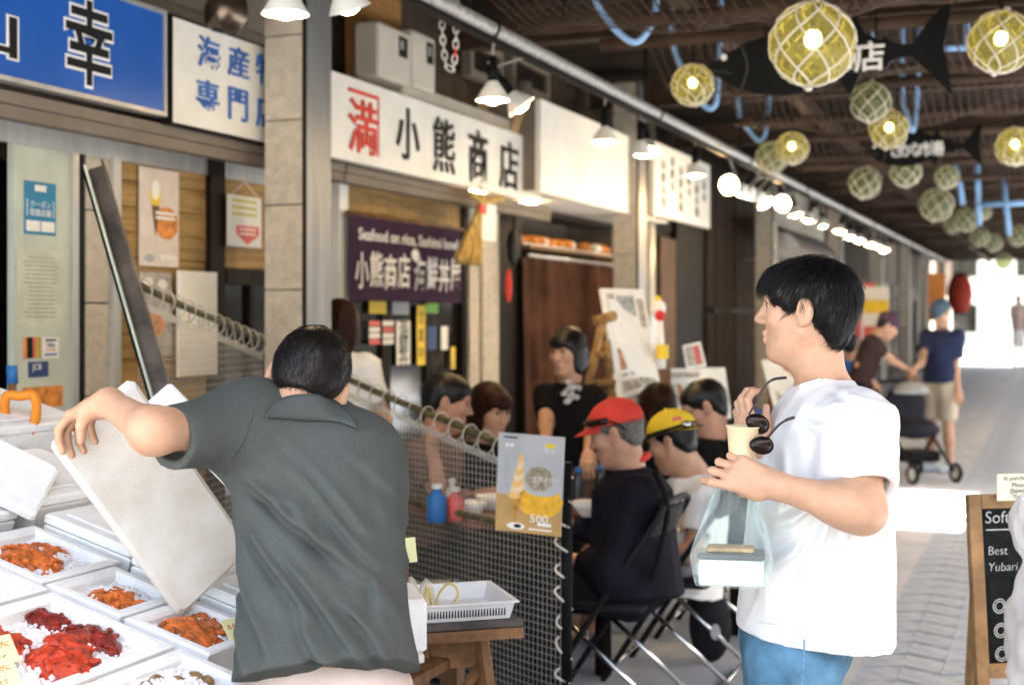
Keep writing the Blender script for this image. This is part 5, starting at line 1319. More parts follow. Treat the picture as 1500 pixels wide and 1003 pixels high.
for k in range(4): blk(.13 + .2 * k, .56, .28 + .2 * k, .76, M_food); blk(.13 + .2 * k, .79, .28 + .2 * k, .82, M_pr)
blk(.1, .86, .9, .95, M_pr)
t, blk, at = menu('menu_board', 'low wide white menu board behind the brown haired woman', ((965, 540), (1062, 538), (1072, 612), (975, 618)), (7.6, 7.6, 7.5, 7.5), M_menu)
for k in range(5): blk(.06 + .18 * k, .3, .2 + .18 * k, .68, M_food if k % 2 else M_pr)
blk(.1, .08, .6, .18, M_pr)
t, blk, at = menu('menu_card', 'small framed card standing on the low menu board', ((1000, 506), (1026, 500), (1035, 536), (1006, 540)), (7.62, 7.62, 7.6, 7.6), M_menu, 'card', False, .03); blk(.1, .1, .9, .9, M_pr); blk(.55, .15, .8, .85, M_pink, .0015)
MB().box((-.06, -.06, -.06), (.06, .0, .0), M=frameM(W(1020, 543, 7.63), RT, UP)).build('stand', M_woodm, t)
t, blk, at = menu('menu_board', 'white menu board leaning behind the man in the white shirt', ((1115, 527), (1165, 522), (1188, 600), (1138, 612)), (8.2, 8.2, 8.0, 8.0), M_menu); blk(.15, .12, .85, .45, M_food); blk(.15, .55, .85, .9, M_pr)
t = thing('wooden_easel', 'weathered wooden easel frame beside the person in the black shirt', 'easel', gpos(865, 7.05))
for a, c in (((884, 465), (845, 640)), ((888, 500), (905, 640)), ((872, 470), (900, 462)), ((862, 560), (900, 560)), ((853, 605), (902, 600)), ((866, 520), (893, 520))):
    p_, e_ = W(*a, 7.1), W(*c, 7.0)
    if abs(p_.z - e_.z) > .2: e_ = p_ + (e_ - p_) * (p_.z / (p_.z - e_.z))
    MB().tube([p_, e_], .026 if a[0] > 880 or a[0] == 872 else .018, 6).build('easel_bar', mat('tan_wood', (.36, .21, .08), .65, var=.3, scale=12), t)
pt_ = W(965, 470, 7.45)
t = thing('lucky_figure', 'small white and red toy figure on a pole beside the tall menu board', 'figure', W(968, 545, 7.45))
MB().tube([W(968, 540, 7.45), W(964, 445, 7.45)], [.03, .02], 8).build('pole', M_menu, t, True); MB().sphere(W(964, 452, 7.45), (.045, .045, .05), 12, 8).build('head', M_card, t, True); MB().sphere(W(967, 462, 7.40), (.03, .03, .03), 10, 8).build('bib', M_red, t, True)
MB().sphere(W(963, 438, 7.45), (.02, .02, .02), 10, 8).build('topknot', M_yel, t, True); MB().cyl(W(970, 505, 7.43), W(970, 525, 7.43), .035, n=10).build('sash', M_yel, t); MB().box((-.05, -.6, -.05), (.05, -.0, .05), M=frameM(W(968, 540, 7.47), RT, UP)).build('plinth', M_woodm, t)

# ================================================================== chalkboard sign with carrier bag
cb = W(1418, 724, 4.0); bx = (RT * .985 + FW * .17).normalized()
leanv = (UP * .995 + FW * .10).normalized(); M = frameM(cb, bx, leanv); Wc, Hc = .46, 1.01
M_frame = mat('tan_frame', (.33, .19, .085), .55, var=.2, scale=12); M_chk = mat('chalk_black', (.012, .013, .013), .85, var=.3, scale=20)
t = thing('chalkboard', 'standing chalkboard with tan wooden frame and chalk lettering on the walk', 'chalkboard', Vector((cb.x, cb.y, 0)) + bx * .23)
fw_ = .042
MB().box((0, -Hc, -.022), (fw_, 0, 0), M=M, bev=.003).build('frame_stile', M_frame, t); MB().box((Wc - fw_, -Hc, -.022), (Wc, 0, 0), M=M, bev=.003).build('frame_stile', M_frame, t)
MB().box((fw_ + .0005, -fw_, -.021), (Wc - fw_ - .0005, -.0005, -.001), M=M).build('frame_rail', M_frame, t); MB().box((fw_ + .0005, -.53, -.021), (Wc - fw_ - .0005, -.53 + fw_, -.001), M=M).build('frame_rail', M_frame, t)
MB().box((fw_ - .004, -.53 + fw_, -.016), (Wc - fw_ + .004, -fw_, -.008), M=M).build('slate', M_chk, t)
for x in (.05, Wc - .05):
    p_ = M @ Vector((x, -.06, -.03)); MB().tube([p_, Vector((p_.x, p_.y, 0)) + FW * .32 + RT * .06], .017, 6).build('back_leg', M_frame, t)
M_chalk = mat('chalk', (.62, .62, .60), .9, var=.2, scale=90)
def chalk(s_, x, y, size, off=-.0006, shear=.1):
    v, f = text_mesh(s_, size, .0008, off, 1, shear); x0 = min(p[0] for p in v)
    MB().add([M @ Vector((x + px - x0, y + py, -.0075 + pz)) for px, py, pz in v], f).build('lettering', M_chalk, t)
chalk('Soft cream', .055, -.068, .05); chalk('Best', .06, -.165, .036); chalk('Yubari melon', .06, -.212, .036, shear=.2); chalk('◎Yubari', .065, -.325, .055); chalk('◎Rich', .065, -.395, .055); chalk('◎Mix', .065, -.462, .055)
MB().box((.055, -.106, -.0075), (.30, -.103, -.007), M=M).build('chalk_line', M_chalk, t)
Mc = frameM(W(1460, 697, 3.98), bx, UP); tc_ = thing('notice_card', 'cream note card with handwriting clipped on top of the chalkboard', 'card', Mc @ Vector((.1, -.07, 0)))
MB().box((0, -.072, 0), (.2, .006, .003), M=Mc).build('card', mat('cream_card', (.72, .70, .52), .6, var=.04), tc_)
for k, s_ in enumerate(('In purchase of', 'Please ask', '(Japanese', 'Yen only)')): text(s_, .019, Mc @ Matrix.Translation((.075 + .01 * (k % 2), -.008 - .018 * k, .0035)), 'writing', M_ink, tc_, .0008)
# white carrier bag hung on the right side of the chalkboard
pk = W(1494, 730, 3.72)
t = thing('carrier_bag', 'crumpled translucent white carrier bag hung over the chalkboard', 'bag', W(1520, 1100, 3.72))
prof = [(0.0, .004, 0), (.05, .028, 0), (.09, .036, .01), (.13, .03, .02), (.155, .022, .03), (.17, .026, .035), (.22, .05, .05), (.30, .085, .065), (.42, .105, .075), (.55, .11, .085), (.62, .10, .085), (.64, .05, .085)]
def cbag(a, c):
    k = c * (len(prof) - 1); i = min(int(k), len(prof) - 2); f_ = k - i; z, r_, sh = [prof[i][j] * (1 - f_) + prof[i + 1][j] * f_ for j in range(3)]
    q_ = 2 * math.pi * a; r2 = r_ * (1 + .13 * math.sin(q_ * 5 + z * 20) + .09 * math.sin(q_ * 9 - z * 37 + 1) + .05 * math.sin(q_ * 17 + z * 60))
    return pk + RT * (sh + r2 * math.cos(q_)) + FW * (r2 * .7 * math.sin(q_)) + UP * (-z + .01 * math.sin(q_ * 3))
b = MB(); b.grid(cbag, 64, 46, closed_u=True)
def milky(name, col, fac):
    m = bpy.data.materials.new(name); m.use_nodes = True; N = m.node_tree.nodes; L = m.node_tree.links; pr = N['Principled BSDF']
    pr.inputs['Base Color'].default_value = (*col, 1); pr.inputs['Roughness'].default_value = .35
    tl = N.new('ShaderNodeBsdfTranslucent'); tl.inputs[0].default_value = (*col, 1); tr = N.new('ShaderNodeBsdfTransparent')
    a = N.new('ShaderNodeMixShader'); a.inputs[0].default_value = .4; c = N.new('ShaderNodeMixShader'); c.inputs[0].default_value = fac
    L.new(pr.outputs[0], a.inputs[1]); L.new(tl.outputs[0], a.inputs[2]); L.new(tr.outputs[0], c.inputs[1]); L.new(a.outputs[0], c.inputs[2]); L.new(c.outputs[0], N['Material Output'].inputs[0]); return m
b.build('bag_film', milky('milky_film', (.72, .70, .69), .78), t, True)
MB().tube(bez([pk + RT * .005, pk + RT * .10 + UP * .04 + FW * .1, M @ Vector((Wc - .12, .012, -.01))], 6), .009, 6).build('handle', MATS['white_rope'], t, True)

# ================================================================== far things
pl = W(1406, 430, 33)
t = thing('paper_lantern', 'red paper lantern hanging far down the arcade', 'lantern', pl); b = MB(); b.lathe([(.12, .46), (.16, .44)] + [(.30 * math.sin(math.pi * (.14 + .72 * k / 14)) ** .6 * (1 + .02 * (k % 2)), .42 - .84 * k / 14) for k in range(15)] + [(.16, -.44), (.12, -.46)], pl, (0, 0, 1), 20); b.build('paper_body', mat('red_paper', (.33, .035, .02), .7, var=.12), t, True)
MB().cyl(pl + Vector((0, 0, .45)), (pl.x, pl.y, 3.56), .012, n=6).build('cord', M_dark, t); MB().cyl(pl + Vector((0, 0, .44)), pl + Vector((0, 0, .50)), .15, n=16).build('top_ring', M_black, t); MB().cyl(pl - Vector((0, 0, .50)), pl - Vector((0, 0, .44)), .15, n=16).build('bottom_ring', M_black, t)
t = thing('end_building', 'pale sunlit building closing the view past the arcade end', 'building', (2, 80, 0))
MB().box((-14, 78, 0), (20, 84, 7)).build('wall', M_white, t)
for k in range(9):
    for z in (.6, 3.6): 
        w_ = MB().box((-12.5 + k * 3.5, 77.95, z), (-10.8 + k * 3.5, 77.995, z + 1.7)).build('window', M_alu, t); MB().box((-12.4 + k * 3.5, 77.9, z + .1), (-10.9 + k * 3.5, 77.949, z + 1.6)).build('pane', M_glassd, w_)
MB().box((-14.3, 77.6, 7), (20.3, 84.3, 7.3)).build('roof', M_side, t)
# stroller
po = gpos(1338, 12.7)
t = thing('stroller', 'black baby stroller between the stooping man and navy shirted person', 'stroller', po)
sf = (RT * .3 - FW * .95).normalized(); ss = UP.cross(sf); M = frameM(po, sf, ss) @ Matrix.Scale(.86, 4); V = lambda x, y, z: M @ Vector((x, y, z))
for s_ in (-.24, .24):
    MB().tube([V(-.42, s_, 1.02), V(-.1, s_, .55), V(.38, s_, .12)], .016, 8).build('side_frame', M_blkp, t); MB().tube([V(.12, s_, .55), V(-.33, s_, .10)], .016, 8).build('rear_leg', M_blkp, t)
    for x in (.38, -.33):
        w_ = MB(); w_.tube([V(x + .085 * math.cos(a), s_ * 1.1, .10 + .085 * math.sin(a)) for a in np.linspace(0, 6.283, 18, endpoint=False)], .02, 8, closed=True); wo = w_.build('wheel', M_black, t, True); MB().cyl(V(x, s_ * 1.06, .10), V(x, s_ * 1.14, .10), .06, n=14).build('hub', M_gryp, wo)
MB().tube([V(-.42, -.24, 1.02), V(-.45, 0, 1.04), V(-.42, .24, 1.02)], .017, 8).build('handle', M_blkp, t)
s = Sdf(); c0 = np.array(V(0, 0, .55)); s.ell(c0, (.24, .22, .10), np.array([sf, ss, UP]).T, k=.08); s.ell(np.array(V(-.16, 0, .78)), (.10, .22, .22), np.array([sf, ss, UP]).T, k=.08); v_, q_ = s.mesh(.02); np_mesh('seat', [(v_, q_)], mat('stroller_cloth', (.02, .02, .028), .8, var=.15), t)
s = Sdf(); s.ell(np.array(V(-.05, 0, .93)), (.17, .17, .11), np.array([sf, ss, UP]).T); s.half(V(0, 0, .92), (0, 0, -1)); v_, q_ = s.mesh(.02); np_mesh('canopy', [(v_, q_)], mat('stroller_grey', (.30, .30, .29), .8, var=.1), t)
MB().box((-.2, -.2, .20), (.22, .2, .32), M=M, bev=.02).build('basket', M_black, t)

def boxsign(label, u, v0, v1, d, cols, w=.28):
    p = W(u, v1, d); t = thing('shop_banner', label, 'banner', (p.x, p.y, 0)); zt = W(u, v0, d).z; n = len(cols)
    for k, m_ in enumerate(cols): MB().box((p.x - w / 2, p.y - .02, zt - (zt - p.z) * (k + 1) / n + .002), (p.x + w / 2, p.y + .02, zt - (zt - p.z) * k / n)).build('cloth_panel', m_, t)
    MB().cyl((p.x - w / 2 - .02, p.y, 0), (p.x - w / 2 - .02, p.y, zt + .05), .018, n=8).build('pole', M_alu, t); MB().cyl((p.x, p.y, 0), (p.x, p.y, .04), .2, n=16).build('foot', M_black, t)
boxsign('white and yellow banner standing behind the stooping man', 1283, 420, 478, 19, [M_white, M_yel, M_white], .34)
boxsign('red banner standing beside the white and yellow one', 1262, 415, 500, 20, [M_pink], .40)
boxsign('orange banner standing beside the red paper lantern', 1372, 400, 470, 24, [M_or2], .30)

for k in range(5):  # unseen row of buildings, added to hold back low side light
    y0 = -14 + k * 14; hh = (6.2, 7.4, 5.8, 6.8, 6.4)[k]; mw = (M_cream, M_side, M_tile, M_side, M_cream)[k]
    t = thing('added_light_block_building', ('added light-blocking beige two storey building across the street from the fish stall', 'added light-blocking taller brown building across the street from the dining tables', 'added light-blocking low tiled building across the street from the timber wall', 'added light-blocking brown building across the street beside the low tiled one', 'added light-blocking cream building across the street by the arcade end')[k], 'building', (15, y0 + 7, 0))
    MB().box((12.5, y0 + .1, 0), (19, y0 + 13.9, hh)).build('wall', mw, t); MB().box((12.2, y0, hh), (19.3, y0 + 13.95, hh + .3)).build('roof', M_roof, t)
    for j in range(5):
        for z in (.5, 3.4):
            w_ = MB().box((12.44, y0 + 1 + j * 2.6, z), (12.498, y0 + 2.8 + j * 2.6, z + 1.7)).build('window', M_alu, t); MB().box((12.42, y0 + 1.1 + j * 2.6, z + .1), (12.439, y0 + 2.7 + j * 2.6, z + 1.6)).build('pane', M_glassd, w_)
# ================================================================== people
V3 = lambda p: np.array(p, float)
def nrm(v): v = V3(v); return v / np.linalg.norm(v)
def basis(f, u=(0, 0, 1)):
    f = nrm(f); r = nrm(np.cross(f, V3(u))); return r, f, np.cross(r, f)
SK = {}
def skin(name, col):
    m = mat(name, col, .50, var=.09, scale=16, sss=.10, bump=.14, bscale=380, spec=.35, detail=8); return m
M_skA = skin('skin_light', (.54, .315, .20)); M_skB = skin('skin_tan', (.49, .28, .175)); M_skC = skin('skin_ruddy', (.45, .235, .15))
M_lip = mat('lip', (.50, .22, .18), .45, var=.05); M_eyew = mat('eye_white', (.45, .42, .39), .25, var=0); M_iris = mat('iris', (.012, .008, .006), .15, var=0)
M_hblk = mat('hair_black', (.006, .0045, .0045), .42, var=.3, scale=60, spec=.35); M_hbrn = mat('hair_brown', (.026, .010, .006), .42, var=.3, scale=60); M_hgry = mat('hair_grey', (.13, .115, .10), .6, var=.3, scale=80)

def head_sdf(S, c, f, u, s=1.0, neck_to=None, neck_r=.056, ears=True):
    r, f, u = basis(f, u); A = np.stack([r, f, u], 1); c = V3(c)
    P = lambda x, y, z: c + s * (A @ V3((x, y, z)))
    E = lambda p, q, k=.02, sub=False: S.ell(P(*p), V3(q) * s, A, k=k * s, sub=sub)
    Cp = lambda a, b, ra, rb, k=.02, sub=False: S.cap(P(*a), P(*b), ra * s, rb * s, k=k * s, sub=sub)
    E((0, -.014, .036), (.074, .096, .086)); E((0, .03, -.03), (.060, .060, .078), .03)
    for x in (-1, 1):
        Cp((x * .052, -.002, -.045), (x * .022, .062, -.100), .022, .019, .03); E((x * .042, .055, -.014), (.026, .028, .026), .03)
    E((0, .070, -.102), (.020, .019, .016), .02); E((0, .058, -.056), (.030, .028, .034), .025)
    Cp((-.032, .078, .034), (.032, .078, .034), .016, .016, .025); E((0, .050, .058), (.054, .035, .036), .03)
    for x in (-1, 1): E((x * .031, .101, .013), (.017, .017, .012), .014, True)
    Cp((0, .086, .024), (0, .108, -.018), .0085, .0120, .012); E((0, .1115, -.021), (.0120, .0105, .0095), .006)
    for x in (-1, 1): E((x * .013, .099, -.025), (.0085, .009, .008), .008)
    Cp((-.016, .0915, -.054), (.016, .0915, -.054), .0075, .0075, .007); Cp((-.014, .0895, -.069), (.014, .0895, -.069), .0080, .0080, .007); Cp((-.024, .099, -.062), (.024, .099, -.062), .0018, .0018, .004, True)
    if ears:
        for x in (-1, 1):
            th = .25; E((x * .081, -.013, .0), (.012, .020, .034), .008); E((x * .091, -.004, .002), (.007, .010, .018), .006, True); E((x * .079, -.004, -.026), (.007, .010, .010), .006)
    if neck_to is not None:
        S.cap(P(0, -.028, -.055), neck_to, .054 * s, neck_r, k=.035)
        Cp((0, .03, -.085), (0, -.01, -.13), .028, .035, .05)
    return P, A
def eyes(P, A, s, body_pieces, closed=.5):
    for x in (-1, 1):
        b = Sdf(); b.ell(P(x * .031, .0765, .012), V3((.0130, .0115, .0058)) * s, A); v, q = b.mesh(.0025); body_pieces.append((v, q, 1))
        b = Sdf(); b.ell(P(x * .031, .0840, .0122), V3((.0068, .0050, .0058)) * s, A); v, q = b.mesh(.0018); body_pieces.append((v, q, 2))
        b = Sdf()
        for t in range(4): b.cap(P(x * (.014 + .009 * t), .092 - .0028 * t * t * .55, .036 + .003 * math.sin(t)), P(x * (.023 + .009 * t), .0915 - .0028 * (t + 1) ** 2 * .55, .036 + .003 * math.sin(t + 1)), .0028 * s, .0026 * s, k=.002)
        b.cap(P(x * .019, .0905, .0195), P(x * .044, .083, .0195), .0018 * s, .0016 * s, k=.001)
        v, q = b.mesh(.002); body_pieces.append((v, q, 2))
    b = Sdf(); b.cap(P(-.012, .0955, -.0565), P(.012, .0955, -.0565), .0048 * s, .0048 * s, k=.003); b.cap(P(-.011, .0935, -.068), P(.011, .0935, -.068), .0052 * s, .0052 * s, k=.003); v, q = b.mesh(.0022); body_pieces.append((v, q, 3))
def hand_sdf(S, w, d, n, size=1.0, curl=(.5, .6, .4), thumb=(.5, .3), left=True, spread=.10, curls=None):
    """w wrist, d direction of the hand, n the way the palm faces"""
    d = nrm(d); n = nrm(V3(n) - d * (V3(n) @ d)); side = np.cross(d, n) * (1 if left else -1); w = V3(w); z = size   # side points to the thumb
    S.cap(w, w + d * .03 * z, .026 * z, .027 * z, k=.02)
    offs = (.030, .010, -.010, -.028); lens = ((.043, .026, .021), (.047, .030, .022), (.044, .028, .021), (.034, .021, .019)); rad = (.0098, .0102, .0096, .0086)
    for i in range(4):
        kn = w + d * (.092 - .004 * abs(i - 1) ** 1.5) * z + side * offs[i] * z
        S.cap(w + d * .025 * z + side * offs[i] * .6 * z, kn, .0135 * z, .0118 * z, k=.016)
        a = 0; p = kn; cu = curls[i] if curls else curl
        dd0 = nrm(d + side * (offs[i] * spread / .03))
        for j in range(3):
            a += cu[j]; dd = dd0 * math.cos(a) + n * math.sin(a); q = p + dd * lens[i][j] * z
            S.cap(p, q, rad[i] * z * (1 - .08 * j), rad[i] * z * (.92 - .08 * j), k=.004); p = q
    tb = w + d * .03 * z + side * .026 * z; a, b_ = thumb
    S.ell(tb + d * .012 * z + n * .006 * z, V3((.022, .017, .017)) * z, np.stack([d, side, n], 1), k=.018)
    d1 = nrm(d * .72 + side * .62 * (1 - a) + n * a); t1 = tb + d1 * .042 * z; S.cap(tb, t1, .0135 * z, .011 * z, k=.010)
    d2 = nrm(d1 + n * b_ - side * b_ * .6); S.cap(t1, t1 + d2 * .030 * z, .011 * z, .009 * z, k=.005)
def strands(v, q, crown, center, n, L, rad, seed, lift=.004, grav=.3, wild=.25, fwd=None, keep=None):
    """thin hairs lying along the surface of a hair cap, combed away from the crown"""
    rg = np.random.default_rng(seed); a, b, c = v[q[:, 0]], v[q[:, 1]], v[q[:, 2]]
    N = np.cross(b - a, c - a); ln = np.linalg.norm(N, axis=1); N /= np.maximum(ln, 1e-9)[:, None]
    mid = v[q].mean(1); out = ((mid - center) * N).sum(1) > .0
    if keep is not None: out &= keep(mid)
    idx = rg.choice(np.nonzero(out)[0], n)
    p = mid[idx] + (rg.random((n, 3)) - .5) * .004; nn = N[idx]; pts = [p - nn * .002]
    t = p - crown; t += rg.normal(0, 1, (n, 3)) * wild * .06
    if fwd is not None: t = t + fwd * .03
    t -= nn * (t * nn).sum(1)[:, None]; t /= np.maximum(np.linalg.norm(t, axis=1), 1e-6)[:, None]
    ll = L * rg.uniform(.6, 1.25, n)[:, None]; K = 4
    for k in range(1, K + 1):
        p = p + t * ll / K + nn * lift * (1.0 if k < 3 else -.6) * rg.uniform(.2, 1, (n, 1)) / 2
        t = t + V3((0, 0, -grav / K)); t -= nn * (t * nn).sum(1)[:, None] * .8; 
        # follow the curvature of the head
        rv = p - center; nn2 = rv / np.linalg.norm(rv, axis=1)[:, None]; nn = nn * .5 + nn2 * .5; nn /= np.linalg.norm(nn, axis=1)[:, None]
        t -= nn * (t * nn).sum(1)[:, None] * .9; t /= np.maximum(np.linalg.norm(t, axis=1), 1e-6)[:, None]
        pts.append(p.copy())
    pts = np.stack(pts, 1); M_ = K + 1; V = np.zeros((n, M_, 3, 3))
    for k in range(M_):
        x = np.cross(t, nn); x /= np.maximum(np.linalg.norm(x, axis=1), 1e-6)[:, None]; rr = rad * (1 - .75 * k / K)
        for j, ang in enumerate((0, 2.09, 4.19)): V[:, k, j] = pts[:, k] + (x * math.cos(ang) + nn * math.sin(ang)) * rr
    base = (np.arange(n) * M_ * 3)[:, None]; F = []
    for k in range(K):
        for j in range(3): F.append(base + np.array([[k*3+j, k*3+(j+1)%3, (k+1)*3+(j+1)%3, (k+1)*3+j]]))
    return V.reshape(-1, 3), np.concatenate(F)
def hair(par, P, A, s, m, style='short', res=.006, n=0, seed=1, rad=.0008, L=.04, name='hair'):
    S = Sdf(); E = lambda p, q, k=.02, sub=False: S.ell(P(*p), V3(q) * s, A, k=k * s, sub=sub)
    g = dict(short=(.082, .105, .093), full=(.087, .112, .100), crop=(.079, .101, .090), bob=(.088, .108, .097), long=(.086, .108, .096))[style]
    E((0, -.018, .040), g)
    E((0, -.062, -.02), (.066, .044, .062) if style != 'crop' else (.062, .036, .05), .03)
    if style == 'short': E((0, .045, .068), (.066, .046, .036), .03)
    if style == 'full': E((0, .055, .078), (.066, .050, .040), .03); E((0, .084, .055), (.056, .020, .026), .02)
    if style in ('bob', 'long'):
        for x in (-1, 1): E((x * .068, -.01, -.035), (.022, .055, .085), .03)
        E((0, -.07, -.05), (.078, .040, .10), .03); E((0, .07, .062), (.062, .035, .035), .03)
        if style == 'long': E((0, -.075, -.14), (.085, .038, .12), .04)
    E((0, .120, -.055), (.082, .076, .100) if style not in ('bob', 'long') else (.060, .085, .088), .010, True)
    if style not in ('bob', 'long'):
        for x in (-1, 1): E((x * .085, -.010, -.012), (.030, .026, .040), .008, True); E((x * .085, .02, -.06), (.05, .05, .05), .01, True)
    cl = folds(A[:, 2], .016, .0045 if style != 'crop' else .0015, seed)
    v, q = S.mesh(res, cl); pcs = [(v, q)]
    if n: pcs.append(strands(v, q, P(0, -.05, .13), P(0, -.015, .02), n, L * s, rad, seed))
    return np_mesh(name, pcs, m, par)
def torso(S, a, b, e1, ts, rx, ry, bend=(0, 0, 0), ex=2.2): S.loft(a, b, e1, ts, rx, ry, bend, k=.04, ex=ex)
def sleeve(S, a, b, ra, rb, hollow=True, k=.04):
    a, b = V3(a), V3(b); d = nrm(b - a); o = nrm(np.cross(d, (0.3, .5, .8)))
    S.cap(a, a + d * .01, ra, ra, k=k); S.loft(a, b, o, [0, 1], [ra, rb], [ra, rb], k=k)
    return (b, d, rb)
def hollow(S, ends):
    for b, d, rb in ends: S.cap(b - d * .012, b + d * .06, rb - .018, rb - .014, k=.008, sub=True)
def shoe(par, ank, d, m, L=.27):
    d = nrm((d[0], d[1], 0)); a = V3(ank); g = V3((a[0], a[1], 0)); S = Sdf(); A = np.stack([d, np.cross((0, 0, 1), d), (0, 0, 1)], 1)
    S.ell(g + d * .06 + V3((0, 0, .03)), (L * .5, .046, .045), A, k=.02); S.ell(g + d * (-.02) + V3((0, 0, .055)), (.065, .042, .06), A, k=.03); S.half(g + V3((0, 0, .001)), (0, 0, -1))
    v, q = S.mesh(.008); return np_mesh('shoe', [(v, q)], m, par)

def figure(label, J, skin_m, shirt_m, pants_m, hair_m, hstyle='short', shoes_m=None, sleeves='short', shorts=False, res=.011, hres=.0055, hn=250, group=None, tor=None, fold=None, hair_on=True, seed=1, legs=True, hands=True, arms=('L', 'R'), sl=.62, sleeve_r=(.066, .064), face=True, long_coat=0):
    """a whole person from joint positions in the place"""
    J = {k: (V3(v) if k != 'head' else v) for k, v in J.items()}
    c, f, u, s = J['head']; body = []; 
    # skin: head and neck
    S = Sdf(); P, A = head_sdf(S, c, f, u, s, J['neck']); v, q = S.mesh(hres); body.append((relax(v, q, 1, .3), q, 0))
    if face: eyes(P, A, s, body)
    # skin: arms, legs, hidden trunk joined to the same body
    S = Sdf()
    S.loft(J['pel'], J['neck'], J['lat'], [0, .5, .85, 1], [.13, .12, .13, .05], [.09, .085, .08, .045], k=.03)
    for x in arms:
        S.cap(J['sh' + x], J['el' + x], .046, .037, k=.03); S.cap(J['el' + x], J['wr' + x], .038, .026, k=.02)
    if legs:
        for x in 'LR': S.cap(J['hip' + x], J['kn' + x], .075, .05, k=.03); S.cap(J['kn' + x], J['an' + x], .052, .034, k=.02); S.ell(V3(J['kn' + x]) * .65 + V3(J['an' + x]) * .35 , (.05, .05, .09), k=.03)
    v, q = S.mesh(res); body.append((v, q, 0))
    if hands:
        for x in arms:
            S = Sdf(); hd = J.get('hd' + x, J['wr' + x] - J['el' + x]); hn_ = J.get('pn' + x, V3((0, 0, -1)) + .3 * nrm(hd))
            hand_sdf(S, J['wr' + x], hd, hn_, .97 * s, left=(x == 'L')); v, q = S.mesh(.0055); body.append((v, q, 0))
    o = np_mesh('person', body, [skin_m, M_eyew, M_iris, M_lip]); tag(o, label, 'person', group)
    if hair_on: hair(o, P, A, s, hair_m, hstyle, .007, hn, seed, .0011)
    # shirt
    S = Sdf(); ts, rx, ry = tor if tor else ([0, .2, .55, .82, .93, 1], [.178, .17, .172, .185, .14, .058], [.125, .12, .118, .115, .09, .055])
    torso(S, J['pel'], J['neck'], J['lat'], ts, rx, ry); ends = []
    for x in arms:
        e = J['sh' + x] * (1 - sl) + J['el' + x] * sl
        if sleeves == 'short': ends.append(sleeve(S, J['sh' + x], e, *sleeve_r))
        else:
            S.cap(J['sh' + x], J['el' + x], sleeve_r[0], sleeve_r[1] * .9, k=.04); ends.append(sleeve(S, J['el' + x], J['el' + x] * .08 + J['wr' + x] * .92, sleeve_r[1] * .9, .045))
    hollow(S, ends)
    S.cap(J['neck'], V3(J['neck']) + nrm(P(0, -.03, -.05) - V3(J['neck'])) * .04, .050, .048, k=.01, sub=True)
    v, q = S.mesh(res * .85, fold or dsum(folds(V3(J['pel']) - V3(J['neck']), .06, .006, seed), folds(V3(J['lat']) + V3((0, 0, .8)), .05, .005, seed + 3)))
    np_mesh('shirt', [(v, q)], shirt_m, o)
    if legs:
        S = Sdf(); pel = V3(J['pel']); S.cap(J['hipL'], J['hipR'], .10, .10, k=.05); ends = []
        for x in 'LR':
            if shorts: ends.append(sleeve(S, J['hip' + x], J['hip' + x] * .12 + J['kn' + x] * .88, .10, .085))
            else: S.cap(J['hip' + x], J['kn' + x], .092, .066, k=.03); S.cap(J['kn' + x], J['an' + x], .066, .050, k=.03)
        hollow(S, ends); v, q = S.mesh(res, folds((0, 0, 1), .05, .006, seed + 9)); np_mesh('trousers', [(v, q)], pants_m, o)
        if shoes_m:
            for x in 'LR': shoe(o, J['an' + x], J['toe'], shoes_m)
    return o, P, A
def cap_hat(par, P, A, s, m, brim_m, brim=.075, name='cap', wide=False, tilt=0):
    S = Sdf(); S.ell(P(0, -.012, .050), V3((.088, .108, .088)) * s, A); S.half(P(0, 0, .042), -A[:, 2] + .12 * A[:, 1]); S.ell(P(0, -.012, .030), V3((.082, .102, .085)) * s, A, k=.002, sub=True)
    v, q = S.mesh(.0055, lo=P(0, 0, .05) - .15, hi=P(0, 0, .05) + .15); o = np_mesh(name, [(v, q)], m, par)
    b = MB()
    def br(a, c):
        if wide: ang = 2 * math.pi * a; r0, r1 = (.082, .103), (.082 + brim, .103 + brim * 1.05)
        else: ang = math.pi * (.12 + .76 * a); r0, r1 = (.082, .100), (.082 * (1 - .1), .100 + brim)
        x = (r0[0] + (r1[0] - r0[0]) * c) * math.cos(ang); y = -.012 + (r0[1] + (r1[1] - r0[1]) * c) * math.sin(ang)
        return Vector(P(x, y, .047 + .006 * math.sin(ang) - .02 * c * (1 if not wide else .4) - (0 if wide else .18 * x * x / .01 * .06)))
    b.grid(br, 28, 6, closed_u=wide); br_ = b.build('brim', brim_m, par, True)
    md = br_.modifiers.new('thick', 'SOLIDIFY'); md.thickness = .004
    MB().sphere(P(0, -.012, .139), .009 * s, 8, 6).build('button', m, par, True)
    return o
D = lambda u, v, d: V3(W(u, v, d))
RTn, FWn, UPn = V3(RT), V3(FW), V3(UP)

# ------------------------------------------------------------------ man in the white T-shirt
M_tee = mat('white_tee', (.74, .73, .72), .85, var=.02, scale=6, bump=.12, bscale=500); M_jean = mat('blue_denim', (.10, .22, .33), .85, var=.28, scale=9, bump=.25, bscale=420)
hf = nrm(-.927 * RTn + .375 * FWn + .02 * UPn); hc = D(1180, 456, 3.1); body = []
S = Sdf(); P, A = head_sdf(S, hc, hf, UPn, .955, D(1208, 566, 3.13), .052); S.cap(D(1192, 590, 3.13), D(1232, 590, 3.13), .045, .045, k=.05); v, q = S.mesh(.0030); body.append((relax(v, q, 1, .3), q, 0)); eyes(P, A, .955, body)
S = Sdf(); shL, elL, wrL = D(1256, 615, 2.98), D(1264, 748, 2.88), D(1140, 712, 2.84)
S.cap(shL, elL, .050, .044, k=.03); S.cap(elL, wrL, .047, .0275, k=.03); S.ell(elL * .78 + wrL * .22 + V3((0, 0, .003)), (.05, .05, .042), k=.04)
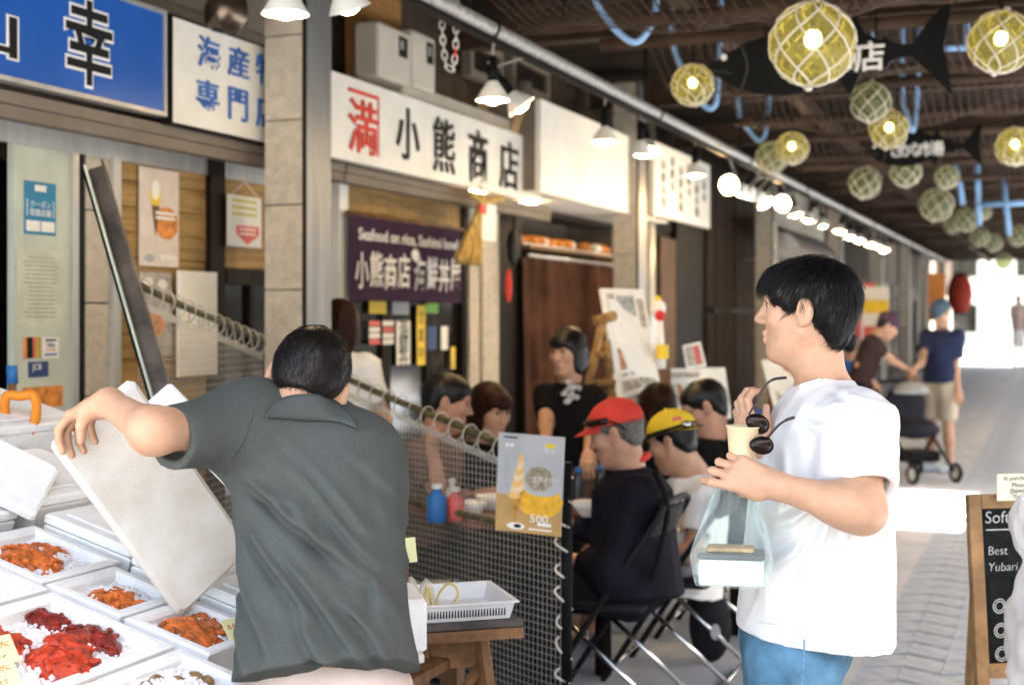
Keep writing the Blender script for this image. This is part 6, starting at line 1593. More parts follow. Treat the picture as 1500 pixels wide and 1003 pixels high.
hand_sdf(S, wrL + nrm(wrL - elL) * .004, nrm(-.93 * RTn + .30 * UPn + .10 * FWn), nrm(.95 * FWn - .15 * UPn + .1 * RTn), 1.0, curls=((.20, .85, .8), (.45, 1.2, .9), (.55, 1.25, .9), (.65, 1.25, .9)), thumb=(.75, .5), left=True)
v, q = S.mesh(.0034); body.append((v, q, 0))
S = Sdf(); shR, elR, wrR = D(1190, 620, 3.30), D(1172, 735, 3.33), D(1122, 655, 3.10)
S.cap(shR, elR, .046, .04, k=.03); S.cap(elR, wrR, .042, .027, k=.02)
hand_sdf(S, wrR, nrm(-.62 * RTn + .75 * UPn - .1 * FWn), nrm(.5 * FWn + .55 * RTn + .5 * UPn), .93, curls=((.55, .9, .6), (.6, .9, .6), (.65, .9, .6), (.7, .9, .6)), thumb=(.7, .4), left=False); v, q = S.mesh(.0036); body.append((v, q, 0))
S = Sdf(); S.loft(D(1175, 950, 3.1), D(1210, 570, 3.13), FWn, [0, .5, .9, 1], [.14, .14, .15, .05], [.11, .11, .10, .045]); 
for dd, u_ in ((3.0, 1170), (3.2, 1160)): S.cap(D(u_, 960, dd), D(u_ - 8, 1200, dd), .075, .05, k=.03); S.cap(D(u_ - 8, 1200, dd), D(u_ + 8, 1400, dd), .05, .035, k=.03)
v, q = S.mesh(.014); body.append((v, q, 0))
wm = np_mesh('person', body, [M_skA, M_eyew, M_iris, M_lip]); tag(wm, 'man in plain white T-shirt and jeans holding cup, sunglasses and clear bag', 'person')
# hair
S = Sdf(); E = lambda p, q_, k=.02, sub=False: S.ell(P(*p), V3(q_) * .955, A, k=k * .955, sub=sub)
E((0, -.018, .036), (.083, .106, .092)); E((0, -.070, -.022), (.068, .040, .060), .03); E((0, .052, .066), (.070, .042, .038), .03); E((0, .074, .058), (.058, .020, .026), .02)
E((-.064, .040, .045), (.018, .030, .032), .02); E((-.070, .018, .02), (.013, .016, .032), .015); E((.064, .040, .045), (.018, .030, .032), .02)
E((0, .118, -.062), (.092, .070, .100), .006, True)
for x in (-1, 1): E((x * .090, -.008, -.014), (.034, .026, .040), .006, True); E((x * .085, .03, -.055), (.05, .055, .055), .01, True)
v, q = S.mesh(.0042, dsum(folds(A[:, 2] - .4 * A[:, 1], .018, .006, 2), folds(A[:, 2] + .3 * A[:, 1], .009, .0025, 5)))
sv, sq = strands(v, q, P(.0, -.055, .14), P(0, -.015, .02), 5600, .042, .0008, 3, lift=.005, grav=.5, wild=.35, keep=lambda m_: ~((((m_ - hc) @ A[:, 2]) < .062) & (((m_ - hc) @ A[:, 1]) > .012)))
fr = strands(v, q, P(.0, -.055, .14), P(0, -.015, .02), 1500, .016, .0009, 8, lift=.003, grav=.6, wild=.4, keep=lambda m_: (((m_ - hc) @ A[:, 2]) < .075) & (((m_ - hc) @ A[:, 1]) > .005))
np_mesh('hair', [(v, q), (sv, sq), fr], M_hblk, wm)
# T-shirt
S = Sdf(); top, hem = D(1212, 556, 3.13), D(1192, 938, 3.11)
torso(S, hem, top, FWn + .1 * RTn, [0, .02, .355, .62, .75, .88, .95, 1], [.205, .205, .20, .205, .20, .165, .11, .066], [.174, .174, .164, .155, .140, .112, .085, .062], ex=2.3)
ends = [sleeve(S, shL + V3((0, 0, -.004)), D(1271, 712, 2.905), .074, .066, k=.05), sleeve(S, shR, D(1176, 715, 3.34), .07, .064, k=.05)]; hollow(S, ends)
S.cap(top - .012 * UPn, P(0, -.03, -.06), .058, .056, k=.006, sub=True)
S.half(D(1192, 926, 3.11), -UPn - .11 * RTn)
fold = dsum(folds(UPn - .25 * RTn, .065, .022, 4), folds(UPn * .6 + RTn * .8, .05, .016, 6), folds(UPn - .6 * RTn, .032, .007, 8, False))
cr = creases([(1228, 700, 1120, 770, 1), (1225, 715, 1150, 860, .9), (1232, 660, 1165, 600, .8), (1215, 590, 1180, 700, .6), (1240, 745, 1180, 930, .8), (1250, 610, 1236, 672, .9), (1285, 620, 1298, 672, .7),
  (1150, 640, 1125, 800, .7), (1170, 780, 1095, 850, .7), (1280, 800, 1250, 930, .6), (1210, 830, 1130, 915, .7), (1295, 760, 1285, 900, .5), (1180, 570, 1150, 640, .6), (1225, 560, 1260, 600, .6)], 3.0, .0125, .0105, np.array(D(1200, 700, 3.14)) @ np.array(FW))
v, q = S.mesh(.0050, dsum(cr, folds(UPn - .25 * RTn, .07, .010, 4), folds(UPn * .6 + RTn * .8, .05, .006, 6))); tee = np_mesh('shirt', [(v, q)], M_tee, wm)
cl_ = drape(v, q, [(1172, 566), (1180, 563), (1190, 560), (1202, 556), (1214, 551), (1226, 546), (1237, 540)], .002)
if len(cl_) > 3: MB().tube(bez(cl_, 4), .0052, 8).build('collar_rib', M_tee, tee, True)
for pts in ([(1222, 600), (1221, 630), (1222, 660), (1228, 690), (1236, 706)], [(1086, 906), (1120, 912), (1160, 918), (1200, 923), (1240, 927), (1275, 930), (1298, 931)], [(1241, 702), (1255, 700), (1270, 700), (1290, 703), (1304, 707)]):
    l_ = drape(v, q, pts, .0003)
    if len(l_) > 2: MB().tube(bez(l_, 4), .0013, 5).build('seam', mat('tee_seam', (.62, .61, .60), .9, var=.05), tee)
ring = []
for k in range(25):
    a = 2 * math.pi * k / 24; ring.append(Vector(top + .006 * UPn + RTn * .060 * math.cos(a) * 1.0 + FWn * .060 * math.sin(a) + UPn * (.016 * math.cos(a))))
# jeans
S = Sdf(); S.ell(D(1166, 935, 3.11), (.150, .128, .13), np.stack([FWn, RTn, UPn], 1), k=.05)
for dd, u_ in ((3.01, 1160), (3.21, 1152)): S.cap(D(u_, 975, dd), D(u_ - 4, 1200, dd), .100, .082, k=.05); S.cap(D(u_ - 4, 1200, dd), D(u_ + 8, 1410, dd), .082, .07, k=.05)
v, q = S.mesh(.008, dsum(folds(UPn + .3 * RTn, .06, .006, 3), folds(RTn + .3 * UPn, .05, .004, 5))); jn = np_mesh('jeans', [(v, q)], M_jean, wm)
M_seam = mat('denim_seam', (.13, .27, .42), .8, var=.2, scale=90)
for pts in ([(1178, 936, 2.868), (1177, 975, 2.862), (1174, 1010, 2.862)], [(1218, 938, 2.93), (1222, 956, 2.925), (1236, 966, 2.945)], [(1240, 940, 2.955), (1236, 966, 2.945)]):
    w_ = [Vector(D(*p)) for p in pts]; 
    MB().tube(bez(w_, 5) if len(w_) > 2 else w_, .0022, 5).build('seam', M_seam, jn)
for dd, u_ in ((3.01, 1165), (3.21, 1158)): shoe(wm, D(u_, 1400, dd), -RTn + .2 * FWn, mat('white_shoe', (.7, .7, .68), .5, var=.05))
# cup
cc = W(1087, 672, 2.885); t = thing('paper_cup', 'cream paper cup held above the clear carrier bag', 'cup', cc)
b = MB(); b.lathe([(.0265, 0), (.027, .004), (.0345, .066), (.0365, .0675), (.0365, .070), (.0338, .070), (.026, .006), (.001, .005)], cc, (0.03, 0, 1), 28, cap=False); b.build('cup_wall', mat('cream_cup', (.70, .55, .34), .6, var=.03), t, True)
# sunglasses
t = thing('sunglasses', 'dark brown sunglasses held half open by the temple', 'sunglasses', W(1115, 635, 2.9)); M_sg = mat('dark_lens', (.012, .005, .004), .22, var=.1, spec=.35)
def lens(u, v, rx_, ry_, ang, d):
    Mx = frameM(W(u, v, d), (RT * math.cos(ang) + UP * -math.sin(ang)) + FW * .25, UP); b = MB(); pts = []
    b.lathe([(.001, .006), (.6, .0045), (.92, .001), (1.0, -.002), (.92, -.003), (.001, -.001)], (0, 0, 0), (0, 0, 1), 26)
    vs = [Mx @ Vector((x * rx_, y * ry_ * (1 + .12 * x), z)) for x, y, z in b.v]; MB().add(vs, b.f).build('lens', M_sg, t, True)
    MB().tube([Mx @ Vector((rx_ * math.cos(a), ry_ * math.sin(a) * (1 + .12 * math.cos(a)), -.001)) for a in np.linspace(0, 6.283, 26, endpoint=False)], .0018, 6, closed=True).build('rim', M_black, t, True)
lens(1110, 620, .027, .0185, .42, 2.87); lens(1116, 652, .026, .0175, .12, 2.85)
M_tmp = mat('temple_brown', (.03, .014, .01), .25, var=.1)
MB().tube([W(1113, 634, 2.893), W(1117, 637, 2.89), W(1116, 641, 2.887)], .0016, 6).build('bridge', MATS['aluminium'], t)
MB().tube(bez([W(1106, 658, 2.868), W(1124, 641, 2.862), W(1140, 623, 2.858), W(1152, 615, 2.858), W(1164, 611, 2.858)], 6), [.0026] * 18 + [.0033] * 7, 7).build('temple', M_tmp, t, True)
MB().tube(bez([W(1097, 607, 2.90), W(1108, 588, 2.91), W(1118, 568, 2.915), W(1132, 556, 2.915), W(1152, 553, 2.915)], 6), [.0024] * 18 + [.0032] * 7, 7).build('temple', M_tmp, t, True)
# clear carrier bag with lunch boxes
t = thing('carrier_bag', 'clear bluish carrier bag with white food box hanging from the hand', 'bag', W(1070, 857, 2.9))
Mb = frameM(W(1070, 856, 2.9), (RT * .98 - FW * .18).normalized(), (FW * .98 + RT * .18).normalized())
prof = [(.0, .074, .045), (.02, .080, .052), (.06, .083, .056), (.10, .074, .050), (.15, .056, .036), (.20, .038, .024), (.225, .020, .014), (.235, .014, .010), (.245, .012, .009)]
def pbag(a, c):
    k = c * (len(prof) - 1); i = min(int(k), len(prof) - 2); f_ = k - i; z, rx_, ry_ = [prof[i][j] * (1 - f_) + prof[i + 1][j] * f_ for j in range(3)]
    q_ = 2 * math.pi * a; cr = c ** 1.2; n_ = 1 + cr * (.30 * (abs(math.sin(q_ * 4 + 1)) - .5) + .22 * (abs(math.sin(q_ * 7 + 2 * c)) - .5)) + .06 * math.sin(q_ * 10 + 9 * c) * c + .02 * math.sin(q_ * 5 + z * 60) + .02 * math.sin(q_ * 11 + z * 30)
    e = 3.2 - 1.2 * c; cx_, sy_ = math.cos(q_), math.sin(q_); m_ = (abs(cx_) ** e + abs(sy_) ** e) ** (-1 / e)
    return Mb @ Vector((rx_ * n_ * cx_ * m_ + .012 * c, ry_ * n_ * sy_ * m_, z + .004 * math.sin(q_ * 3) * c))
M_film = glassy('bluish_film', (.88, .95, .94), .06, .05, .45)
b = MB(); b.grid(pbag, 84, 44, closed_u=True); b.build('bag_film', M_film, t, True)
for sx_ in (-1, 1):
    pts = bez([Mb @ Vector((sx_ * .010 + .012, 0, .24)), Mb @ Vector((sx_ * .014 + .012, -.002, .252)), Mb @ Vector((.012, .005, .262))], 6); b = MB(); b.add([p + RT * s_ * .008 for p in pts for s_ in (-1, 1)], [(2*k, 2*k+1, 2*k+3, 2*k+2) for k in range(len(pts) - 1)]); b.build('handle', M_film, t, True)
t2 = thing('food_box', 'white food box with brown lid inside the clear bag', 'box', Mb @ Vector((0, 0, .004)))
MB().box((-.066, -.038, .003), (.070, .040, .058), M=Mb, bev=.004).build('box_base', mat('food_white', (.80, .79, .75), .5, var=.03), t2); MB().box((-.068, -.040, .0585), (.072, .042, .072), M=Mb, bev=.004).build('box_lid', mat('food_lid', (.12, .12, .12), .3, var=.1), t2); MB().box((-.05, -.03, .0725), (.05, .03, .082), M=Mb, bev=.003).build('chopstick_wrap', mat('food_brown', (.52, .33, .16), .6, var=.2, scale=40), t2)

# ------------------------------------------------------------------ man in the grey polo shirt
M_polo = mat('grey_polo', (.072, .080, .074), .9, var=.16, scale=420, bump=.25, bscale=600)
hf = nrm(FWn * .86 - UPn * .40 - RTn * .16); hu = nrm(UPn * .86 + FWn * .38 + RTn * .24); hc = D(449, 567, 2.87); body = []
nb = D(472, 622, 2.90)
S = Sdf(); P, A = head_sdf(S, hc, hf, hu, .97, nb, .062); v, q = S.mesh(.0040); body.append((relax(v, q, 1, .3), q, 0)); eyes(P, A, .97, body)
S = Sdf(); shL, elL, wrL = D(368, 622, 2.83), D(224, 631, 2.58), D(160, 590, 2.715)
S.cap(shL, elL, .048, .040, k=.03); S.cap(elL, wrL, .039, .0275, k=.04)
hand_sdf(S, wrL + .002 * UPn, nrm(-.72 * RTn - .28 * UPn + .5 * FWn), nrm(-.80 * UPn + .35 * RTn - .2 * FWn), 1.0, curls=((.45, .8, .5), (.5, .85, .5), (.55, .85, .5), (.6, .85, .5)), thumb=(.75, .5), left=True)
v, q = S.mesh(.0036); body.append((v, q, 0))
S = Sdf(); shR, elR, wrR = D(530, 668, 2.90), D(545, 760, 3.08), D(470, 800, 3.16)
S.cap(shR, elR, .052, .045, k=.03); S.cap(elR, wrR, .044, .03, k=.02); S.loft(D(478, 1000, 2.68), nb, RTn, [0, .5, .9, 1], [.14, .13, .13, .05], [.1, .1, .09, .05])
hand_sdf(S, wrR, -RTn, -UPn, .95, left=False)
for u_ in (425, 525): S.cap(D(u_, 1040, 2.7), D(u_, 1320, 2.68), .08, .055, k=.03); S.cap(D(u_, 1320, 2.68), D(u_, 1530, 2.7), .052, .035, k=.03)
v, q = S.mesh(.010); body.append((v, q, 0))
gm = np_mesh('person', body, [M_skB, M_eyew, M_iris, M_lip]); tag(gm, 'man in dark grey polo shirt seen from behind lifting a foam lid', 'person')
S = Sdf(); E = lambda p, q_, k=.02, sub=False: S.ell(P(*p), V3(q_) * .97, A, k=k * .97, sub=sub)
E((0, -.018, .038), (.081, .103, .091)); E((0, -.062, -.004), (.066, .034, .046), .03); E((0, .112, -.04), (.085, .084, .11), .012, True); E((0, -.03, -.10), (.10, .10, .062), .02, True)
for x in (-1, 1): E((x * .085, -.010, -.014), (.030, .026, .040), .008, True)
v, q = S.mesh(.0045, folds(A[:, 2], .012, .002, 4)); r0 = v[q].mean(1)
sv, sq = strands(v, q, P(0, -.045, .13), P(0, -.015, .02), 5200, .018, .0006, 5, lift=.003, grav=.3, wild=.5); np_mesh('hair', [(v, q), (sv, sq)], mat('hair_thin', (.005, .004, .004), .40, var=.35, scale=22, col2=(.012, .008, .006), spec=.3), gm)
S = Sdf(); hem, top = D(478, 992, 2.66), D(464, 604, 2.91)
torso(S, hem, top, RTn, [0, .16, .34, .51, .71, .84, .93, 1], [.180, .170, .164, .172, .180, .158, .115, .066], [.150, .14, .135, .135, .13, .115, .09, .06], bend=(0, 0, 0), ex=2.3)
S.cap(D(385, 640, 2.84), D(525, 664, 2.88), .070, .070, k=.08)
ends = [sleeve(S, shL, D(250, 641, 2.63), .078, .062, k=.07)]; S.cap(shR, D(550, 735, 2.98), .064, .060, k=.06); hollow(S, ends)
S.half(hem + .004 * UPn, -UPn + .06 * FWn); 
fd = nrm(.72 * RTn - .72 * UPn)
fold = dsum(folds(fd, .045, .022, 2), folds(nrm(.5 * RTn - .85 * UPn), .075, .028, 5), folds(nrm(.9 * RTn - .4 * UPn), .030, .008, 9), folds(UPn, .09, .012, 12, False))
zt_ = top[2]; cr = creases([(395, 640, 560, 790, 1), (360, 705, 540, 850, 1.2), (420, 690, 590, 850, .8), (350, 760, 470, 900, 1), (400, 800, 560, 950, 1), (345, 830, 410, 950, .8), (480, 640, 585, 740, .8), (330, 690, 420, 745, 1), (300, 660, 345, 690, 1.2), (290, 600, 330, 680, .8), (265, 605, 280, 670, .7), (500, 860, 590, 960, .8),
  (440, 880, 520, 975, .7), (350, 900, 372, 980, .8), (530, 690, 575, 770, .3), (380, 620, 430, 680, .6), (470, 760, 575, 880, .7), (355, 655, 450, 715, .9), (550, 820, 575, 930, .3), (410, 730, 500, 805, .7)], 2.66, .0150, .0105, np.array(D(470, 800, 2.78)) @ np.array(FW))
fold = dsum(cr, folds(fd, .05, .009, 2), folds(nrm(.5 * RTn - .85 * UPn), .09, .012, 5))
v, q = S.mesh(.0050, lambda p_: fold(p_) * np.clip((zt_ - .07 - p_[:, 2]) / .14, .12, 1)); pol = np_mesh('polo_shirt', [(v, q)], M_polo, gm)
for pts in ([(377, 580), (370, 610), (358, 645), (340, 675), (328, 696)], [(265, 600), (268, 620), (272, 645), (276, 668), (280, 682)], [(376, 979), (430, 975), (490, 976), (550, 982), (595, 988)]):
    l_ = drape(v, q, pts, .0002)
    if len(l_) > 2: MB().tube(bez(l_, 4), .0010, 5).build('seam', mat('polo_seam2', (.045, .05, .047), .9, var=.1), pol)
hv_, hq_ = body[0][0], body[0][1]; cv_ = np.concatenate([hv_, v]); cq_ = np.concatenate([hq_, q + len(hv_)])
tp_ = [(392, 600), (405, 588), (424, 580), (447, 577), (470, 579), (492, 589), (509, 604), (520, 620)]; bt_ = [(388, 612), (400, 612), (421, 613), (447, 615), (473, 616), (498, 619), (516, 626), (526, 632)]
ta, tb = drape(cv_, cq_, tp_, .006), drape(cv_, cq_, bt_, .004)
if len(ta) == len(tb) == 8:
    ta, tb = bez(ta, 4), bez(tb, 4); b = MB(); n_ = len(ta)
    dd_ = [ (a_ - EYEP).length for a_ in ta]
    b.grid(lambda a_, c_: ta[int(round(a_ * (n_ - 1)))].lerp(tb[int(round(a_ * (n_ - 1)))], c_) - FW * .003 * math.sin(c_ * math.pi), n_, 5)
    co_ = b.build('collar', mat('polo_collar', (.066, .074, .069), .9, var=.08, bump=.2, bscale=600), pol, True); md = co_.modifiers.new('thick', 'SOLIDIFY'); md.thickness = .004
else: print('COLLAR', len(ta), len(tb))
# sleeve and side seams
M_sm = mat('polo_seam', (.045, .05, .047), .9, var=.1)
S = Sdf(); S.ell(D(478, 1010, 2.70), (.165, .13, .12), np.stack([RTn, FWn, UPn], 1), k=.05)
for u_ in (425, 525): S.cap(D(u_, 1050, 2.70), D(u_, 1320, 2.68), .105, .08, k=.05); S.cap(D(u_, 1320, 2.68), D(u_, 1540, 2.7), .08, .065, k=.05)
v, q = S.mesh(.009, folds(UPn, .05, .006, 3)); np_mesh('trousers', [(v, q)], mat('pale_trousers', (.58, .47, .42), .8, var=.06), gm)
for u_ in (425, 525): shoe(gm, D(u_, 1530, 2.7), FWn, M_black)

# ------------------------------------------------------------------ diners
M_navyj = mat('navy_jacket', (.010, .009, .015), .75, var=.2, scale=7, bump=.15, bscale=300); M_dk = mat('dark_trousers', (.011, .011, .015), .8, var=.15); M_wt2 = mat('white_cotton', (.80, .79, .77), .85, var=.05, bump=.1, bscale=400); M_gsh = mat('grey_shorts', (.14, .14, .15), .85, var=.12); M_blt = mat('black_cotton', (.007, .006, .006), .85, var=.15)
M_brs = mat('brown_cotton', (.12, .065, .045), .85, var=.12); M_shoe = mat('sneaker', (.35, .36, .38), .6, var=.2)
def seated(u, vh, d, f, lat_s=1, floor_toe=None, kn=.42, hipz=.47, head_off=(0, 0, 0), lean=.08, shw=.19, elb=None, wrb=None, s=1.0, hf=None, hu=UPn):
    """joints for a person sitting at pixel column u, head centre at row vh"""
    f = nrm(V3(f) * V3((1, 1, 0))); lat = np.cross(f, UPn); hc = D(u, vh, d); g = V3((hc[0], hc[1], 0)) - f * lean
    neck = hc - UPn * .145 - f * (.045 + lean * .25); pel = g + UPn * (hipz - .03) - f * .02
    sh = neck - UPn * .055
    J = dict(head=(hc, hf if hf is not None else f, hu, s), neck=neck, pel=pel, lat=lat, toe=f)
    for x, sg in (('L', -1), ('R', 1)):
        J['sh' + x] = sh + lat * sg * shw - f * .01; J['hip' + x] = pel + lat * sg * .09 + UPn * .03; J['kn' + x] = J['hip' + x] + f * kn + lat * sg * .04 - UPn * .01; J['an' + x] = V3((J['kn' + x][0], J['kn' + x][1], .07)) + f * .02
        J['el' + x] = J['sh' + x] + f * .10 - UPn * .25 + lat * sg * .05; J['wr' + x] = J['el' + x] + f * .23 + UPn * .06 - lat * sg * .06
    return J
# red cap
J = seated(903, 636, 5.3, -RTn * .93 + FWn * .36, hf=nrm(-RTn * .9 + FWn * .30 - UPn * .28), lean=.06, hipz=.45); J['neck'] = D(925, 684, 5.33); J['elL'] = D(895, 838, 5.12); J['wrL'] = D(850, 822, 5.28); J['shL'] = D(938, 728, 5.14); J['shR'] = D(905, 722, 5.5)
o, P, A = figure('man in dark navy jacket and red cap seated at the table', J, M_skC, M_navyj, M_dk, M_hgry, 'crop', M_shoe, 'long', hn=500, seed=3, sleeve_r=(.085, .078), tor=([0, .03, .2, .55, .82, .93, 1], [.20, .215, .205, .20, .195, .15, .062], [.165, .18, .17, .155, .15, .11, .06]))
cap_hat(o, P, A, 1.04, mat('red_cap', (.55, .045, .03), .8, var=.1), MATS['red_cap'])
MB().tube([P(.092 * math.cos(a), -.012 + .114 * math.sin(a), .060 + .010 * math.sin(a)) for a in np.linspace(.35, math.pi - .05, 16)], .013, 8).build('sunglasses_strip', M_sg, o, True)
MB().tube([P(-.093, -.01, .058), P(-.092, -.05, .03), P(-.088, -.06, .01)], .004, 6).build('glasses_arm', M_black, o)
b = MB(); b.tube([Vector(J['neck'] + UPn * .028 + RTn * .062 * math.cos(a) + FWn * .062 * math.sin(a) + UPn * .018 * math.cos(a)) for a in np.linspace(0, 6.283, 20, endpoint=False)], .015, 8, closed=True); b.build('red_collar', MATS['red_cap'], o, True)
MB().tube(bez([Vector(D(958, 690, 5.1)), Vector(D(978, 740, 5.05)), Vector(D(968, 800, 5.05)), Vector(D(955, 850, 5.05))], 5), .012, 6).build('bag_strap', M_black, o)
# yellow cap
J = seated(985, 648, 5.8, -RTn * .93 + FWn * .36, hf=nrm(-RTn * .82 + FWn * .45 - UPn * .30), lean=.0, hipz=.45); J['neck'] = D(1020, 692, 5.85); J['pel'] = D(1000, 868, 5.82); J['shL'] = D(1032, 728, 5.68); J['elL'] = D(1012, 812, 5.60); J['wrL'] = D(960, 800, 5.62)
o, P, A = figure('man in white T-shirt and yellow black-brimmed cap seated on a folding chair', J, M_skB, M_wt2, M_gsh, M_hblk, 'crop', M_shoe, 'short', shorts=True, hn=300, seed=5, tor=([0, .2, .55, .82, .93, 1], [.185, .18, .18, .18, .14, .058], [.165, .16, .155, .145, .11, .055]))
cap_hat(o, P, A, 1.04, mat('yellow_cap', (.70, .50, .03), .8, var=.08), M_black, brim=.035, wide=True)
MB().tube([P(.088 * math.cos(a), -.012 + .110 * math.sin(a), .055) for a in np.linspace(0, 6.283, 28, endpoint=False)], .008, 6, closed=True).build('hat_band', M_black, o, True); MB().box((-.02, -.012, 0), (.02, .012, .006), M=frameM(P(-.062, -.075, .085), -A[:, 1] * .8 + A[:, 0] * .5, A[:, 2])).build('badge', M_pink, o)
for k in range(2): MB().sphere(P(-.055 + .038 * k, -.105, .055), (.022, .022, .018), 10, 8).build('goggle', M_chrome, o, True)
# glasses man
J = seated(1032, 596, 6.5, -RTn * .93 + FWn * .3, hf=nrm(-RTn * .86 + FWn * .10 - UPn * .42), hu=UPn - .2 * RTn, lean=-.02, hipz=.45)
o, P, A = figure('man with short black hair and glasses in a black shirt seated looking down', J, M_skC, M_blt, M_dk, M_hblk, 'short', M_shoe, 'short', hn=300, seed=7)
for x in (-1, 1): MB().tube([P(x * .031 + .019 * math.cos(a), .100, .010 + .014 * math.sin(a)) for a in np.linspace(0, 6.283, 14, endpoint=False)], .0016, 5, closed=True).build('glasses_rim', M_black, o); MB().tube([P(x * .05, .098, .014), P(x * .079, -.005, .014)], .0018, 5).build('glasses_arm', M_black, o)
t = thing('shoulder_bag', 'small blue bag lying by the man in glasses', 'bag', W(1112, 640, 6.5)); S = Sdf(); S.ell(D(1112, 618, 6.5), (.09, .07, .07), k=.02); v, q = S.mesh(.012, folds((1, .3, .2), .05, .006, 2)); np_mesh('bag_body', [(v, q)], mat('denim_bag', (.06, .10, .25), .8, var=.15), t)
MB().box((-.12, -.10, -1.0), (.12, .10, -.06), M=Matrix.Translation(Vector(D(1112, 618, 6.5)))).build('stool', M_woodd, t)
# brown haired woman seen from behind
J = seated(962, 598, 7.05, -RTn * .3 + FWn * .95, lean=.02, hipz=.45)
figure('woman with smooth brown hair seen from behind before the menu boards', J, M_skB, M_blt, M_dk, M_hbrn, 'bob', M_shoe, 'short', hn=700, seed=9)
# diners on the far side of the fence
J = seated(655, 590, 6.0, RTn * .9 - FWn * .25, hf=nrm(RTn * .93 + FWn * .06 - UPn * .22), lean=.06, hipz=.46); J['elR'] = D(648, 735, 5.72); J['wrR'] = D(632, 655, 5.70); J['hdR'] = V3((0, 0, 1)); J['pnR'] = RTn
figure('diner with short dark hair in a brown shirt leaning over the table behind the fence', J, M_skC, M_brs, M_dk, M_hblk, 'short', M_shoe, 'short', hn=400, seed=11)
J = seated(718, 602, 6.35, RTn * .75 - FWn * .5, hf=nrm(RTn * .62 - FWn * .70 - UPn * .22), lean=.06, hipz=.44)
figure('woman diner with dark fringe in a black top behind the fence', J, M_skB, M_blt, M_dk, M_hbrn, 'bob', M_shoe, 'short', hn=500, seed=13)
# standing people
def standing(u, vh, d, f, s=1.0, hf=None, shw=.175, lean=(0, 0, 0), hgt=None):
    f = nrm(V3(f) * V3((1, 1, 0))); lat = np.cross(f, UPn); hc = D(u, vh, d); g = V3((hc[0], hc[1], 0)); H_ = hc[2] + .115; pel = g + UPn * H_ * .52; neck = hc - UPn * .15 - f * .025
    J = dict(head=(hc, hf if hf is not None else f, UPn, s), neck=neck, pel=pel, lat=lat, toe=f)
    for x, sg in (('L', -1), ('R', 1)):
        J['sh' + x] = neck - UPn * .06 + lat * sg * shw; J['hip' + x] = pel + lat * sg * .085 - UPn * .03; J['kn' + x] = g + lat * sg * .095 + UPn * .46 + f * .02; J['an' + x] = g + lat * sg * .10 + UPn * .07
        J['el' + x] = J['sh' + x] - UPn * .27 + lat * sg * .06; J['wr' + x] = J['el' + x] - UPn * .20 + f * .10
    return J
J = standing(832, 516, 6.8, -RTn * .35 - FWn * .9, hf=nrm(-RTn * .62 - FWn * .75 - UPn * .12), s=.93, shw=.125); J['elR'] = D(800, 622, 6.72); J['wrR'] = D(800, 645, 6.5); J['elL'] = D(868, 618, 6.75); J['wrL'] = D(862, 660, 6.6)
o, P, A = figure('person in black T-shirt with white print standing before the brown curtain', J, M_skB, M_blt, M_brs, M_hblk, 'bob', M_shoe, 'short', hn=500, seed=15, sleeve_r=(.055, .055), tor=([0, .2, .55, .82, .93, 1], [.15, .14, .14, .145, .11, .055], [.11, .105, .10, .10, .08, .052]))
pc_ = D(836, 574, 6.665); S = Sdf()
for k in range(9): S.ell(pc_ + RTn * .045 * math.cos(k * 2.4) * (k / 9) ** .5 + UPn * .06 * math.sin(k * 2.4) * (k / 9) ** .5, (.020, .006, .016), np.stack([RTn, FWn, UPn], 1), k=.004)
v, q = S.mesh(.006); np_mesh('shirt_print', [(v, q)], mat('pale_print2', (.45, .43, .42), .8, var=.45, scale=60), o)
J = standing(494, 476, 6.75, -RTn * .3 + FWn * .9, hf=nrm(-RTn * .7 + FWn * .7), s=.97); J['shR'] = D(533, 535, 6.75); J['neck'] = D(498, 515, 6.77)
figure('woman with brown hair in a white top half hidden by the beige column', J, M_skB, M_wt2, M_dk, M_hbrn, 'bob', M_shoe, 'short', hn=400, seed=17)
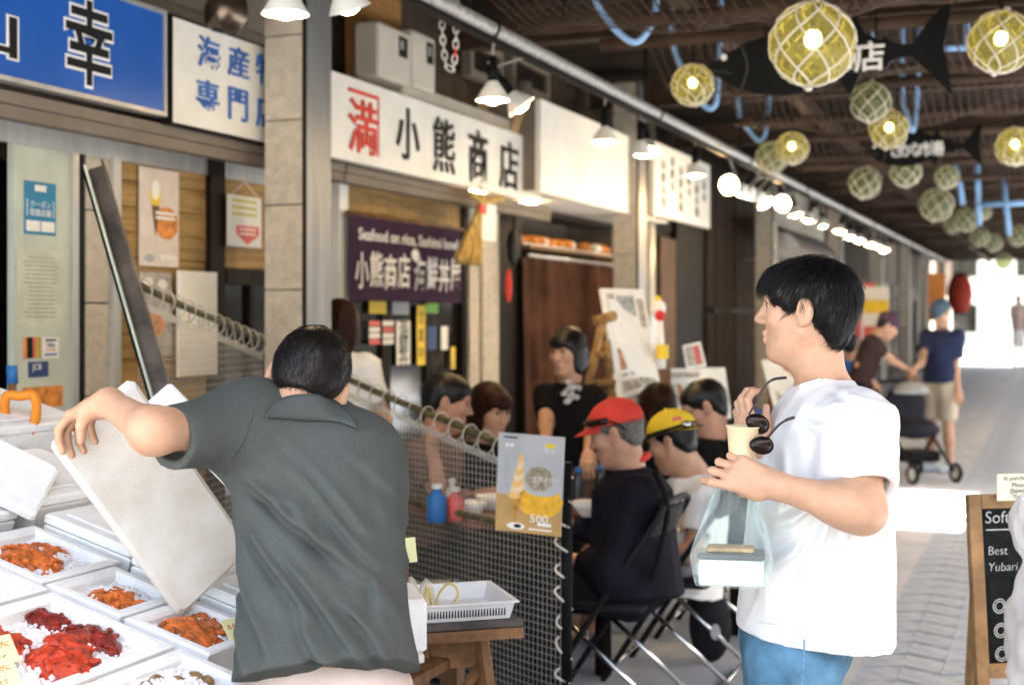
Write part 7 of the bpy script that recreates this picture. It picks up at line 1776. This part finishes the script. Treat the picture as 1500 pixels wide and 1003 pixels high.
# far people
J = standing(1378, 459, 13.3, -RTn * .75 - FWn * .6, hf=nrm(-RTn * .6 - FWn * .5 - UPn * .5), s=1.0); J['elL'] = D(1400, 545, 13.2); J['wrL'] = D(1403, 570, 13.1); J['elR'] = D(1350, 530, 13.2); J['wrR'] = D(1340, 540, 13.0)
o, P, A = figure('person in navy T-shirt, beige shorts and blue-grey cap beside the stroller', J, M_skA, mat('navy_tee', (.025, .035, .085), .85, var=.12), mat('beige_shorts', (.52, .44, .34), .85, var=.08), M_hblk, 'crop', mat('blue_sneaker', (.36, .44, .52), .6, var=.15), 'short', shorts=True, res=.016, hres=.009, hn=0, seed=19)
cap_hat(o, P, A, 1.05, mat('slate_cap', (.075, .12, .17), .8, var=.1), MATS['slate_cap'])
J = standing(1300, 478, 13.0, RTn * .85 - FWn * .3, s=1.0, hf=nrm(RTn * .8 - FWn * .1 - UPn * .5)); J['pel'] = D(1258, 565, 13.0); J['neck'] = D(1283, 492, 13.0)
for x, sg in (('L', -1), ('R', 1)):
    g_ = V3((J['pel'][0], J['pel'][1], 0)); J['sh' + x] = J['neck'] - UPn * .05 + J['lat'] * sg * .17 - RTn * .04; J['hip' + x] = J['pel'] + J['lat'] * sg * .085; J['kn' + x] = g_ + J['lat'] * sg * .1 + UPn * .46 + RTn * .03; J['an' + x] = g_ + J['lat'] * sg * .1 + UPn * .07
J['elR'] = D(1308, 528, 12.9); J['wrR'] = D(1328, 540, 12.9); J['elL'] = D(1258, 535, 12.9); J['wrL'] = D(1280, 560, 12.9)
o, P, A = figure('man in dark brown T-shirt and purple cap stooping towards the stroller', J, M_skB, mat('dark_brown_tee', (.045, .025, .024), .85, var=.12), M_dk, M_hblk, 'crop', M_shoe, 'short', res=.016, hres=.009, hn=0, seed=21)
cap_hat(o, P, A, 1.05, mat('purple_cap', (.085, .045, .075), .8, var=.1), MATS['purple_cap'])
J = standing(1492, 438, 40.0, -FWn * .9 + RTn * .1, s=1.0)
figure('distant person in a pale pink top walking near the arcade end', J, M_skB, mat('pale_pink_top', (.55, .42, .38), .85, var=.05), M_wt2, M_hblk, 'short', M_shoe, 'short', res=.02, hres=.012, hn=0, seed=23)
J = standing(1246, 505, 14.2, RTn * .4 + FWn * .9, s=1.0)
figure('person in a bright blue top behind the stooping man', J, M_skB, mat('bright_blue_top', (.03, .12, .38), .85, var=.08), M_dk, M_hblk, 'short', M_shoe, 'short', res=.018, hres=.010, hn=0, seed=25)
